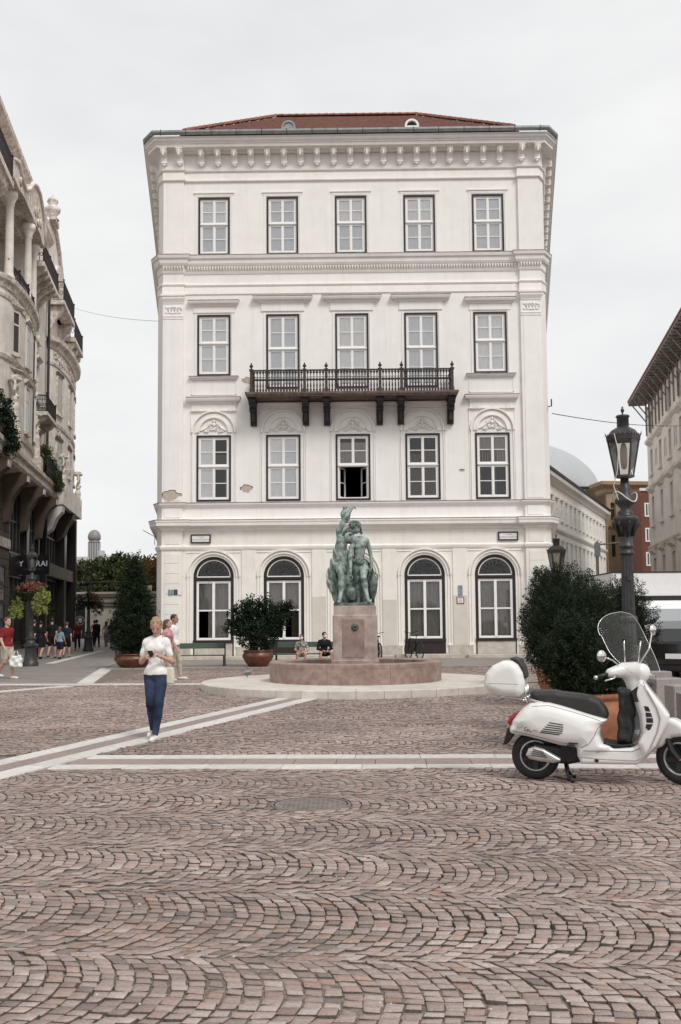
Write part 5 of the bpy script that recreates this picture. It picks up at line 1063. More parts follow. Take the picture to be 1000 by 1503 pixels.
bicycle('black bicycle seen end-on below the arched window right of the fountain', (2.45, 40.6, 0.045), R(112))
bicycle('bicycle mostly hidden behind the fountain pedestal', (0.95, 38.6, 0.045), R(100))
# ================================================================== PIGEON
pg = thing('pigeon', 'pied pigeon standing on the fountain platform edge', 'pigeon', (-2.66, 26.15, 0.166), R(-20))
b = SDF(); b.ell((0, 0, 0.12), (0.11, 0.06, 0.06), 0.02, None); b.chain([(0.08, 0, 0.14), (0.12, 0, 0.20)], [0.045, 0.028], 0.02); b.ell((0.135, 0, 0.215), (0.033, 0.026, 0.026), 0.01); b.chain([(-0.08, 0, 0.11), (-0.19, 0, 0.085)], [0.04, 0.018], 0.02)
b.chain([(0.0, 0.02, 0.07), (0.005, 0.02, 0.0)], [0.01, 0.006], 0.005); b.chain([(0.0, -0.02, 0.07), (0.005, -0.02, 0.0)], [0.01, 0.006], 0.005); b.chain([(0.16, 0, 0.212), (0.185, 0, 0.205)], [0.008, 0.003], 0.004)
b.mesh(0.007, 'body', mat('pied_feathers', (0.45, 0.42, 0.40), 0.8, noise=0.9, nscale=14, col2=(0.04, 0.04, 0.045)), pg)
# ================================================================== SCOOTER
M_SWHITE = mat('white_scooter_paint', (0.76, 0.745, 0.72), 0.3, coat=0.6, noise=0.02, nscale=3); M_BLACKP = mat('black_plastic', (0.012, 0.012, 0.013), 0.45); M_SEAT = mat('black_vinyl', (0.028, 0.026, 0.026), 0.5, noise=0.2, nscale=20, bump=0.15, bscale=120)
M_SILVER = mat('silver_paint', (0.52, 0.50, 0.48), 0.32, metal=0.7, noise=0.15, nscale=6); M_REDL = mat('red_tail_lens', (0.28, 0.010, 0.014), 0.15, coat=0.5); M_LENS = mat('pale_reflector', (0.55, 0.54, 0.52), 0.15, metal=0.4)
M_SHIELD = glass('windshield_acrylic', (0.93, 0.93, 0.92), 0.0, rough=0.02, graz=0.03)
_t = M_SHIELD.node_tree; _o = _t.nodes['Material Output']; _src = _o.inputs['Surface'].links[0].from_socket; _df = _t.nodes.new('ShaderNodeBsdfDiffuse'); _df.inputs[0].default_value = (0.7, 0.7, 0.7, 1); _mx = _t.nodes.new('ShaderNodeMixShader'); _mx.inputs[0].default_value = 0.05; _t.links.new(_src, _mx.inputs[1]); _t.links.new(_df.outputs[0], _mx.inputs[2]); _t.links.new(_mx.outputs[0], _o.inputs['Surface'])   # pale diffuse veil painted in for the hazy reflection on the acrylic
M_X_ = None; M_LAP = mat('black_apron_fabric', (0.020, 0.020, 0.022), 0.7, noise=0.4, nscale=9, bump=0.6, bscale=14); M_MIRROR = mat('mirror_glass', (0.8, 0.8, 0.8), 0.03, metal=1.0)
sc_t = thing('scooter', 'white retro scooter with top case and tall windshield parked on the cobbles', 'scooter', (1.83, 10.40, 0.0), -math.atan2(0.36, 1.33))
def P2(x, y):       # side-view drawing coordinates to (forward, up) metres
    u, v = 690 + x/3.226, 860 + y/3.226; k = (u-784)/211.0; return ((u-784)*0.00653, (1143 + 7*k - v)/(144.1 + 5.2*k))
def PL(pts): return [P2(*p) for p in pts]
# rear body
b = SDF(); b.ext(PL([(186,672),(205,640),(240,598),(290,558),(380,556),(480,582),(560,606),(655,632),(622,662),(614,700),(628,738),(660,752),(640,775),(560,790),(515,790),(508,758),(430,746),(300,712),(192,694)]), 0.235, 0.075)
b.ext(PL([(215,640),(260,585),(330,560),(430,580),(560,630),(590,680),(560,740),(430,735),(300,700)]), 0.275, 0.11, k=0.06)
# floor and leg shield
b.ext(PL([(515,770),(640,752),(680,762),(768,756),(796,742),(806,690),(800,620),(778,540),(765,500),(806,452),(822,452),(850,498),(900,558),(936,612),(930,642),(872,752),(822,812),(782,836),(525,832),(512,800)]), 0.205, 0.035, k=0.05)
b.ext(PL([(790,735),(812,690),(806,610),(784,540),(775,505),(808,458),(830,462),(905,565),(936,612),(930,640),(870,752),(820,800)]), 0.27, 0.045, k=0.03)
shell = b.mesh(0.010, 'body_shell', M_SWHITE, sc_t)
from mathutils.bvhtree import BVHTree
_bvh = BVHTree.FromPolygons([v.co[:] for v in shell.data.vertices], [tuple(p.vertices) for p in shell.data.polygons])
def onbody(p, off=0.002, dflt=-0.27):
    h = _bvh.ray_cast(Vector((p[0], -1.0, p[1])), Vector((0, 1, 0))); return (p[0], (h[0].y if h[0] is not None and h[0].y < 0 else dflt) - off, p[1])
def dens(pts, n=6):
    o = []
    for a, c in zip(pts[:-1], pts[1:]): o += [(a[0] + (c[0]-a[0])*k/n, a[1] + (c[1]-a[1])*k/n) for k in range(n)]
    return o + [pts[-1]]
for seam in ([(640,640),(606,672),(590,705),(566,738),(530,756)], [(300,570),(380,566),(480,592),(560,616),(630,640)], [(205,680),(300,700),(430,732),(505,745)], [(520,770),(640,772),(760,776),(800,760)]):
    MB().tube([onbody(p, 0.0) for p in dens(PL(seam))], 0.0028, 5).build('panel_seam', M_BLACKP, sc_t, True)
tr = MB(); tr.tube([(p[0], -0.278, p[1]) for p in PL([(822,458),(845,510),(880,575),(893,625),(880,680),(845,755),(815,795),(775,812),(640,806),(520,796)])], 0.006, 6); tr.build('edge_trim', M_SILVER, sc_t, True)
fm = SDF(); fm.ext(PL([(628,738),(660,750),(700,756),(765,752),(768,740),(720,745),(660,740),(640,732)]), 0.20, 0.008); fm.mesh(0.009, 'floor_mat', M_BLACKP, sc_t)
# slats of the side grille
for k in range(6):
    xa, xb, yy = (382, 448, 645) if k == 0 else ((372, 448, 655), (362, 447, 664), (353, 446, 673), (345, 442, 682), (338, 430, 689))[k-1]
    (x0, z0), (x1, z1) = P2(xa, yy-4), P2(xb, yy+7); MB().tube([onbody(p, -0.001) for p in dens([(x0, z0), (x1, z1)])], 0.0062, 6).build('grille_slat', M_BLACKP, sc_t)
for k, q in enumerate([[(822,566),(842,570),(850,592),(828,590)], [(828,596),(852,598),(858,616),(830,616)], [(830,621),(860,621),(862,642),(832,642)], [(830,648),(860,648),(848,672),(838,676),(826,664)]]):
    MB().prism([tuple(p) for p in PL(q)], lambda a, c: (a, -0.274, c), lambda a, c: (a, -0.26, c)).build('air_vent', M_BLACKP, sc_t)
MB().prism([tuple(p) for p in PL([(766,502),(798,478),(790,520),(800,548),(780,548)])], lambda a, c: (a, -0.274, c), lambda a, c: (a, -0.20, c)).build('knee_vent', M_BLACKP, sc_t)
bdg = text('Gts', 0.062, M_BLACKP, sc_t, onbody(P2(282,674), 0.003), (PI/2, R(8), 0), 'badge'); MB().tube([(P2(305,675)[0], -0.275, P2(305,675)[1]), (P2(328,679)[0], -0.275, P2(328,679)[1])], 0.003, 5).build('badge_line', M_BLACKP, sc_t)
for nm, q, m in (('side_reflector', [(552,758),(614,758),(616,778),(600,782),(566,776)], M_LENS), ('side_marker', [(232,640),(262,638),(258,660),(234,668),(226,660)], M_LENS)):
    yv = -0.207 if nm == 'side_reflector' else -0.245
    o = SDF(); o.ext(PL(q), 0.012, 0.004, y0=yv); o.mesh(0.005, nm, m, sc_t)
for (x0, x1, yy) in ((470, 514, 735), (462, 500, 744)): (a, c), (d, e) = P2(x0, yy), P2(x1, yy+2); MB().tube([(a, -0.245, c), (d, -0.245, e)], 0.008, 5).build('lower_slat', M_BLACKP, sc_t)
# seat
b = SDF(); b.ext(PL([(286,508),(310,502),(410,502),(432,509),(520,518),(572,527),(622,548),(652,590),(660,618),(648,634),(600,624),(520,600),(440,582),(370,568),(330,560),(294,540)]), 0.15, 0.05); b.mesh(0.010, 'seat', M_SEAT, sc_t)
gr = MB(); gr.tube([(p[0], -0.16, p[1]) for p in PL([(290,542),(330,552),(388,566)])], 0.012, 8); gr.build('grab_rail', M_LENS, sc_t, True)
# top case
b = SDF(); b.ext(PL([(64,462),(74,420),(108,386),(158,364),(205,362),(236,382),(258,420),(266,470),(260,512),(236,530),(150,524),(84,504),(66,484)]), 0.215, 0.085); tc_ = b.mesh(0.011, 'top_case', M_SWHITE, sc_t)
sm = SDF(); sm.ext(PL([(66,462),(266,470),(266,474),(66,467)]), 0.2165, 0.004); sm = MB(); sm.tube([(p[0], -0.2155, p[1]) for p in PL([(95,464),(150,466),(235,469)])], 0.003, 5); sm.build('case_seam', M_LENS, tc_)
b = SDF(); b.ext(PL([(188,354),(215,348),(240,358),(262,392),(272,432),(270,448),(261,440),(250,402),(228,376),(200,362)]), 0.15, 0.012); b.mesh(0.009, 'backrest_pad', M_SEAT, tc_)
rk = MB()
for s_ in (-1, 1): rk.tube([(p[0], s_*0.09, p[1]) for p in PL([(146,530),(200,536),(250,544),(268,552)])], 0.009, 6); rk.tube([(p[0], s_*0.09, p[1]) for p in PL([(268,478),(266,520),(272,560)])], 0.010, 6); rk.tube([(p[0], s_*0.09, p[1]) for p in PL([(240,536),(275,530),(290,560)])], 0.009, 6)
rk.tube([(P2(262,545)[0], -0.1, P2(262,545)[1]), (P2(262,545)[0], 0.1, P2(262,545)[1])], 0.010, 6); rk.build('rear_rack', M_CHROME, sc_t, True)
b = SDF(); b.ext(PL([(170,648),(184,620),(214,602),(242,606),(232,630),(204,655),(188,668)]), 0.10, 0.02); b.mesh(0.008, 'tail_light', M_REDL, sc_t)
b = SDF(); b.ext(PL([(148,748),(172,672),(186,682),(206,704),(176,742),(158,752)]), 0.09, 0.008); b.mesh(0.008, 'mudguard', M_BLACKP, sc_t)
# wheels
def wheel(parent, R_, w_, nm='wheel'):
    ty = MB(); n = 40; prof = [(R_-0.088, -w_*0.42), (R_-0.06, -w_*0.5), (R_-0.02, -w_*0.44), (R_-0.004, -w_*0.25), (R_, 0), (R_-0.004, w_*0.25), (R_-0.02, w_*0.44), (R_-0.06, w_*0.5), (R_-0.088, w_*0.42)]
    ty.lathe(prof, n, caps=False); o = ty.build(nm, M_TYRE, parent, True)
    rm = MB(); rm.lathe([(R_-0.086, -w_*0.44), (R_-0.094, -w_*0.47), (R_-0.104, -w_*0.43), (R_-0.106, 0), (R_-0.104, w_*0.43), (R_-0.094, w_*0.47), (R_-0.086, w_*0.44)], n, caps=False); rm.build('rim', M_SILVER, o, True)
    MB().lathe([(0.0, 0.0), (R_-0.105, 0.0), (R_-0.105, 0.006), (0, 0.006)], 24).build('brake_disc', M_BLACKP, o)
    sp = MB(); sp.lathe([(0.0, -w_*0.36), (0.035, -w_*0.36), (0.045, -w_*0.25), (0.045, w_*0.25), (0.0, w_*0.3)], 16)
    for k in range(5):
        a = 2*PI*k/5; d = Vector((math.cos(a), math.sin(a), 0)); e = Vector((-math.sin(a), math.cos(a), 0)); rr = R_-0.10
        sp.loft([[tuple(d*0.035 + e*q + Vector((0, 0, z))) for q, z in ((-0.03, -w_*0.30), (0.03, -w_*0.30), (0.03, -w_*0.1), (-0.03, -w_*0.1))], [tuple(d*rr + e*q + Vector((0, 0, z))) for q, z in ((-0.02, -w_*0.40), (0.02, -w_*0.40), (0.02, -w_*0.1), (-0.02, -w_*0.1))]])
    sp.build('spoke_hub', M_BLACKP, o)
    ax = MB(); ax.lathe([(0, -w_*0.42), (0.016, -w_*0.42), (0.018, -w_*0.33)], 10); ax.build('axle_nut', M_CHROME, o); return o
rw = wheel(sc_t, 0.238, 0.125); rw.location = (0, 0, 0.238); rw.rotation_euler = (-PI/2, 0.3, 0)
STEER = R(-38)
stf = bpy.data.objects.new('steering', None); C.objects.link(stf); stf.parent = sc_t; stf.location = (1.385, 0, 0); stf.rotation_euler = (0, 0, R(-22)); stf.empty_display_size = 0.1
fw = wheel(stf, 0.245, 0.12); fw.location = (0, 0, 0.243); fw.rotation_euler = (-PI/2, 0.5, 0)
# front fender (turned with the wheel): drawn round the wheel
x0 = P2(995-0, 0)[0]
def FP(x, y): p = P2(x, y); return (p[0] - 1.385, p[1])
b = SDF(); b.ext([FP(*q) for q in [(935,634),(960,634),(992,648),(1030,672),(1062,706),(1082,752),(1080,772),(1060,752),(1036,728),(1000,716),(960,722),(930,742),(908,765),(878,776),(868,772),(885,742)]], 0.095, 0.045); b.mesh(0.010, 'front_fender', M_SWHITE, stf)
fk = MB(); fk.tube([(-0.0, -0.075, 0.245), (-0.06, -0.08, 0.32), (-0.14, -0.05, 0.5)], 0.03, 8); fk.build('fork', M_BLACKP, stf)
# engine, exhaust, stand
b = SDF(); b.ext(PL([(300,740),(430,758),(515,766),(530,826),(470,838),(420,835),(400,800),(300,790)]), 0.13, 0.03); b.mesh(0.011, 'engine', M_BLACKP, sc_t)
b = SDF(); b.ext(PL([(264,790),(278,760),(308,750),(352,762),(432,806),(430,820),(396,826),(330,818),(282,808)]), 0.055, 0.03, y0=-0.19); ex = b.mesh(0.008, 'exhaust', M_SILVER, sc_t)
for k in range(4): (a, c), (d, e) = P2(302-4*k+k*1, 762+k*9), P2(352+5*k, 776+k*7.5); MB().tube([(a, -0.246, c), (d, -0.246, e)], 0.005, 5).build('exhaust_slot', M_BLACKP, ex)
fn = MB(); fn.lathe([(0.0, -0.02), (0.02, -0.02), (0.02, 0.0), (0.045, 0.0), (0.045, -0.015), (0.055, -0.015), (0.055, 0.0), (0.08, 0.0), (0.08, -0.012), (0.09, -0.012), (0.09, 0.02)], 20); o = fn.build('engine_cover', M_BLACKM, sc_t); o.location = (P2(468,778)[0], -0.15, P2(468,778)[1]); o.rotation_euler = (-PI/2, 0, 0)
sd_ = MB(); q = PL([(448,835),(456,880),(470,905),(490,925)])
for s_ in (-1, 1): sd_.tube([(q[0][0], s_*0.06, q[0][1]), (q[1][0], s_*0.10, q[1][1]), (q[2][0], s_*0.14, q[2][1]), (q[3][0], s_*0.15, 0.012)], [0.018, 0.015, 0.015, 0.02], 7)
sd_.tube([(q[2][0], -0.14, q[2][1]), (q[2][0], 0.14, q[2][1])], 0.012, 6); sd_.tube([(q[2][0], -0.14, q[2][1]), (P2(390,890)[0], -0.15, P2(390,890)[1])], 0.010, 6); sd_.build('centre_stand', M_BLACKM, sc_t, True)
MB().lathe([(0, 0), (0.02, 0), (0.02, 0.004)], 12).build('floor_plug', M_BLACKP, sc_t, loc=(P2(598,815)[0], -0.206, P2(598,815)[1])).rotation_euler = (PI/2, 0, 0)
# rider apron hanging on the leg shield
b = SDF(); b.ext(PL([(702,500),(740,494),(770,505),(778,560),(782,640),(776,700),(758,740),(700,738),(694,720),(700,640),(706,560)]), 0.17, 0.05); b.warp(lambda X, Y, Z: 0.007*np.sin(X*70 + 3*np.sin(Z*9)) + 0.005*np.sin(Z*40 + X*15)); b.mesh(0.010, 'leg_apron', M_LAP, sc_t)
# headset, handlebar, mirrors and windshield turn with the steering
hs_ = bpy.data.objects.new('handlebar_assembly', None); C.objects.link(hs_); hs_.parent = sc_t; hx, hz = P2(772, 420); hs_.location = (hx, 0, 0); hs_.rotation_euler = (0, 0, STEER); hs_.empty_display_size = 0.1
b = SDF(); b.ell((0.02, 0, hz+0.015), (0.135, 0.13, 0.085), 0.03); b.chain([(-0.02, -0.10, hz+0.02), (-0.06, -0.25, hz-0.0)], [0.075, 0.045], 0.04); b.chain([(-0.02, 0.10, hz+0.02), (-0.06, 0.25, hz-0.0)], [0.075, 0.045], 0.04); b.chain([(0.03, 0, hz-0.04), (0.07, 0, hz-0.22)], [0.105, 0.085], 0.05); b.ell((0.13, 0, hz-0.0), (0.06, 0.085, 0.085), 0.03)
b.mesh(0.010, 'headset', M_SWHITE, hs_)
gp = MB(); ins = MB()
for s_ in (-1, 1):
    gp.tube([(-0.06, s_*0.25, hz-0.005), (-0.10, s_*0.40, hz-0.04)], 0.019, 10)
gp.build('grip', M_BLACKP, hs_, True)
for s_ in (-1, 1):
    MB().tube([(-0.10, s_*0.40, hz-0.04), (-0.107, s_*0.425, hz-0.046)], 0.021, 10).build('bar_end', M_CHROME, hs_, True)
    MB().tube([(-0.0, s_*0.24, hz-0.02), (0.02, s_*0.30, hz-0.05), (-0.01, s_*0.39, hz-0.07)], [0.012, 0.010, 0.008], 8).build('brake_lever', M_CHROME, hs_, True)
    m_st = MB(); m_st.tube([(-0.03, s_*0.16, hz+0.07), (0.0, s_*0.28, hz+0.12 + (0.10 if s_ > 0 else 0.0)), (-0.02, s_*0.36, hz+0.15 + (0.22 if s_ > 0 else 0.0))], 0.008, 7); m_st.build('mirror_stalk', M_LENS, hs_, True)
    mr = MB(); mr.lathe([(0.0, -0.014), (0.04, -0.012), (0.056, 0.0), (0.058, 0.010), (0.052, 0.012)], 20); mo = mr.build('mirror', M_CHROME, hs_, True); mo.location = (-0.03, s_*0.40, hz+0.165 + (0.24 if s_ > 0 else 0)); mo.rotation_euler = (0, -PI/2, 0.15*s_)
    mg = MB().lathe([(0, 0.0125), (0.051, 0.0125)], 20).build('mirror_glass', M_MIRROR, mo)
ins.ell if False else None
il = SDF(); il.ell((-0.07, 0, hz+0.075), (0.055, 0.075, 0.018), 0.0); il.mesh(0.006, 'instrument_panel', M_LENS, hs_)
for s_ in (-1, 1):
    for k in range(2): MB().bevbox(-0.11, s_*0.20-0.012, hz+0.012-0.03*k, -0.095, s_*0.20+0.012, hz+0.03-0.03*k, 0.002).build('switch', M_BLACKP if k else M_REDL if s_ > 0 else M_BLACKP, hs_)
NW, NH = 20, 30; ws = []
for j in range(NH+1):
    t = j/NH; wd = (0.23 + 0.16*math.sin(PI*min(1, t*1.25))**0.8*(1 - t)) if t < 0.4 else 0.335 - 0.10*((t-0.4)/0.6)**2
    wd = 0.21 + 0.12*math.sin(min(1, t/0.4)*PI/2)
    if t > 0.6: wd = 0.33*max(0.0, 1 - (min(1, (t-0.6)/0.4))**2.4)**0.5 + 0.012
    for i in range(NW+1):
        a = -1 + 2*i/NW; zz = hz - 0.10 + 0.69*t + (0.10*(1-t)*abs(a)**2); ws.append((0.22 - 0.33*t - 1.0*(a*wd)**2, a*wd, zz))
wf = [(j*(NW+1)+i, j*(NW+1)+i+1, (j+1)*(NW+1)+i+1, (j+1)*(NW+1)+i) for j in range(NH) for i in range(NW)]
wsh = MB().add(ws, wf).build('windshield', M_SHIELD, hs_, True)
edge = [ws[j*(NW+1)] for j in range(NH+1)] + [ws[NH*(NW+1)+i] for i in range(1, NW+1)] + [ws[j*(NW+1)+NW] for j in range(NH-1, -1, -1)]
MB().tube(edge, 0.0035, 5).build('shield_edge', M_LENS, wsh, True)
for s_ in (-1, 1): MB().tube([(0.0, s_*0.10, hz+0.07), (0.02, s_*0.13, hz+0.32)], 0.006, 6).build('shield_strut', M_CHROME, wsh, True); MB().ball((0.02, s_*0.13, hz+0.325), 0.016, 8, 5).build('strut_bolt', M_BLACKP, wsh, True)
# ================================================================== PEOPLE
M_SKIN = mat('skin', (0.50, 0.29, 0.21), 0.5, noise=0.06, nscale=12); M_SKIN2 = mat('tanned_skin', (0.36, 0.19, 0.125), 0.5, noise=0.06, nscale=12); M_BLOND = mat('dark_blond_hair', (0.34, 0.235, 0.14), 0.55, noise=0.4, nscale=40); M_BRHAIR = mat('brown_hair', (0.10, 0.055, 0.032), 0.55, noise=0.4, nscale=40); M_BLHAIR = mat('black_hair', (0.012, 0.010, 0.009), 0.5)
def cloth(name, c, noise=0.1, nscale=6, col2=None): return mat(name, c, 0.85, noise=noise, nscale=nscale, col2=col2, bump=0.4, bscale=18, spec=0.2)
M_WSHIRT = cloth('white_cotton', (0.78, 0.76, 0.75), 0.04); M_JEANS = cloth('blue_denim', (0.045, 0.065, 0.12), 0.5, 3.0, (0.012, 0.018, 0.036)); M_BLACKC = cloth('black_cloth', (0.013, 0.013, 0.015), 0.3); M_REDC = cloth('dark_red_cloth', (0.19, 0.018, 0.022), 0.15); M_BEIGEC = cloth('beige_cloth', (0.45, 0.40, 0.33), 0.1); M_GREYC = cloth('grey_cloth', (0.16, 0.155, 0.15), 0.2); M_BLUEC = cloth('pale_blue_cloth', (0.22, 0.29, 0.36), 0.2); M_PINKC = cloth('pink_cloth', (0.5, 0.27, 0.28), 0.1); M_STRIPE = cloth('black_white_print', (0.5, 0.49, 0.47), 0.9, 16, (0.02, 0.02, 0.02)); M_NAVY = cloth('navy_cloth', (0.018, 0.022, 0.04), 0.3)
M_WSHOE = mat('white_shoe', (0.72, 0.71, 0.69), 0.5); M_BSHOE = mat('black_shoe', (0.012, 0.012, 0.012), 0.5); M_EYE = mat('dark_eye', (0.02, 0.015, 0.012), 0.3); M_LIP = mat('lips', (0.36, 0.12, 0.10), 0.5); M_MASK = mat('white_face_mask', (0.72, 0.73, 0.73), 0.8); M_TOTE = cloth('cream_canvas', (0.62, 0.56, 0.46), 0.1); M_PLASTIC = mat('white_plastic_bag', (0.72, 0.71, 0.70), 0.45, noise=0.1, nscale=8, bump=0.6, bscale=12)
V3 = lambda *a: np.array(a, float)
def joints(pose='stand', side=1):
    j = dict(head=V3(0, -.012, .925), neck=V3(0, .008, .85), chest=V3(0, 0, .745), waist=V3(0, .003, .635), pelvis=V3(0, 0, .535),
             shL=V3(.100, 0, .788), shR=V3(-.100, 0, .788), elL=V3(.135, .015, .625), elR=V3(-.135, .015, .625), wrL=V3(.14, -.03, .485), wrR=V3(-.14, -.03, .485),
             hiL=V3(.052, 0, .505), hiR=V3(-.052, 0, .505), knL=V3(.056, -.01, .285), knR=V3(-.056, -.01, .285), anL=V3(.056, .012, .045), anR=V3(-.056, .012, .045))
    if pose == 'walk':
        s = side; f, b_ = ('L', 'R') if s > 0 else ('R', 'L')
        j['kn'+f] += V3(0, -.06, .0); j['an'+f] += V3(0, -.10, 0.0); j['kn'+b_] += V3(0, .0, -.005); j['an'+b_] += V3(0, .12, .035)
        j['el'+f] += V3(0, .05, 0); j['wr'+f] += V3(0, .09, .015); j['el'+b_] += V3(0, -.03, 0); j['wr'+b_] += V3(0, -.07, .02)
    return j
def hand(b, wr, el, h, k=0.006, curl=0.5, inward=0):
    """palm, four fingers, thumb along the forearm direction"""
    d = wr - el; d = d/np.linalg.norm(d); up = V3(0, 0, 1) if abs(d[2]) < 0.85 else V3(0, 1, 0); s = np.cross(d, up); s /= np.linalg.norm(s); n = np.cross(s, d); sc_ = h/1.7
    pc = wr + d*0.045*sc_; b.cap(wr, pc + d*0.035*sc_, 0.022*sc_, 0.026*sc_, 0.012); tips = []
    for i, (o, L_) in enumerate(((-.026, .062), (-.009, .072), (.009, .068), (.025, .052))):
        p0 = pc + d*0.035*sc_ + s*o*sc_; p1 = p0 + (d*math.cos(curl) - n*math.sin(curl))*L_*0.55*sc_; p2 = p1 + (d*math.cos(curl*2) - n*math.sin(curl*2))*L_*0.45*sc_; b.chain([p0, p1, p2], [0.0088*sc_, 0.008*sc_, 0.0068*sc_], k)
    t0 = wr + d*0.02*sc_ + s*-0.024*sc_; b.chain([t0, t0 + (d*0.5 - s*0.7 - n*0.3)*0.035*sc_, t0 + (d*0.9 - s*0.6 - n*0.5)*0.06*sc_], [0.011*sc_, 0.010*sc_, 0.008*sc_], k)
def person(label, loc, rz, h, j, top, bottom, hair, shoe, skin=M_SKIN, sleeve='short', legs='long', hairstyle='short', res=0.02, group=None, lean=0.0, female=False, face=True, look=0.0, turn=0.0, mask=False, shorts=False):
    t = thing('person', label, 'person', loc, rz, group); J = {k: v*h for k, v in j.items()}; Mh = h
    hd = J['head']; cn, sn = math.cos(look), math.sin(look); ct, stn = math.cos(turn), math.sin(turn)
    Rx = np.array([[1, 0, 0], [0, cn, -sn], [0, sn, cn]]); Rz_ = np.array([[ct, -stn, 0], [stn, ct, 0], [0, 0, 1]]); RH = Rz_ @ Rx     # look>0 tips the face down
    H_ = lambda x, y, z: hd + RH @ V3(x, y, z)*Mh
    wF = 0.88 if female else 1.0
    if female: J['shL'] = J['shL']*V3(.90, 1, 1); J['shR'] = J['shR']*V3(.90, 1, 1)
    def torso(b, e=0.0, k=0.03):
        b.ell(J['chest'] + V3(0, 0, .0), V3(.095*(wF*.5+.5), .062, .088)*Mh + e, k); b.ell(J['waist'], V3(.074*wF, .054, .085)*Mh + e, k*1.6); b.ell(J['pelvis'], V3(.09, .066, .07)*Mh + e, k)
        b.cap(J['shL']*0.88 + J['chest']*0.12, J['shR']*0.88 + J['chest']*0.12, 0.032*Mh + e, 0.032*Mh + e, k)
        for q in 'LR': b.cap(J['neck'] + V3(0, .005, -.022)*Mh, J['sh'+q]*.92 + J['chest']*.08, 0.024*Mh + e*.7, 0.03*Mh + e*.7, k*1.5)
        if female:
            for s_ in (-1, 1): b.ell(J['chest'] + V3(.04*s_, -.052, -.008)*Mh, V3(.034, .026, .034)*Mh + e*.6, k*1.2)
    def arm(b, S, e=0.0, upto=1.0, k=0.02):
        sh, el, wr = J['sh'+S], J['el'+S], J['wr'+S]
        if upto <= 1.0: b.chain([sh, sh + (el-sh)*upto], [0.030*Mh*wF + e*.6, (0.030 - 0.005*upto)*Mh*wF + e*1.3], k)
        else: b.chain([sh, el], [0.033*Mh*wF + e, 0.025*Mh*wF + e], k); q = upto-1; b.chain([el, el + (wr-el)*q], [0.025*Mh*wF + e, (0.025-0.009*q)*Mh*wF + e], k)
    def leg(b, S, e=0.0, upto=2.0, k=0.02):
        hp, kn, an = J['hi'+S], J['kn'+S], J['an'+S]; u = min(1, upto); b.chain([hp, hp + (kn-hp)*u], [0.054*Mh + e, (0.054-0.018*u)*Mh + e], k)
        if upto > 1: 
            q = min(1, upto-1); cf = kn + (an-kn)*min(0.35, q) + V3(0, .008, 0)*Mh; b.chain([kn, cf], [0.036*Mh + e, 0.034*Mh + e], k)
            if q > 0.35: b.chain([cf, kn + (an-kn)*q], [0.034*Mh + e, (0.034 - 0.013*(q-.35)/.65)*Mh + e], k)
    b = SDF(); torso(b, -0.004); b.cap(J['neck'] + V3(0, 0, -.05*Mh), hd + RH @ V3(0, .015, -.03)*Mh, 0.034*Mh*wF, 0.030*Mh*wF, 0.02)
    b.ell(H_(0, .006, .012), V3(.046, .056, .060)*Mh, 0.02, RH); b.ell(H_(0, -.012, -.022), V3(.036, .042, .044)*Mh, 0.02, RH)
    if face:
        b.chain([H_(0, -.053, .008), H_(0, -.066, -.014)], [0.006*Mh, 0.0095*Mh], 0.008); b.ell(H_(0, -.048, -.055), V3(.016, .012, .010)*Mh, 0.012)
        for s_ in (-1, 1): b.sub(H_(.019*s_, -.062, .006), V3(.010, .010, .007)*Mh, 0.008); b.ell(H_(.047*s_, .008, -.005), V3(.007, .013, .020)*Mh, 0.004)
    for S in 'LR':
        arm(b, S, 0, 2.0); hand(b, J['wr'+S], J['el'+S], Mh); leg(b, S, -0.004); an = J['an'+S]; b.cap(an + V3(0, .012, -.018)*Mh, an + V3(0, -.095, -.030)*Mh, 0.024*Mh, 0.016*Mh, 0.02)
    b.mesh(res, 'body', skin, t)
    s = SDF(); torso(s, 0.012); s.ell(J['pelvis'] + V3(0, 0, .01)*Mh, V3(.098, .078, .06)*Mh + .014, 0.05)
    for S in 'LR': arm(s, S, 0.012, {'short': 0.62, 'long': 1.92, 'none': 0.12}[sleeve])
    s.sub(J['neck'] + V3(0, -.018, .012)*Mh, V3(.047, .062, .036)*Mh, 0.008); s.cut(lambda X, Y, Z: J['pelvis'][2] - 0.012*Mh - Z); s.warp(lambda X, Y, Z: 0.0022*np.sin(X*46 + Z*38 + 2*np.sin(Z*11)) + 0.0018*np.sin(Z*62 - X*30)); s.mesh(res, 'shirt', top, t)
    p = SDF(); e = 0.010; p.ell(J['pelvis'] + V3(0, 0, -.005)*Mh, V3(.092, .070, .068)*Mh + e, 0.02)
    for S in 'LR': leg(p, S, e + (0.012 if shorts else 0.0), 0.75 if shorts else (1.94 if legs == 'long' else 0.9))
    if legs == 'skirt': p.cap(J['pelvis'], (J['knL']+J['knR'])/2 + V3(0, 0, .05*Mh), 0.085*Mh, 0.11*Mh, 0.04); p.cut(lambda X, Y, Z: J['knL'][2] + 0.02*Mh - Z)
    p.cut(lambda X, Y, Z: Z - J['pelvis'][2] - 0.015*Mh); p.mesh(res, 'trousers' if legs == 'long' else 'shorts' if legs != 'skirt' else 'skirt', bottom, t)
    for S in 'LR':
        f = SDF(); an = J['an'+S]; f.cap(an + V3(0, .016, -.024)*Mh, an + V3(0, -.10, -.033)*Mh, 0.028*Mh, 0.021*Mh, 0.02); f.cut(lambda X, Y, Z, a=an: Z - a[2] + 0.008*Mh); fz = an[2] - 0.044*Mh; f.cut(lambda X, Y, Z, q=fz: q - Z); f.mesh(min(res, 0.014), 'shoe', shoe, t)
    hh = SDF(); hh.ell(H_(0, .014, .022), V3(.052, .058, .058)*Mh, 0.01, RH)
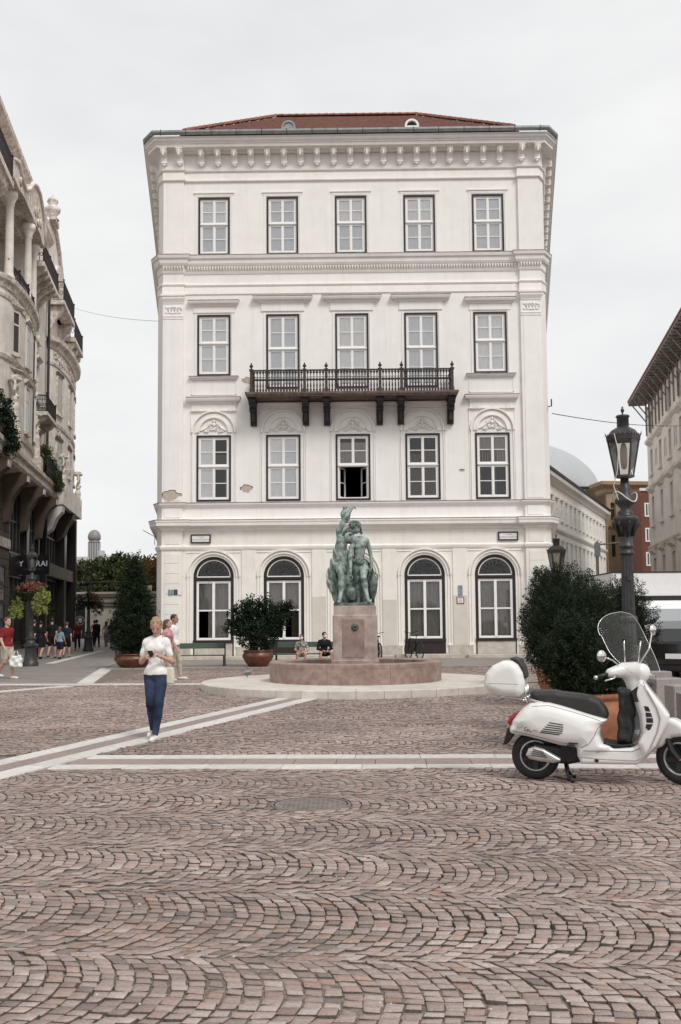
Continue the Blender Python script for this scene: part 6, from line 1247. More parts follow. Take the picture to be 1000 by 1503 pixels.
    if hairstyle == 'long': hh.chain([H_(0, .05, .02), H_(0, .055, -.06), H_(.0, .05, -.15)], [0.045*Mh, 0.045*Mh, 0.03*Mh], 0.03); [hh.chain([H_(.04*q, .02, .02), H_(.045*q, .03, -.07)], [0.02*Mh, 0.016*Mh], 0.02) for q in (-1, 1)]
    if hairstyle == 'bun': hh.ell(H_(0, .075, .01), V3(.022, .024, .022)*Mh, 0.012)
    fc = H_(0, -.075, -.03); 
    dn = RH @ V3(0, 1, 0.45); dn = dn/np.linalg.norm(dn); pt = H_(0, -.028 if hairstyle != 'short' else -.03, .028)
    if hairstyle != 'back': hh.cut(lambda X, Y, Z: -((X-pt[0])*dn[0] + (Y-pt[1])*dn[1] + (Z-pt[2])*dn[2]))
    if hairstyle == 'short': zc_ = H_(0, .0, -.03); up_ = RH @ V3(0, 0.0, 1); hh.cut(lambda X, Y, Z: -((X-zc_[0])*up_[0] + (Y-zc_[1])*up_[1] + (Z-zc_[2])*up_[2]))
    hh.warp(lambda X, Y, Z: 0.003*np.sin(X*120 + Y*60) + 0.002*np.sin(Z*140)); hh.mesh(min(res, 0.012), 'hair', hair, t)
    if face and res < 0.016:
        for s_ in (-1, 1):
            MB().ball(tuple(H_(.019*s_, -.0485, .004)), (0.0125*Mh/1.7*1.2, 0.006, 0.0065), 8, 5).build('eye', M_EYE, t, True)
            bw = MB(); bw.tube([tuple(H_(.008*s_, -.056, .016)), tuple(H_(.02*s_, -.056, .0195)), tuple(H_(.032*s_, -.050, .015))], 0.0035, 5); bw.build('eyebrow', hair, t, True)
        lp = MB(); lp.tube([tuple(H_(-.015, -.050, -.034)), tuple(H_(0, -.0575, -.034)), tuple(H_(.015, -.050, -.034))], [0.002, 0.0055, 0.002], 6); lp.build('lips', M_LIP, t, True)
    if mask:
        mk = SDF(); mk.ell(H_(0, -.020, -.022), V3(.040, .047, .032)*Mh, 0.01, RH); mk.ell(H_(0, -.05, -.018), V3(.022, .022, .022)*Mh, 0.02, RH); n0 = RH @ V3(0, 1, 0); p0 = H_(0, -.006, 0); mk.cut(lambda X, Y, Z: (X-p0[0])*n0[0] + (Y-p0[1])*n0[1] + (Z-p0[2])*n0[2]); mk.mesh(0.008, 'face_mask', M_MASK, t)
    t['_j'] = 0; del t['_j']; return t, J
# --- the woman with the phone
j = joints(); 
j['head'] = V3(.010, -.035, .918); j['elR'] = V3(-.140, .010, .63); j['wrR'] = V3(-.055, -.115, .665); j['elL'] = V3(.140, .0, .632); j['wrL'] = V3(.075, -.115, .675)
j['knR'] = V3(-.035, -.035, .285); j['anR'] = V3(-.050, .07, .068); j['knL'] = V3(.038, -.045, .282); j['anL'] = V3(.020, -.075, .042); j['hiL'] += V3(-.004, 0, 0)
wt, WJ = person('woman in white t-shirt and blue jeans walking while looking at her phone', (-2.69, 14.15, 0), R(-8), 1.67, j, M_WSHIRT, M_JEANS, M_BLOND, M_WSHOE, res=0.0085, hairstyle='bun', female=True, look=0.55, turn=0.18)
wt.scale = (.93, .95, 1)
ph = thing('phone', 'dark smartphone held in both hands by the walking woman', 'phone', (-2.69, 14.15, 0), R(-8)); pc = (WJ['wrR'] + WJ['wrL'])/2 + V3(0.005, -.085, .045)
pb = MB(); pb.T = (np.array([[1, 0, 0], [0, 0.80, 0.6], [0, -0.6, 0.80]]), pc); pb.bevbox(-.036, -.075, -.004, .036, .075, .004, .002); pb.build('case', M_BLACKP, ph); ps = MB(); ps.T = pb.T; ps.box(-.033, -.068, .0042, .033, .068, .0046); ps.build('screen', mat('phone_screen', (0.03, 0.035, 0.04), 0.1), ph)
strap = MB(); strap.tube([(0.115, 0.07, 1.10), (0.10, 0.055, 1.34), (0.095, -0.02, 1.405), (0.105, -0.075, 1.30), (0.125, -0.10, 1.12), (0.16, -0.06, 0.98)], 0.007, 6)
bt = thing('shoulder_bag', 'cream shoulder bag hanging at the walking woman\'s side', 'bag', (-2.69, 14.15, 0), R(-8)); strap.build('strap', M_BEIGEC, bt, True)
b = SDF(); b.ext([(0.14, 0.98), (0.24, 0.97), (0.26, 0.80), (0.25, 0.74), (0.15, 0.74), (0.13, 0.82)], 0.05, 0.025, y0=0.02); b.mesh(0.010, 'bag_body', M_TOTE, bt)
# --- couple behind her
person('young man with black hair in white t-shirt walking behind the woman with the phone', (-4.95, 28.6, 0), R(75), 1.80, joints('walk', 1), M_WSHIRT, M_BEIGEC, M_BLHAIR, M_WSHOE, M_SKIN2, res=0.014)
person('brown-haired young woman in pink top beside the black-haired man', (-5.02, 28.0, 0), R(70), 1.66, joints('walk', -1), M_PINKC, M_BEIGEC, M_BRHAIR, M_WSHOE, res=0.014, hairstyle='long', female=True)
# --- red shirt man at the left edge
person('man in dark red t-shirt and beige shorts carrying a white bag', (-9.95, 29.6, 0), R(60), 1.76, joints('walk', 1), M_REDC, M_BEIGEC, M_BRHAIR, M_WSHOE, res=0.015, legs='short', shorts=True)
t = thing('carrier_bag', 'white plastic carrier bag held by the man in the red t-shirt', 'bag', (-9.62, 29.42, 0.33)); b = SDF(); b.ext([(-.17, 0), (.17, 0), (.19, .15), (.13, .33), (-.13, .33), (-.19, .14)], 0.08, 0.05); b.warp(lambda X, Y, Z: 0.012*np.sin(X*30 + Z*22) + 0.01*np.sin(Z*37 - X*20)); b.mesh(0.014, 'bag_body', M_PLASTIC, t); hn = MB(); hn.tube([(-.08, 0, .32), (-.03, 0, .46), (.03, 0, .46), (.08, 0, .32)], 0.012, 6); hn.build('handle', M_PLASTIC, t, True)
# --- street crowd, seen from behind
CR = 'passers-by in the left street'
def crowd(label, x, y, rz, h, top, bot, hair, pose='walk', side=1, legs='long', hs__='back', res=0.024, sleeve='short', skin=M_SKIN, shoe=M_BSHOE, female=False):
    return person(label, (x, y, 0), rz, h, joints(pose, side), top, bot, hair, shoe, skin, sleeve=sleeve, legs=legs, hairstyle=hs__, res=res, group=CR, female=female, face=False, shorts=(legs == 'short'))
crowd('passer-by in a black top and long black skirt nearest the flower basket lamp', -13.65, 45.0, R(172), 1.68, M_BLACKC, M_BLACKC, M_BLHAIR, legs='skirt', female=True)
crowd('passer-by in black shirt close behind the black skirted woman', -14.55, 47.0, R(180), 1.74, M_BLACKC, M_BLACKC, M_BRHAIR, side=-1)
crowd('tall passer-by in black t-shirt and black shorts with bare calves', -13.5, 46.2, R(178), 1.80, M_BLACKC, M_BLACKC, M_BLHAIR, legs='short', side=-1)
crowd('passer-by in a pale blue patterned top with a white bag', -12.80, 45.0, R(170), 1.42, M_BLUEC, M_NAVY, M_BRHAIR, hs__='long', female=True, legs='short')
crowd('passer-by in dark clothes beside the pale blue top', -13.0, 46.8, R(182), 1.62, M_NAVY, M_BLACKC, M_BRHAIR, side=-1, legs='short')
crowd('passer-by in black top and white shorts with bare legs', -14.75, 63.0, R(170), 1.70, M_BLACKC, M_WSHIRT, M_BRHAIR, legs='short', female=True, hs__='long')
crowd('passer-by in black t-shirt and beige trousers beside the conifer', -14.0, 63.4, R(175), 1.82, M_BLACKC, M_BEIGEC, M_BLHAIR)
crowd('passer-by with long dark hair in pale jeans', -15.9, 66.5, R(178), 1.66, M_BEIGEC, M_BLUEC, M_BLHAIR, hs__='long', female=True)
crowd('passer-by in dark jacket and dark trousers near the far wall', -16.4, 66.0, R(172), 1.76, M_BLACKC, M_NAVY, M_BLHAIR, side=-1, sleeve='long')
crowd('passer-by in dark red top beside the second street lamp', -15.9, 59.5, R(10), 1.70, M_REDC, M_NAVY, M_BRHAIR, side=-1)
crowd('passer-by in a pink top against the far wall', -17.3, 69.0, R(180), 1.72, M_PINKC, M_NAVY, M_BLHAIR)
# --- boys sitting on the bench behind the fountain
def seat_j(spread=0.0, lean=0.0):
    j = joints(); d = V3(0, 0, -.26)
    for k in ('head', 'neck', 'chest', 'waist', 'pelvis', 'shL', 'shR', 'elL', 'elR', 'wrL', 'wrR'): j[k] = j[k] + d
    j['head'] += V3(0, -.03-lean, 0); j['neck'] += V3(0, -.02-lean, 0); j['chest'] += V3(0, -.0-lean*.8, 0); j['shL'] += V3(0, -lean*.8, 0); j['shR'] += V3(0, -lean*.8, 0)
    j['hiL'] = V3(.055, 0, .265); j['hiR'] = V3(-.055, 0, .265); j['knL'] = V3(.07+spread, -.24, .29); j['knR'] = V3(-.07-spread, -.24, .29); j['anL'] = V3(.07+spread*1.2, -.22, .045); j['anR'] = V3(-.07-spread*1.2, -.22, .045)
    j['elL'] = V3(.15, -.05, .37); j['elR'] = V3(-.15, -.05, .37); j['wrL'] = V3(.06, -.16, .335); j['wrR'] = V3(-.06, -.16, .335); return j
BS = 'boys sitting behind the fountain'
person('boy with face mask in a black and white top sitting on the bench', (-1.78, 36.55, 0.0), R(0), 1.50, seat_j(0.02), M_STRIPE, M_BEIGEC, M_BLHAIR, M_BSHOE, res=0.014, group=BS, mask=True, turn=-0.2, legs='short', shorts=True)
person('boy with face mask in a plain black sweater leaning forward on the bench', (-0.98, 36.5, 0.0), R(12), 1.60, seat_j(0.05, 0.03), M_BLACKC, M_BLACKC, M_BLHAIR, M_BSHOE, res=0.014, group=BS, mask=True, turn=0.35, sleeve='long', legs='short', shorts=True)
person('dark dressed child almost hidden behind the fountain pedestal', (-0.42, 36.5, 0.045), R(8), 1.48, seat_j(0.03, 0.05), M_NAVY, M_GREYC, M_BLHAIR, M_BSHOE, res=0.016, group=BS, turn=0.3, sleeve='long')
# ================================================================== LEFT STREET BUILDINGS
M_CREAM = mat('weathered_cream_stone', (0.74, 0.70, 0.655), 0.85, noise=0.16, nscale=1.2, bump=0.4, bscale=18, stain=0.6, streak=0.7); M_CREAM2 = mat('carved_cream_stone', (0.70, 0.64, 0.575), 0.85, noise=0.4, nscale=3.5, bump=0.6, bscale=14, stain=0.9, streak=0.8)
M_DARKSTONE = mat('dark_brown_stone', (0.10, 0.077, 0.054), 0.85, noise=0.25, nscale=1.5, bump=0.4, bscale=16, stain=0.7); M_SHOP = mat('dark_bronze_shopfront', (0.022, 0.018, 0.015), 0.4, metal=0.3, noise=0.3, nscale=6); M_BGLASS = mat('dark_reflecting_glass', (0.045, 0.045, 0.045), 0.06, spec=0.8)  # dark brown stone for piers, consoles, lintels and back blocks
M_DROOM = mat('shop_interior', (0.06, 0.05, 0.04), 0.9); M_WFR2 = mat('white_frame_left', (0.62, 0.60, 0.57), 0.6); M_IRONL = mat('wrought_iron', (0.025, 0.022, 0.022), 0.6); M_SIGNBLACK = mat('black_sign_board', (0.008, 0.008, 0.009), 0.4); M_LETTER = mat('white_sign_letters', (0.82, 0.82, 0.82), 0.4)
LP = (-19.9, 60.0, 0.0); LRZ = math.atan2(0.98986, -0.14207)
SHA, SHB = -3.6, -1.5
lA = thing('ornate_building', 'ornate cream stone corner building with loggia, caryatids and iron balconies', 'building', (LP[0] - 0.14207*SHA, LP[1] + 0.98986*SHA, 0), LRZ); lA.scale = (1, 1, 0.955)
lB = thing('gabled_building', 'cream stone building with curved gable and finial beyond the loggia building', 'building', (LP[0] - 0.14207*SHB, LP[1] + 0.98986*SHB, 0), LRZ); lB.scale = (1, 1, 0.97)
def rbox(name, par, m, *a): return MB().box(*a).build(name, m, par)
def iron_rail(par, pts, z0, h, gap=0.16, name='iron_railing'):
    """wrought iron railing along plan points"""
    mb = MB(); pts = [Vector((p[0], p[1], 0)) for p in pts]
    for a, b in zip(pts[:-1], pts[1:]):
        for z, r in ((z0+0.06, 0.02), (z0+h, 0.05), (z0+h*0.72, 0.024)): mb.tube([a + Vector((0, 0, z)), b + Vector((0, 0, z))], r, 5)
        n = max(1, int((b-a).length/gap))
        for k in range(n+1):
            p = a + (b-a)*(k/n); mb.tube([p + Vector((0, 0, z0)), p + Vector((0, 0, z0+h))], 0.022, 4)
            if k < n:
                q = a + (b-a)*((k+0.5)/n); d = (b-a).normalized()*gap*0.36
                for zz, rr in ((z0+h*0.42, 1.0), (z0+h*0.85, 0.62)): mb.tube([q + d*rr*math.cos(t) + Vector((0, 0, zz + gap*0.5*rr*math.sin(t))) for t in np.linspace(0, 2*PI, 9)], 0.022, 4)
        for p in (a, b): mb.tube([p + Vector((0, 0, z0)), p + Vector((0, 0, z0+h+0.1))], 0.035, 6); mb.ball(tuple(p + Vector((0, 0, z0+h+0.16))), 0.07, 7, 4)
    return mb.build(name, M_IRONL, par)
def win(par, x0, x1, z0, z1, y=0.0, depth=0.25, arch=False, mull=2, trans=(0.68,), frame=M_WFR2, glassm=M_BGLASS, name='window'):
    mb = MB(); frame_rect(mb, x0, x1, z0, z1, 0.08, y+depth-0.1, y+depth); w_ = mb.build(name, frame, par)
    bars = MB()
    for k in range(1, mull): x = x0 + (x1-x0)*k/mull; bars.box(x-0.035, y+depth-0.09, z0+0.08, x+0.035, y+depth-0.01, z1-0.08)
    for t in trans: z = z0 + (z1-z0)*t; bars.box(x0+0.08, y+depth-0.095, z-0.04, x1-0.08, y+depth-0.012, z+0.04)
    bars.build('glazing_bars', frame, w_); xs = [x0 + 0.06 + (x1-x0-0.12)*k/mull for k in range(mull+1)]; zs = [z0+0.06] + [z0 + (z1-z0)*t for t in trans] + [z1-0.06]
    for i in range(mull):
        for j in range(len(zs)-1): MB().add([(xs[i], y+depth-0.04, zs[j]), (xs[i+1], y+depth-0.04, zs[j]), (xs[i+1], y+depth-0.04, zs[j+1]), (xs[i], y+depth-0.04, zs[j+1])], [(0, 1, 2, 3)]).build('pane', glassm, w_)
    return w_
def wall_with(par, x0, x1, z0, z1, ops, m, name='wall', y=0.0, depth=0.3):
    mb = MB(); wall_grid(mb, x0, x1, z0, z1, ops, y)
    for o in ops: reveal(mb, (*o[:4], False), depth, y)
    return mb.build(name, m, par)
def bow(par, xa, xb, proj, z0, z1, m, name='bow_bay', n=20, ops=None):
    cx, hw = (xa+xb)/2, (xb-xa)/2; pts = [(cx - hw*math.cos(PI*k/n), -proj*math.sin(PI*k/n)**0.8) for k in range(n+1)]; mb = MB(); mb.loft([[(x, y, z0) for x, y in pts], [(x, y, z1) for x, y in pts]], closed=False); mb.add([(x, y, z1) for x, y in pts], [tuple(range(n+1))]); mb.add([(x, y, z0) for x, y in pts], [tuple(range(n, -1, -1))]); o = mb.build(name, m, par); sharp(o, 50); return o, pts
def bowband(par, pts, prof, m, name='bow_cornice'): return MB().sweep(prof, pts).build(name, m, par)
# --- building A
opsA = [(-12.2, -10.8, 16.6, 19.6), (-8.3, -6.9, 16.6, 19.6), (8.2, 9.5, 12.6, 15.2), (8.2, 9.5, 17.2, 19.8), (10.6, 11.8, 17.2, 19.8), (10.6, 11.8, 12.6, 15.2), (8.3, 9.4, 21.4, 24.4), (10.5, 11.6, 21.4, 24.4), (-8.3, -6.9, 12.2, 15.2), (-8.3, -6.9, 21.2, 24.6), (6.6, 7.7, 17.4, 19.6), (-2.6, 5.2, 21.2, 26.3)]
wall_with(lA, -18, 14.65, 10.4, 30.2, opsA, M_CREAM)
for o in opsA[:-1]:
    win(lA, *o, mull=2); MB().sweep([(-.03, o[3]+0.2), (.1, o[3]+0.22), (.28, o[3]+0.38), (.28, o[3]+0.46), (-.03, o[3]+0.5)], [(o[0]-0.25, 0), (o[1]+0.25, 0)]).build('window_hood', M_CREAM2, lA); rbox('window_sill', lA, M_CREAM2, o[0]-0.2, -0.18, o[2]-0.16, o[1]+0.2, 0.05, o[2]-0.01)
mb = MB(); mb.box(-18, 0.35, 0, 14.6, 14, 10.4); mb.box(-18, 2.6, 10.4, 14.6, 14, 30.3); mb.build('back_block', M_DARKSTONE, lA)
mb = MB(); mb.add([(-18, 0, 0), (-18, 14, 0), (-18, 14, 30.2), (-18, 0, 30.2)], [(0, 1, 2, 3)]); mb.build('end_wall', M_CREAM, lA)
mb = MB(); mb.sweep([(-.05, 28.6), (.1, 28.65), (.18, 28.9), (.12, 29.0), (.12, 29.55), (.35, 29.7), (.6, 29.95), (.62, 30.25), (-.05, 30.35)], [(-18, 0), (6.6, 0)]); mb.build('top_cornice', M_CREAM2, lA)
mb = MB(); mb.sweep([(-.05, 28.9), (.1, 28.95), (.15, 29.5), (.35, 29.7), (.5, 29.95), (.52, 30.35), (-.05, 30.4)], [(6.6, 0), (14.6, 0)]); mb.build('top_cornice', M_CREAM2, lA)
mb = MB(); mb.prism_x([(0.0, 30.3), (-0.5, 30.3), (-0.45, 30.6), (6, 33), (6, 30.3)], -18, 14.6); mb.build('roof', mat('dark_slate_roof', (0.07, 0.068, 0.07), 0.7, noise=0.3, nscale=4), lA)
# wavy pediment over the loggia
pp = [(-4.2, 26.3), (-4.2, 27.3), (-3.2, 27.6), (-2.2, 27.1), (-1.0, 27.0), (0.2, 27.6), (1.4, 28.5), (2.6, 28.9), (3.8, 28.9), (5.0, 28.3), (5.8, 27.3), (6.2, 26.3), (4.9, 26.3), (4.3, 26.55), (3.0, 26.5), (1.0, 26.5), (-1.5, 26.5), (-2.7, 26.3)]
MB().prism_y(pp, -1.15, 0.02).build('pediment', M_CREAM2, lA)
mb = MB(); mb.tube([(x, -1.17, z+0.05) for x, z in pp[1:12]], 0.14, 6); mb.build('pediment_coping', M_CREAM, lA, True)
rl = MB()
for (x, z, a) in ((3.4, 27.6, .5), (2.4, 27.3, .35), (4.3, 27.3, .35), (3.4, 26.95, .3), (-2.6, 26.9, .3)): rl.tube([(x + a*t*math.cos(5*t), -1.2, z + a*t*math.sin(5*t)) for t in np.linspace(.2, 1, 14)], 0.07, 6)
rl.build('relief_ornament', M_CREAM2, lA, True)
# bow bay and loggia
bo, bp = bow(lA, -3.6, 7.0, 0.95, 11.6, 20.9, M_CREAM)
bowband(lA, bp, [(-.05, 20.4), (.08, 20.45), (.14, 20.7), (.3, 20.85), (.34, 21.1), (-.05, 21.15)], M_CREAM2); bowband(lA, bp, [(-.05, 19.9), (.06, 19.92), (.08, 20.1), (-.05, 20.12)], M_CREAM2); bowband(lA, bp, [(-.05, 16.4), (.1, 16.45), (.16, 16.65), (-.05, 16.7)], M_CREAM2); bowband(lA, bp, [(-.05, 12.3), (.1, 12.35), (.14, 12.6), (-.05, 12.65)], M_CREAM2)
for (xc, yy, ang) in ((-1.7, -0.72, R(-24)), (1.7, -0.97, 0.0), (5.1, -0.72, R(24))):
    for z0, z1 in ((17.1, 19.6), (13.1, 15.9)):
        wn = bpy.data.objects.new('bay_window', None); wn.empty_display_size = 0.1; C.objects.link(wn); wn.parent = lA; wn.location = (xc, yy, 0); wn.rotation_euler = (0, 0, ang)
        mb = MB(); frame_rect(mb, -0.62, 0.62, z0, z1, 0.1, -0.06, 0.05); mb.box(-0.035, -0.05, z0, 0.035, 0.03, z1); mb.box(-0.6, -0.05, z0+(z1-z0)*.66, 0.6, 0.03, z0+(z1-z0)*.66+.1); mb.build('window_frame', M_WFR2, wn)
        for s_ in (-1, 1): MB().box(s_*0.03, -0.035, z0+.08, s_*0.56, -0.02, z1-.08).build('pane', M_BGLASS, wn)
        MB().sweep([(-.03, z1+.1), (.08, z1+.12), (.2, z1+.25), (.2, z1+.32), (-.03, z1+.34)], [(-.8, 0), (.8, 0)]).build('window_hood', M_CREAM2, wn); rbox('window_sill', wn, M_CREAM2, -.75, -.15, z0-.16, .75, 0, z0-.02)
    rl = MB(); rl.T = (rotz(ang), np.array([xc, yy, 0]))
    for (x, z, a, sg) in ((-.25, 16.0, .3, 1), (.25, 16.0, .3, -1), (0, 20.2, .2, 1), (-.3, 20.2, .18, 1), (.3, 20.2, .18, -1)): rl.tube([(x + sg*a*t*math.cos(6*t), -0.05, z + a*t*math.sin(6*t)) for t in np.linspace(.15, 1, 14)], 0.045, 5)
    rl.build('relief_ornament', M_CREAM2, lA, True)
cl = MB(); cl.lathe([(0.34, 0), (0.34, .18), (0.27, .26), (0.24, .4), (0.23, 2.6), (0.21, 4.3), (0.26, 4.36), (0.24, 4.5), (0.38, 4.8), (0.42, 4.85), (0.42, 5.15)], 16); clm = cl.mesh('loggia_column', True); clm.materials.append(M_CREAM)
for x, y in ((2.3, -0.78), (5.6, -0.55), (-2.4, -0.6)): put('loggia_column', clm, None, lA, (x, y, 21.12))
MB().add([(-2.6, 2.4, 21.2), (5.2, 2.4, 21.2), (5.2, 2.4, 26.3), (-2.6, 2.4, 26.3)], [(0, 1, 2, 3)]).build('loggia_back_wall', M_CREAM, lA); win(lA, -0.6, 0.9, 21.3, 24.6, y=2.1, depth=0.25); win(lA, 2.4, 3.9, 21.3, 24.6, y=2.1, depth=0.25)
rbox('loggia_side_wall', lA, M_CREAM, -2.8, 0.3, 21.1, -2.6, 2.6, 26.3); rbox('loggia_side_wall', lA, M_CREAM, 5.2, 0.3, 21.1, 5.4, 2.6, 26.3); MB().box(-2.6, 0.01, 26.2, 5.2, 2.5, 26.3).build('loggia_ceiling', M_CREAM2, lA); iron_rail(lA, [(bp[k][0], bp[k][1]) for k in (4, 7, 10, 13, 16)], 21.15, 0.95, 0.3)
# balconies of A
rbox('balcony_slab', lA, M_CREAM2, -9.4, -1.15, 25.6, -4.4, 0.0, 25.95); MB().prism_x([(0, 25.6), (-1.0, 25.6), (-.9, 25.2), (0, 24.5)], -9.0, -4.8).build('balcony_console', M_CREAM2, lA); iron_rail(lA, [(-9.3, 0), (-9.3, -1.08), (-4.5, -1.08), (-4.5, 0)], 25.95, 1.3, 0.24)
rbox('balcony_slab', lA, M_CREAM2, 6.4, -1.1, 25.2, 13.0, 0.0, 25.5); iron_rail(lA, [(6.5, 0), (6.5, -1.03), (12.9, -1.03), (12.9, 0)], 25.5, 1.3, 0.24)
for x in (7.0, 8.2, 9.4, 10.6, 11.8): MB().prism_x([(0, 25.2), (-1.1, 25.2), (-1.05, 25.0), (-.4, 24.6), (0, 24.0)], x-.14, x+.14).build('balcony_bracket', M_CREAM2, lA)
rbox('balcony_slab', lA, M_CREAM2, 8.0, -1.2, 15.55, 12.2, 0.0, 15.8); iron_rail(lA, [(8.1, 0), (8.1, -1.12), (12.1, -1.12), (12.1, 0)], 15.8, 1.1, 0.24)
for x in (8.6, 11.6): MB().prism_x([(0, 15.55), (-1.1, 15.55), (-1.0, 15.3), (-.3, 14.9), (0, 14.2)], x-.2, x+.2).build('balcony_bracket', M_CREAM2, lA)
MB().tube([(14.75, -0.2, 0.2), (14.75, -0.2, 29)], 0.09, 8).build('drainpipe', M_IRONL, lA)
# long ledge over the shops
lg = MB(); lg.sweep([(0, 10.35), (1.0, 10.5), (1.1, 10.7), (1.1, 11.05), (1.22, 11.2), (1.22, 11.45), (0, 11.6)], [(-18, 0), (14.5, 0)]); lg.build('ledge', M_CREAM2, lA)
for x in (-11, -5.2, 0.6, 6.4, 12.0):
    MB().prism_x([(0.2, 10.4), (-1.3, 10.4), (-1.28, 9.9), (-.9, 9.6), (-.5, 8.9), (-.35, 8.0), (-.3, 7.6), (0.2, 7.4)], x-.45, x+.45).build('ledge_console', M_DARKSTONE, lA)
    MB().box(x-.3, -1.36, 9.95, x+.3, -1.28, 10.3).build('console_panel', M_CREAM2, lA)
iron_rail(lA, [(7.6, -1.3), (14.2, -1.3)], 11.5, 1.0, 0.26)
# caryatids
def caryatid_mesh():
    s = SDF(); s.chain([(0, 0, 0.0), (0, 0, .9), (0, -.02, 1.35)], [.26, .20, .21], .1); s.ell((0, -.03, 1.75), (.25, .19, .30), .1); s.ell((0, -.03, 1.2), (.22, .19, .25), .08); s.cap((0, -.02, 2.0), (0, -.03, 2.3), .09, .08, .05); s.ell((0, -.06, 2.45), (.14, .16, .18), .04)
    for q in (-1, 1): s.chain([(q*.25, -.02, 1.98), (q*.42, -.08, 2.15), (q*.34, -.1, 2.55), (q*.22, -.05, 2.8)], [.09, .075, .065, .05], .05); s.ell((q*.1, -.2, 1.85), (.085, .08, .085), .05); s.chain([(q*.1, -.16, .1), (q*.09, -.15, .7)], [.09, .1], .06); s.ell((q*.16, -.03, 2.4), (.08, .1, .16), .04)
    for k in range(9): a = 2*PI*k/9; s.ell((.26*math.cos(a), .26*math.sin(a)-.02, 2.82), (.1, .1, .11), .03)
    s.ell((0, 0, 2.78), (.3, .3, .14), .04); s.ell((0, 0, 2.98), (.26, .26, .1), .04); s.warp(lambda X, Y, Z: 0.018*np.sin(X*32 + 2*np.sin(Z*5)) * (Z < 1.3) + 0.012*np.sin(Z*40 + X*30)*(Z > 2.6)); o = s.mesh(0.03, 'caryatid', M_CREAM2); me = o.data; bpy.data.objects.remove(o); return me
cme = caryatid_mesh()
for x, y in ((-2.4, -1.0), (7.3, -0.6)):
    o = put('caryatid', cme, None, lA, (x, y, 12.55)); MB().bevbox(x-.42, y-.42, 11.55, x+.42, y+.42, 12.55, .05).build('caryatid_pedestal', M_CREAM2, lA)
# ground floor of A: rusticated pier, posters, glazing
for r in range(18):
    z = 0.5 + r*0.55
    MB().bevbox(-18, -0.03, z, 2.3, 0.36, z+0.53, 0.03).build('rusticated_course', M_DARKSTONE, lA)
rbox('pier_base', lA, M_DARKSTONE, -18, -0.15, 0, 2.4, 0.35, 0.49)
MB().box(-18, -0.10, 6.1, 2.32, 0.0, 6.65).build('carved_band', M_CREAM2, lA)
for k, (z0, z1, col) in enumerate(((4.0, 5.0, (0.30, 0.29, 0.28)), (2.95, 3.9, (0.45, 0.40, 0.39)), (1.9, 2.85, (0.25, 0.24, 0.24)), (0.9, 1.8, (0.10, 0.14, 0.22)))):
    t_ = MB(); frame_rect(t_, -3.4, 0.6, z0-.05, z1+.05, .1, -.14, -.0); p_ = t_.build('poster_frame', M_SHOP, lA); MB().box(-3.3, -.09, z0+.05, 0.5, -.05, z1-.05).build('poster', mat('poster_%d' % k, col, 0.4, noise=0.6, nscale=3.0, col2=tuple(c*0.45 for c in col)), p_)
    if k == 1: [MB().box(-3.0, -.094, z_, x_, -.0905, z_+h_).build('faded_print', mat('dark_red_print', (0.16, 0.03, 0.035), 0.5), p_) for z_, x_, h_ in ((3.58, .2, .16), (3.40, .1, .07), (3.28, -.3, .06), (3.10, -.6, .05))]
def shopfront(par, x0, x1, z0, z1, cols, rows, y=0.15, glassm=None):
    mb = MB(); frame_rect(mb, x0, x1, z0, z1, .14, y-.12, y+.06); f = mb.build('shop_window', M_SHOP, par); bars = MB()
    for k in range(1, cols): x = x0+(x1-x0)*k/cols; bars.box(x-.05, y-.1, z0+.1, x+.05, y+.04, z1-.1)
    for k in range(1, rows): z = z0+(z1-z0)*k/rows; bars.box(x0+.1, y-.08, z-.045, x1-.1, y+.03, z+.045)
    bars.build('glazing_bars', M_SHOP, f)
    for i in range(cols):
        for j in range(rows): a, b2 = x0+.1+(x1-x0-.2)*i/cols, x0+.1+(x1-x0-.2)*(i+1)/cols; c_, d_ = z0+.1+(z1-z0-.2)*j/rows, z0+.1+(z1-z0-.2)*(j+1)/rows; MB().add([(a, y, c_), (b2, y, c_), (b2, y, d_), (a, y, d_)], [(0, 1, 2, 3)]).build('pane', glassm or M_BGLASS, f)
    return f
shopfront(lA, 2.6, 7.0, 5.9, 10.0, 4, 2); shopfront(lA, 8.0, 12.3, 5.9, 10.0, 4, 2); shopfront(lA, 2.6, 7.0, 0.35, 4.6, 3, 2); shopfront(lA, 8.0, 12.3, 0.35, 4.6, 3, 2); rbox('mullion_pier', lA, M_SHOP, 7.05, -0.2, 0, 7.95, 0.34, 10.3); rbox('mullion_pier', lA, M_SHOP, 12.35, -0.1, 0, 12.6, 0.34, 10.3); rbox('spandrel', lA, M_SHOP, 2.6, -0.05, 4.65, 12.4, 0.33, 5.85)
for z in (0.0,): rbox('shop_plinth', lA, M_SHOP, 2.4, -0.06, 0, 12.5, 0.33, 0.33)
sg = thing('shop_sign', 'black projecting shop sign with white letters behind the street lamp', 'sign', (-19.40, 62.0, 4.50)); MB().box(-0.92, 0, 0, 1.05, 0.12, 1.2).build('sign_board', M_SIGNBLACK, sg); text('Y', 0.48, M_LETTER, sg, (-0.66, -0.01, 0.66)); text('RAI', 0.48, M_LETTER, sg, (0.60, -0.01, 0.66)); [MB().box(-.5+k_*.12, -.006, .30, -.42+k_*.12, .0, .37).build('small_print', mat('teal_print', (0.03, 0.06, 0.075), 0.5), sg) for k_ in range(9)]; MB().tube([(-.5, 0.06, 1.2), (-.5, 0.06, 1.5), (-1.2, 0.3, 1.5)], 0.03, 6).build('sign_bracket', M_IRONL, sg)
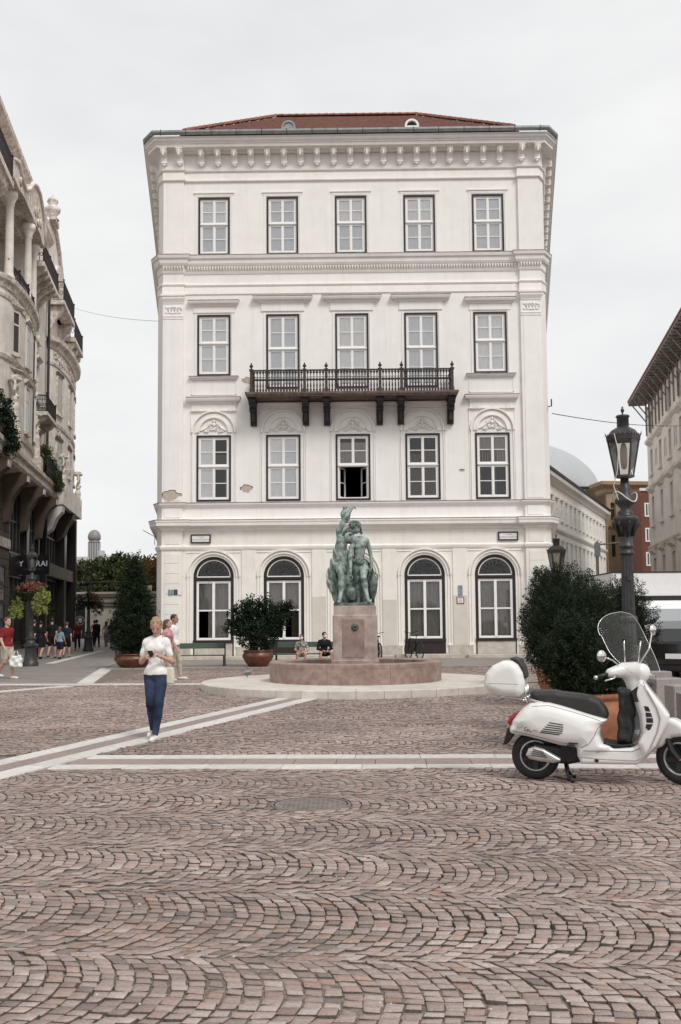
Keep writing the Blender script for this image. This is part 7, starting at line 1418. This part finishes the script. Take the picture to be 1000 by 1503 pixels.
# planter greenery on the ledge
def greenery(label, x, y, z, blobs, n, seed, m=M_TREEG):
    rz_m = rotz(LRZ) @ np.array([x, y, 0]); t = thing('ledge_plants', label, 'plants', (LP[0]+rz_m[0], LP[1]+rz_m[1], z), LRZ, group='plants on the shop ledge'); tr_ = MB(); tr_.box(-1.6, -.25, 0, 1.6, .25, .3); tr_.build('trough', M_SHOP, t); foliage('foliage', blobs, n, .4, 14, .16, .08, m, t, up=0.3, seed=seed, shell=.2); return t
greenery('dark hanging plants on the ledge left of the caryatid', -8.8, -1.0, 11.05, [((0, 0, .6), (1.7, .5, .7)), ((0.1, -.3, -.3), (1.4, .3, .6)), ((-1, 0, 1.3), (.8, .4, .7))], 360, 61, M_LAUREL)
greenery('green plants along the ledge behind the iron railing', 7.4, -0.9, 11.05, [((0, 0, .6), (2.6, .4, .6)), ((-1.6, 0, 1.3), (.6, .4, .8)), ((1, -.3, -.2), (1.5, .3, .4))], 380, 62)
# --- building B
opsB = [(25.5, 26.9, 17.3, 20.0), (28.0, 29.0, 17.3, 20.0)]
wall_with(lB, 12.7, 26.0, 10.4, 24.6, [], M_CREAM); opsB = []; [win(lB, *o) for o in opsB]
gb = [(12.9, 24.6), (12.9, 31.4), (13.5, 31.9), (15.0, 31.9), (16.2, 31.6), (17.8, 30.7), (19.3, 29.2), (20.2, 27.8), (20.6, 26.6), (21.4, 26.3), (22.2, 27.3), (23.4, 27.6), (24.6, 27.2), (26, 26.3), (26, 24.6)]
MB().prism_y(gb, -0.02, 1.2).build('gable', M_CREAM, lB); mb = MB(); mb.tube([(x, -0.06, z) for x, z in gb[2:13]], .22, 6); mb.build('gable_coping', M_CREAM2, lB, True)
rbox('finial_base', lB, M_CREAM2, 13.3, -0.45, 31.6, 15.2, 0.6, 32.0); fn = MB(); fn.lathe([(.5, 0), (.35, .15), (.3, .35), (.55, .6), (.6, .85), (.35, 1.05), (.25, 1.15), (.42, 1.4), (.36, 1.62), (.12, 1.75), (.1, 1.85), (0, 2.0)], 12)
fn.build('finial', M_CREAM2, lB, True, loc=(14.2, -0.1, 31.9))
MB().prism_y([(16.0, 25.2), (16.0, 28.3)] + [(18 - 2*math.cos(PI*k/10), 28.3 + 1.3*math.sin(PI*k/10)) for k in range(1, 10)] + [(20.0, 28.3), (20.0, 25.2)], -0.25, 0).build('gable_panel', M_CREAM2, lB)
bo, bp2 = bow(lB, 13.2, 25.4, 0.85, 11.2, 22.0, M_CREAM); bowband(lB, bp2, [(-.05, 21.8), (.1, 21.85), (.2, 22.1), (.45, 22.3), (.5, 22.6), (-.05, 22.7)], M_CREAM2); bowband(lB, bp2, [(-.05, 20.6), (.08, 20.62), (.1, 20.8), (-.05, 20.85)], M_CREAM2); bowband(lB, bp2, [(-.05, 16.1), (.08, 16.12), (.12, 16.35), (-.05, 16.4)], M_CREAM2)
rl = MB()
for k in range(3, 18):
    x, y = bp2[k]; rl.tube([(x + .35*t*math.cos(6*t + k), y-.04, 21.3 + .35*t*math.sin(6*t + k)) for t in np.linspace(.2, 1, 10)], .06, 5)
rl.build('frieze_relief', M_CREAM2, lB, True)['kind'] = 'stuff'
for k in (5, 10, 15):
    x, y = bp2[k]; a = math.atan2(bp2[k+1][1]-bp2[k-1][1], bp2[k+1][0]-bp2[k-1][0])
    for z0, z1 in ((17.2, 20.1), (13.0, 15.2)):
        wn = bpy.data.objects.new('bay_window', None); wn.empty_display_size = 0.1; C.objects.link(wn); wn.parent = lB; wn.location = (x, y, 0); wn.rotation_euler = (0, 0, a); mb = MB(); frame_rect(mb, -.75, .75, z0, z1, .12, -.08, .05); mb.box(-.04, -.06, z0, .04, .03, z1); mb.build('window_frame', M_CREAM2, wn)
        MB().box(-.65, -.05, z0+.1, .65, -.03, z1-.1).build('blind', mat('pale_blind_%d%d' % (k, int(z0)), (0.42, 0.40, 0.37), 0.7) if z0 > 16 else M_BGLASS, wn); rbox('lintel', wn, M_DARKSTONE, -.85, -.14, z1, .85, 0, z1+.22); rbox('window_sill', wn, M_CREAM2, -.85, -.16, z0-.16, .85, 0, z0-.01)
    rl = MB(); rl.T = (rotz(a), np.array([x, y, 0])); [rl.tube([(sg_*.28 + .3*t*math.cos(6*t)*sg_, -.05, 16.0-.15 + .4*t*math.sin(6*t)) for t in np.linspace(.15, 1, 12)], .05, 5) for sg_ in (-1, 1)]; rl.build('relief_ornament', M_CREAM2, lB, True)
rbox('balcony_slab', lB, M_CREAM2, 13.4, -1.15, 25.2, 19.4, 0, 25.5); iron_rail(lB, [(13.5, 0), (13.5, -1.08), (19.3, -1.08), (19.3, 0)], 25.5, 1.4, .3); rbox('balcony_slab', lB, M_CREAM2, 19.8, -1.15, 24.2, 25.0, 0, 24.5); iron_rail(lB, [(19.9, 0), (19.9, -1.08), (24.9, -1.08), (24.9, 0)], 24.5, 1.4, .34)
for x in (14.0, 18.8, 20.3, 22.4, 24.5): MB().prism_x([(0, 25.15 if x < 19.5 else 24.15), (-1.0, 25.15 if x < 19.5 else 24.15), (-.95, 24.8 if x < 19.5 else 23.8), (-.4, 24.0 if x < 19.5 else 23.2), (0, 23.0)], x-.25, x+.25).build('balcony_bracket', M_CREAM2, lB)
MB().box(13.0, -1.3, 10.2, 24.0, -1.0, 11.8).build('stone_parapet', M_CREAM, lB); rbox('stone_parapet', lB, M_CREAM, 13.0, -1.0, 10.2, 13.3, 0, 11.8); rbox('stone_parapet', lB, M_CREAM, 23.7, -1.0, 10.2, 24.0, 0, 11.8); rbox('parapet_floor', lB, M_DARKSTONE, 13.31, -1.0, 10.15, 23.7, 0, 10.5); MB().prism_x([(0, 10.15), (-1.25, 10.15), (-1.2, 9.7), (-.8, 9.2), (-.5, 8.4), (0, 8.0)], 13.1, 14.4).build('parapet_console', M_CREAM, lB); MB().prism_x([(0, 10.15), (-1.25, 10.15), (-1.2, 9.7), (-.8, 9.2), (-.5, 8.4), (0, 8.0)], 19.0, 20.5).build('parapet_console', M_DARKSTONE, lB)
for x, y in ((14.0, -1.1), (22.8, -1.1)): put('caryatid', cme, None, lB, (x, y, 11.0))
mb = MB(); mb.box(12.7, 0.35, 0, 26, 12, 10.4); mb.box(12.7, 1.3, 10.4, 26, 12, 24.6); mb.build('back_block', M_DARKSTONE, lB)
shopfront(lB, 13.2, 20.0, 6.0, 10.0, 5, 2); shopfront(lB, 21.4, 25.3, 6.0, 10.0, 3, 2); shopfront(lB, 13.2, 20.0, 0.4, 4.9, 4, 2); shopfront(lB, 21.4, 25.3, 0.4, 4.9, 3, 2); rbox('mullion_pier', lB, M_SHOP, 20.1, -0.5, 0, 21.3, 0.34, 10.3); rbox('shop_beam', lB, M_DARKSTONE, 12.8, -0.5, 5.0, 25.9, 0.3, 5.9); rbox('corner_pier', lB, M_SHOP, 25.4, -0.7, 0, 26.0, 0.34, 10.3); rbox('mullion_pier', lB, M_SHOP, 12.7, -0.2, 0, 13.1, 0.34, 10.3)
# ================================================================== END OF THE LEFT STREET
M_FARW = mat('pale_terrace_wall', (0.52, 0.485, 0.43), 0.85, noise=0.2, nscale=0.8, stain=0.6); M_BAND = mat('dark_band', (0.06, 0.055, 0.05), 0.7)
fw_ = thing('terrace_wall', 'long pale banded terrace wall closing the left street', 'wall', (-20, 92, 0))
MB().box(-14, 0, 0, 16, 1.5, 4.2).build('wall', M_FARW, fw_)
for z in (2.95, 3.25, 3.75): MB().box(-14, -0.12, z, 16, 0, z+0.10).build('band', M_BAND, fw_)
MB().box(-14, -0.25, 4.1, 16, 0.0, 4.3).build('coping', M_FARW, fw_)
rl = MB(); rl.tube([(-14, 0.2, 5.2), (16, 0.2, 5.2)], 0.05, 6); rl.tube([(-14, 0.2, 4.75), (16, 0.2, 4.75)], 0.03, 6)
for x in np.arange(-14, 16, 1.5): rl.tube([(x, 0.2, 4.2), (x, 0.2, 5.2)], 0.04, 5)
rl.build('handrail', M_BAND, fw_)
dr = MB(); frame_rect(dr, -4.95, -3.75, 0.0, 3.35, 0.12, -0.16, 0.02); d_ = dr.build('door', M_FARW, fw_); MB().box(-4.85, -0.08, 0.0, -3.85, -0.02, 3.25).build('door_leaf', mat('dark_green_door', (0.018, 0.026, 0.022), 0.3), d_); em = MB(); ring(em, -4.35, 1.75, 0.36, 0.41, -0.10, -0.075, 24, 0, 2*PI); em.ball((-4.35, -0.085, 1.76), (0.2, 0.02, 0.24), 12, 8); em.build('round_emblem', mat('pale_emblem', (0.30, 0.29, 0.28), 0.6, noise=0.6, nscale=12), d_)
MB().box(-2.9, -0.1, 0.35, 1.5, -0.0, 2.75).build('pale_panel', mat('pale_panel', (0.62, 0.58, 0.51), 0.8, noise=0.08, nscale=1), fw_); MB().box(1.55, -0.14, 1.55, 2.45, -0.0, 2.95).build('poster_panel', mat('faded_poster', (0.28, 0.17, 0.16), 0.7, noise=0.5, nscale=3), fw_)
MB().box(1.0, -0.3, 4.35, 2.1, -0.2, 4.85).build('white_board', M_SIGNW, fw_)
def tree(label, x, y, h, blobs, m, n, seed, ll=0.34, grp='trees behind the terrace wall'):
    t = thing('tree', label, 'tree', (x, y, 0), group=grp); foliage('crown', blobs, n, 0.9, 12, ll, ll*0.55, m, t, up=0.2, seed=seed, shell=0.25, spread=0.9); tr_ = MB(); tr_.tube([(0, 0, 0), (0.1, 0, h*0.4), (0, 0.1, h*0.8)], [0.28, 0.22, 0.08], 8)
    for k in range(5): a = 2*PI*k/5 + seed; tr_.tube([(0.05, 0, h*0.35 + 0.3*k), (1.2*math.cos(a), 1.2*math.sin(a), h*0.55 + 0.3*k), (2.0*math.cos(a), 2.0*math.sin(a), h*0.75 + 0.2*k)], [0.12, 0.08, 0.03], 6)
    tr_.build('trunk', M_BARK, t, True); return t
tree('dark green broad tree left of the far street lamp', -27.5, 103, 7, [((0, 0, 5.4), (3.2, 2.5, 2.2)), ((-1.5, 0, 6.6), (1.8, 1.8, 1.4)), ((1.8, 0, 6.3), (1.8, 1.8, 1.3))], M_TREEG, 900, 71)
tree('dark green rounded tree above the terrace wall', -22.6, 104, 7.5, [((0, 0, 5.6), (3.0, 2.5, 2.3)), ((-1.2, 0, 6.9), (1.6, 1.6, 1.3)), ((1.6, 0, 6.6), (1.9, 1.6, 1.3))], M_TREEG, 1000, 72)
tree('loose green tree beside the orange tree', -18.8, 102, 7, [((0, 0, 5.2), (2.4, 2.2, 2.0)), ((0.6, 0, 6.5), (1.4, 1.4, 1.2)), ((-1.4, 0, 6.0), (1.3, 1.3, 1.1))], M_TREEG, 700, 73)
tree('orange autumn tree by the corner of the white building', -18.0, 96, 7, [((0, 0, 5.4), (2.0, 2.0, 2.1)), ((0.8, 0, 6.6), (1.3, 1.3, 1.1)), ((1.8, 0, 5.4), (1.4, 1.4, 1.7))], M_TREEO, 750, 74, 0.26)
tree('thin dark tree at the far end of the shopfronts', -27.5, 95, 9, [((0, 0, 7.0), (1.1, 1.4, 2.6)), ((0.3, 0, 4.5), (1.2, 1.2, 1.8))], M_TREEG, 400, 75, 0.26)
# distant tower block with dome
M_TOWERW = mat('pale_concrete', (0.50, 0.49, 0.48), 0.8); M_TOWERG = mat('grey_glass_facade', (0.16, 0.165, 0.175), 0.3); M_DOME = mat('grey_dome', (0.22, 0.20, 0.20), 0.5)
tw = thing('tower_block', 'distant grey tower with vertical fins and a round dome on top', 'building', (-125.9, 500, 0)); tb = MB(); tb.lathe([(2.85, 0), (2.85, 40.5)], 20); tb.build('shaft', M_TOWERG, tw); 
for k in range(16): a = 2*PI*k/16; MB().box(-0.14, -0.14, 26, 0.14, 0.14, 40.2).build('fin', M_TOWERW, tw, loc=(2.9*math.cos(a), 2.9*math.sin(a), 0))
MB().lathe([(3.0, 40.4), (3.0, 40.9), (2.5, 41.0), (2.5, 41.6), (2.95, 41.9), (3.2, 42.8), (3.05, 44.2), (2.4, 45.6), (1.3, 46.5), (0, 46.9)], 24).build('dome', M_DOME, tw, True); MB().box(2.3, -1.5, 0, 4.6, 3, 36.5).build('side_shaft', M_TOWERW, tw)
for k in range(9): MB().box(2.5, -1.6, 12+k*2.6, 4.4, -1.45, 13.2+k*2.6).build('window', M_TOWERG, tw)
lb = thing('slab_block', 'distant white concrete block in front of the domed tower', 'building', (-131.5, 498, 0)); MB().box(-7, 0, 0, 8, 8, 33.5).build('wall', M_TOWERW, lb)
for k in range(6):
    for j in range(3): MB().box(-6.4+k*2.4, -0.1, 22+j*3.6, -5.0+k*2.4, 0.05, 24.4+j*3.6).build('window', M_TOWERG, lb)
# ================================================================== RIGHT STREET BUILDINGS
M_GREYST = mat('grey_beige_stucco', (0.77, 0.715, 0.67), 0.85, noise=0.08, nscale=0.8, stain=0.5, streak=0.5); M_EAVE = mat('dark_timber_eave', (0.20, 0.17, 0.15), 0.8, noise=0.4, nscale=3, col2=(0.34, 0.30, 0.265)); M_FARWHITE = mat('cream_white_stucco', (0.82, 0.785, 0.73), 0.8, noise=0.03, nscale=0.8, stain=0.2); M_TAN = mat('ochre_stone', (0.36, 0.26, 0.165), 0.85, noise=0.15, nscale=0.7, stain=0.5); M_PALEB = mat('pale_ochre_stucco', (0.50, 0.42, 0.32), 0.85, noise=0.1); M_BRICK = mat('red_brick', (0.18, 0.072, 0.052), 0.9, noise=0.2, nscale=4); M_GREYDOME = mat('grey_metal_dome', (0.40, 0.41, 0.42), 0.5, noise=0.06, nscale=2)
rb = thing('grey_building', 'grey beige building with wide timber eaves on the right side of the street', 'building', (26.03, 90, 0), R(-98.43))
opsR = []; 
for c in (4.4, 9.2, 14.0, 18.8, 23.6, 28.4, 33.2):
    opsR += [(c-.55, c+.55, 17.0, 18.9), (c-.65, c+.65, 13.6, 15.7), (c-.65, c+.65, 9.3, 11.7), (c-.75, c+.75, 4.4, 6.5), (c-.8, c+.8, 0.6, 3.3)]
    opsR += [(c+1.9, c+2.35, 14.0, 15.4), (c+2.65, c+3.1, 14.0, 15.4)]
wall_with(rb, 2.0, 45, 0, 19.6, opsR, M_GREYST, depth=.3)
for o in opsR: win(rb, *o, depth=.3, mull=2 if o[1]-o[0] > .6 else 1, trans=(.66,), frame=M_GREYST)
for o in opsR:
    if o[1]-o[0] < .6 or o[2] > 16: 
        continue
    c = (o[0]+o[1])/2; MB().sweep([(-.03, o[3]+.35), (.12, o[3]+.4), (.38, o[3]+.6), (.4, o[3]+.75), (-.03, o[3]+.85)], [(c-1.0, 0), (c+1.0, 0)]).build('window_hood', M_GREYST, rb); rbox('window_sill', rb, M_GREYST, c-.85, -.2, o[2]-.2, c+.85, 0, o[2]-.01)
for z in (7.3, 12.4, 16.4): MB().sweep([(-.03, z), (.08, z+.02), (.22, z+.2), (.24, z+.34), (-.03, z+.4)], [(2, 0), (45, 0)]).build('string_course', M_GREYST, rb)
MB().box(2.0, 0.35, 0, 45, 12, 19.5).build('inner_block', M_DROOM, rb); MB().box(2.0, 0.01, 0, 2.05, 12, 19.6).build('end_wall', M_GREYST, rb)
MB().box(1.6, -1.45, 20.15, 45, 0.5, 20.3).build('eave', M_EAVE, rb)
for k in range(52):
    x = 1.7 + k*.85; MB().box(x, -1.42, 19.98, x+.14, 0.1, 20.14).build('rafter', M_EAVE, rb)
for k in range(24):
    x = 2.3 + k*1.8; st_ = MB(); st_.tube([(x, -1.25, 20.0), (x, -.05, 18.4)], .06, 5); st_.tube([(x, -.06, 17.2), (x, -.06, 19.9)], .07, 5); st_.build('eave_strut', M_EAVE, rb)
MB().prism_x([(-1.5, 20.3), (-1.5, 20.45), (5, 23), (5, 20.3)], 1.6, 45).build('roof', M_TILE, rb)
wbz = thing('long_white_building', 'long white building with rows of small windows behind the right street corner', 'building', (16.55, 83, 0), math.atan2(0.93099, 0.36503))
# street runs on its right: local -y faces the street
opsW = []
for k in range(17): c = -8.2 + k*2.35; opsW += [(c-.42, c+.42, 9.75, 11.35), (c-.45, c+.45, 5.6, 7.9), (c-.45, c+.45, 1.2, 3.9)]
wall_with(wbz, -9.5, 31, 0, 13.0, opsW, M_FARWHITE, depth=.10)
for o in opsW: win(wbz, *o, depth=.10, mull=2, trans=(.6,), frame=M_FARWHITE, glassm=mat('x', (0.3, .3, .3), .3) if False else M_BLIND); c = (o[0]+o[1])/2; rbox('window_head', wbz, M_FARWHITE, c-.6, -.16, o[3]+.12, c+.6, 0, o[3]+.3); rbox('window_sill', wbz, M_FARWHITE, c-.55, -.12, o[2]-.14, c+.55, 0, o[2]-.01)
MB().sweep([(-.03, 12.3), (.1, 12.35), (.2, 12.6), (.5, 12.8), (.55, 13.1), (-.03, 13.15)], [(-9.5, 0), (31, 0), (31, 6)]).build('cornice', M_FARWHITE, wbz); MB().sweep([(-.03, 8.6), (.06, 8.62), (.18, 8.8), (.2, 8.95), (-.03, 9)], [(-9.5, 0), (31, 0)]).build('string_course', M_FARWHITE, wbz)
MB().sweep([(.3, 13.15), (.62, 13.15), (.66, 13.35), (.4, 13.4)], [(-9.5, 0), (31, 0)]).build('gutter', M_IRON, wbz); MB().prism_x([(-.5, 13.2), (5, 14.4), (5, 13.2)], -9.5, 31).build('roof', M_FARWHITE, wbz); MB().box(-9.5, .25, 0, 31, 6, 13).build('inner_block', M_FARWHITE, wbz)
db = thing('domed_building', 'building with a large pale grey dome behind the long white building', 'building', (25.6, 150, 0)); MB().box(-14, -2, 0, 13.2, 20, 18.6).build('wall', M_FARWHITE, db); MB().sweep([(0, 18.2), (.3, 18.4), (.6, 18.9), (0, 19.1)], [(-14, -2), (13.2, -2), (13.2, 20)]).build('cornice', M_FARWHITE, db); MB().box(-14, -1.6, 19.1, 12.9, 20, 20.4).build('attic', M_FARWHITE, db); MB().sweep([(0, 20.2), (.3, 20.3), (.35, 20.6), (0, 20.7)], [(-14, -1.6), (12.9, -1.6), (12.9, 20)]).build('attic_cornice', M_IRON, db)
dm = MB(); dm.lathe([(13.3*math.cos(PI/2*k/14), 20.5 + 8.6*math.sin(PI/2*k/14)) for k in range(14)] + [(0.8, 29.3), (.6, 30.4), (0, 31)], 40, (0, 10, 0)); dm.build('dome', M_GREYDOME, db, True)
tn = thing('ochre_building', 'ochre stone building with carved cornice at the end of the right street', 'building', (29.9, 119, 0), R(8)); opsT = []
for k in range(9): c = .75 + k*1.35; opsT += [(c-.3, c+.3, 12.9, 15.0), (c-.3, c+.3, 8.6, 11.2), (c-.3, c+.3, 3.5, 6.5)]
wall_with(tn, 0, 14, 0, 17.4, opsT, M_TAN); [win(tn, *o, depth=.3, mull=1, frame=M_TAN) for o in opsT]; MB().sweep([(-.03, 16.0), (.2, 16.2), (.3, 16.6), (.9, 17.0), (.95, 17.4), (-.03, 17.5)], [(0, 3), (0, 0), (14, 0)]).build('cornice', M_TAN, tn); MB().sweep([(-.03, 11.9), (.25, 12.1), (.3, 12.4), (-.03, 12.5)], [(0, 0), (14, 0)]).build('string_course', M_TAN, tn)
for k in range(8): MB().prism_x([(0, 16.2), (-.7, 16.9), (-.7, 17.0), (0, 17)], .6+k*1.8, 1.0+k*1.8).build('bracket', M_TAN, tn)
MB().box(0, .35, 0, 14, 9, 17.3).build('inner_block', M_TAN, tn); MB().add([(0, 0, 0), (0, 9, 0), (0, 9, 17.3), (0, 0, 17.3)], [(3, 2, 1, 0)]).build('end_wall', M_TAN, tn)
ct = thing('turret_building', 'pale ochre turret with a pointed roof behind the ochre building', 'building', (45.2, 172, 0)); MB().box(-3.6, -3, 0, 12, 8, 20.8).build('wall', M_PALEB, ct); MB().sweep([(0, 20.3), (.4, 20.6), (.5, 21), (0, 21.1)], [(-3.6, -3), (12, -3)]).build('cornice', M_PALEB, ct); MB().lathe([(3.9, 21.0), (2.2, 23.0), (.25, 25.3), (.12, 26.3), (0, 26.5)], 8, (0, 0, 0)).build('pointed_roof', M_FARWHITE, ct); MB().ball((0, 0, 26.5), .3, 8, 5).build('finial', M_IRON, ct)
pb_ = thing('pale_ochre_house', 'pale ochre house between the ochre building and the brick building', 'building', (34.2, 122, 0)); MB().box(-1.8, 0, 0, 3.0, 8, 15.0).build('wall', M_PALEB, pb_); [MB().sweep([(0, z), (.15, z+.1), (.2, z+.3), (0, z+.4)], [(-1.8, 0), (3, 0)]).build('string_course', M_PALEB, pb_) for z in (14.6, 11.4, 6.2)]; [MB().box(-.9, -.06, z, .7, .05, z+2.4).build('window', mat('grey_shutter_%d' % int(z), (0.36, 0.35, 0.34), 0.7), pb_) for z in (11.9, 7.6, 3.2)]
br = thing('brick_building', 'narrow red brick building with white framed windows on the right street', 'building', (31.3, 110, 0)); MB().box(0, 0, 0, 5, 8, 15.2).build('wall', M_BRICK, br); MB().box(-.1, -.15, 15.2, 5, .1, 15.5).build('coping', M_GREYST, br)
bm = MB()
for r in range(60):      # brick courses in relief
    bm.box(0.0, -.012, .25*r, 5, 0.0, .25*r+.19)
bo_ = bm.build('brick_courses', M_BRICK, br); bo_['kind'] = 'stuff'
for z in (12.4, 9.7, 7.1, 4.6, 2.0):
    for x in (.35, 2.2):
        f_ = MB(); frame_rect(f_, x, x+.75, z, z+1.5, .14, -.06, .05); f_.box(x+.33, -.05, z, x+.42, .04, z+1.5); w_ = f_.build('window', M_WFRAME, br); MB().box(x+.12, -.02, z+.1, x+.63, .0, z+1.4).build('pane', M_BGLASS, w_)
MB().tube([(3.2, 3, 15), (3.2, 3, 16.6)], .06, 5).build('chimney_pipe', M_IRON, br)
# ================================================================== VEHICLES
M_CARP = mat('dark_grey_car_paint', (0.022, 0.020, 0.019), 0.18, metal=0.3, coat=0.8); M_CGLASS = mat('car_glass', (0.02, 0.02, 0.022), 0.04, spec=0.8); M_TRUCKW = mat('white_truck_paint', (0.76, 0.75, 0.74), 0.35, coat=0.3, noise=0.03); M_WSCREEN = mat('reflecting_windscreen', (0.32, 0.33, 0.34), 0.06, spec=0.9)
tk = thing('box_truck', 'white box truck parked facing the square behind the yews', 'truck', (9.2, 30.4, -0.006), 0.0)
MB().bevbox(-1.25, 0.9, .75, 1.25, 5.8, 2.98, .03).build('cargo_box', M_TRUCKW, tk); MB().box(-1.26, .88, 2.965, 1.26, 5.82, 3.0).build('box_edge', M_IRON, tk); MB().box(-1.2, .86, 2.12, 1.2, .9, 2.26).build('box_gap', M_BLACKP, tk)
b = SDF(); b.ext([(-.45, .5), (-.5, .95), (-.45, 1.28), (-.1, 1.42), (.25, 1.98), (.45, 2.1), (.95, 2.12), (.95, .5)], 0.98, 0.10); o = b.mesh(0.03, 'cab', M_TRUCKW, tk); o.rotation_euler = (0, 0, PI/2); o.location = (0, 0.0, 0)
MB().loft([[(-.84, -.105+.0, 1.44), (.84, -.105, 1.44), (.84, -.09, 1.44), (-.84, -.09, 1.44)], [(-.74, .235, 1.95), (.74, .235, 1.95), (.74, .25, 1.95), (-.74, .25, 1.95)]]).build('windscreen', M_WSCREEN, tk)
[MB().tube([(x, -.12, 1.44), (x+.45, -.10, 1.47)], .012, 5).build('wiper', M_BLACKP, tk) for x in (-.7, .1)]
MB().box(-.55, -.53, .78, .55, -.46, 1.08).build('grille', M_BLACKP, tk); mb = MB(); frame_rect(mb, -.6, .6, .74, 1.12, .04, -.55, -.47); mb.build('grille_frame', M_TRUCKW, tk)
for s_ in (-1, 1):
    MB().bevbox(s_*.64 if s_ > 0 else -.92, -.50, .82, s_*.92 if s_ > 0 else -.64, -.44, 1.06, .02).build('headlight', M_LENS, tk); MB().tube([(s_*.98, .1, 1.5), (s_*1.16, .05, 1.55)], .02, 6).build('mirror_arm', M_BLACKP, tk); MB().bevbox(s_*1.16-.07, 0, 1.38, s_*1.16+.07, .08, 1.72, .02).build('mirror', M_BLACKP, tk)
    for y in (.15, 4.6): o = wheel(tk, .36, .22); o.location = (s_*.86, y, .36); o.rotation_euler = (0, PI/2*(-s_), 0)
MB().box(-.95, -.56, .42, .95, -.3, .70).build('bumper', M_BLACKP, tk)
cr = thing('dark_car', 'glossy dark grey car parked beside the granite blocks', 'car', (8.80, 26.4, -0.006), R(60))
prof = [(2.05, .38), (2.15, .62), (2.08, .80), (1.85, .93), (1.05, 1.04), (.35, 1.42), (-.2, 1.52), (-1.2, 1.52), (-1.85, 1.30), (-2.1, 1.0), (-2.15, .6), (-2.1, .32), (-1.2, .28), (1.2, .28)]
b = SDF(); b.ext(prof, .90, .14, taper=lambda X, Z: 1 - 0.20*np.clip((Z-.95)/.55, 0, 1) - 0.06*np.clip((np.abs(X)-1.5)/.6, 0, 1)); b.mesh(0.03, 'body', M_CARP, cr)
gl = SDF(); gl.ext([(.98, 1.06), (.36, 1.40), (-.2, 1.485), (-1.15, 1.48), (-1.7, 1.26), (-1.75, 1.04)], .912, .05, taper=lambda X, Z: 1 - 0.205*np.clip((Z-.95)/.55, 0, 1)); gl.mesh(0.025, 'side_glass', M_CGLASS, cr)
MB().loft([[(1.06, -.70, 1.06), (1.06, .70, 1.06), (1.03, .70, 1.05), (1.03, -.70, 1.05)], [(.40, -.60, 1.42), (.40, .60, 1.42), (.37, .60, 1.41), (.37, -.60, 1.41)]]).build('windscreen', M_CGLASS, cr)
for s_ in (-1, 1):
    b = SDF(); b.ell((2.0, s_*.64, .74), (.16, .2, .08), 0); b.mesh(.015, 'headlight', M_LENS, cr); b = SDF(); b.ell((.78, s_*1.0, 1.07), (.09, .12, .08), 0); b.mesh(.015, 'mirror', M_CARP, cr)
    for x in (1.32, -1.3): o = wheel(cr, .33, .21); o.location = (x, s_*.80, .33); o.rotation_euler = (PI/2*s_, 0, 0)
    for x in (-.2, .55): MB().bevbox(x-.1, s_*.905-.012, .86, x+.1, s_*.905+.012, .885, .004).build('door_handle', M_CARP, cr)
MB().box(2.1, -.5, .42, 2.17, .5, .60).build('grille', M_BLACKP, cr)
MB().loft([[(-2.10, -.62, 1.02), (-2.10, .62, 1.02), (-2.07, .62, 1.01), (-2.07, -.62, 1.01)], [(-1.83, -.55, 1.33), (-1.83, .55, 1.33), (-1.80, .55, 1.32), (-1.80, -.55, 1.32)]]).build('rear_window', M_CGLASS, cr); MB().box(-2.19, -.27, .62, -2.15, .27, .74).build('number_plate', M_SIGNW, cr); MB().box(-2.2, -.8, .36, -2.1, .8, .46).build('rear_bumper', M_BLACKP, cr)
for s_ in (-1, 1): b = SDF(); b.ell((-2.06, s_*.70, .86), (.12, .16, .11), 0); b.mesh(.015, 'tail_light', mat('dark_red_lens', (0.05, 0.008, 0.008), 0.15), cr)
# granite bollard blocks
M_GRAN = mat('speckled_granite', (0.40, 0.37, 0.345), 0.8, noise=0.35, nscale=60, col2=(0.22, 0.20, 0.185), bump=0.2, bscale=80, stain=0.4)
for (x, y, lab) in ((5.06, 15.15, 'rough granite block closest to the scooter front wheel'), (5.42, 16.9, 'granite block second from the scooter in the row'), (5.70, 18.8, 'granite block third from the scooter in the row'), (6.22, 21.2, 'granite block beside the dark car, last of the row')):
    tag(MB().bevbox(-.27, -.18, -.032, .27, .18, .50, .015).build('granite_block', M_GRAN, None, loc=(x, y, 0), rz=R(8)), lab, 'stone block', 'granite blocks by the parking bay')
# overhead wires
tag(MB().tube([(-22.6 + 13.88*q, 78.3 - 32.3*q, 26.6 - 11.25*q - 1.2*4*q*(1-q)*.25) for q in np.linspace(0, 1, 13)], .009, 5).build('overhead_wire', M_IRONL), 'thin overhead wire from the gabled building to the white building', 'wire'); tag(MB().tube([(8.46 + 14.54*q, 42.3 + 27.7*q, 10.12 + 4.63*q - .8*4*q*(1-q)*.25) for q in np.linspace(0, 1, 13)], .018, 5).build('overhead_wire', M_IRONL), 'thin overhead wire from the white building across the right street', 'wire')
# traffic pole in the right street
pl_ = thing('street_pole', 'thin grey pole with crossarm in front of the long white building', 'pole', (14.9, 62, 0)); MB().tube([(0, 0, 0), (0, 0, 6.2)], .09, 8).build('pole', M_ZINC, pl_); MB().tube([(0, 0, 6.0), (1.6, 0, 6.15)], .05, 6).build('crossarm', M_ZINC, pl_); MB().box(-.16, -.2, 5.3, .16, 0, 6.1).build('signal_box', M_ZINC, pl_)
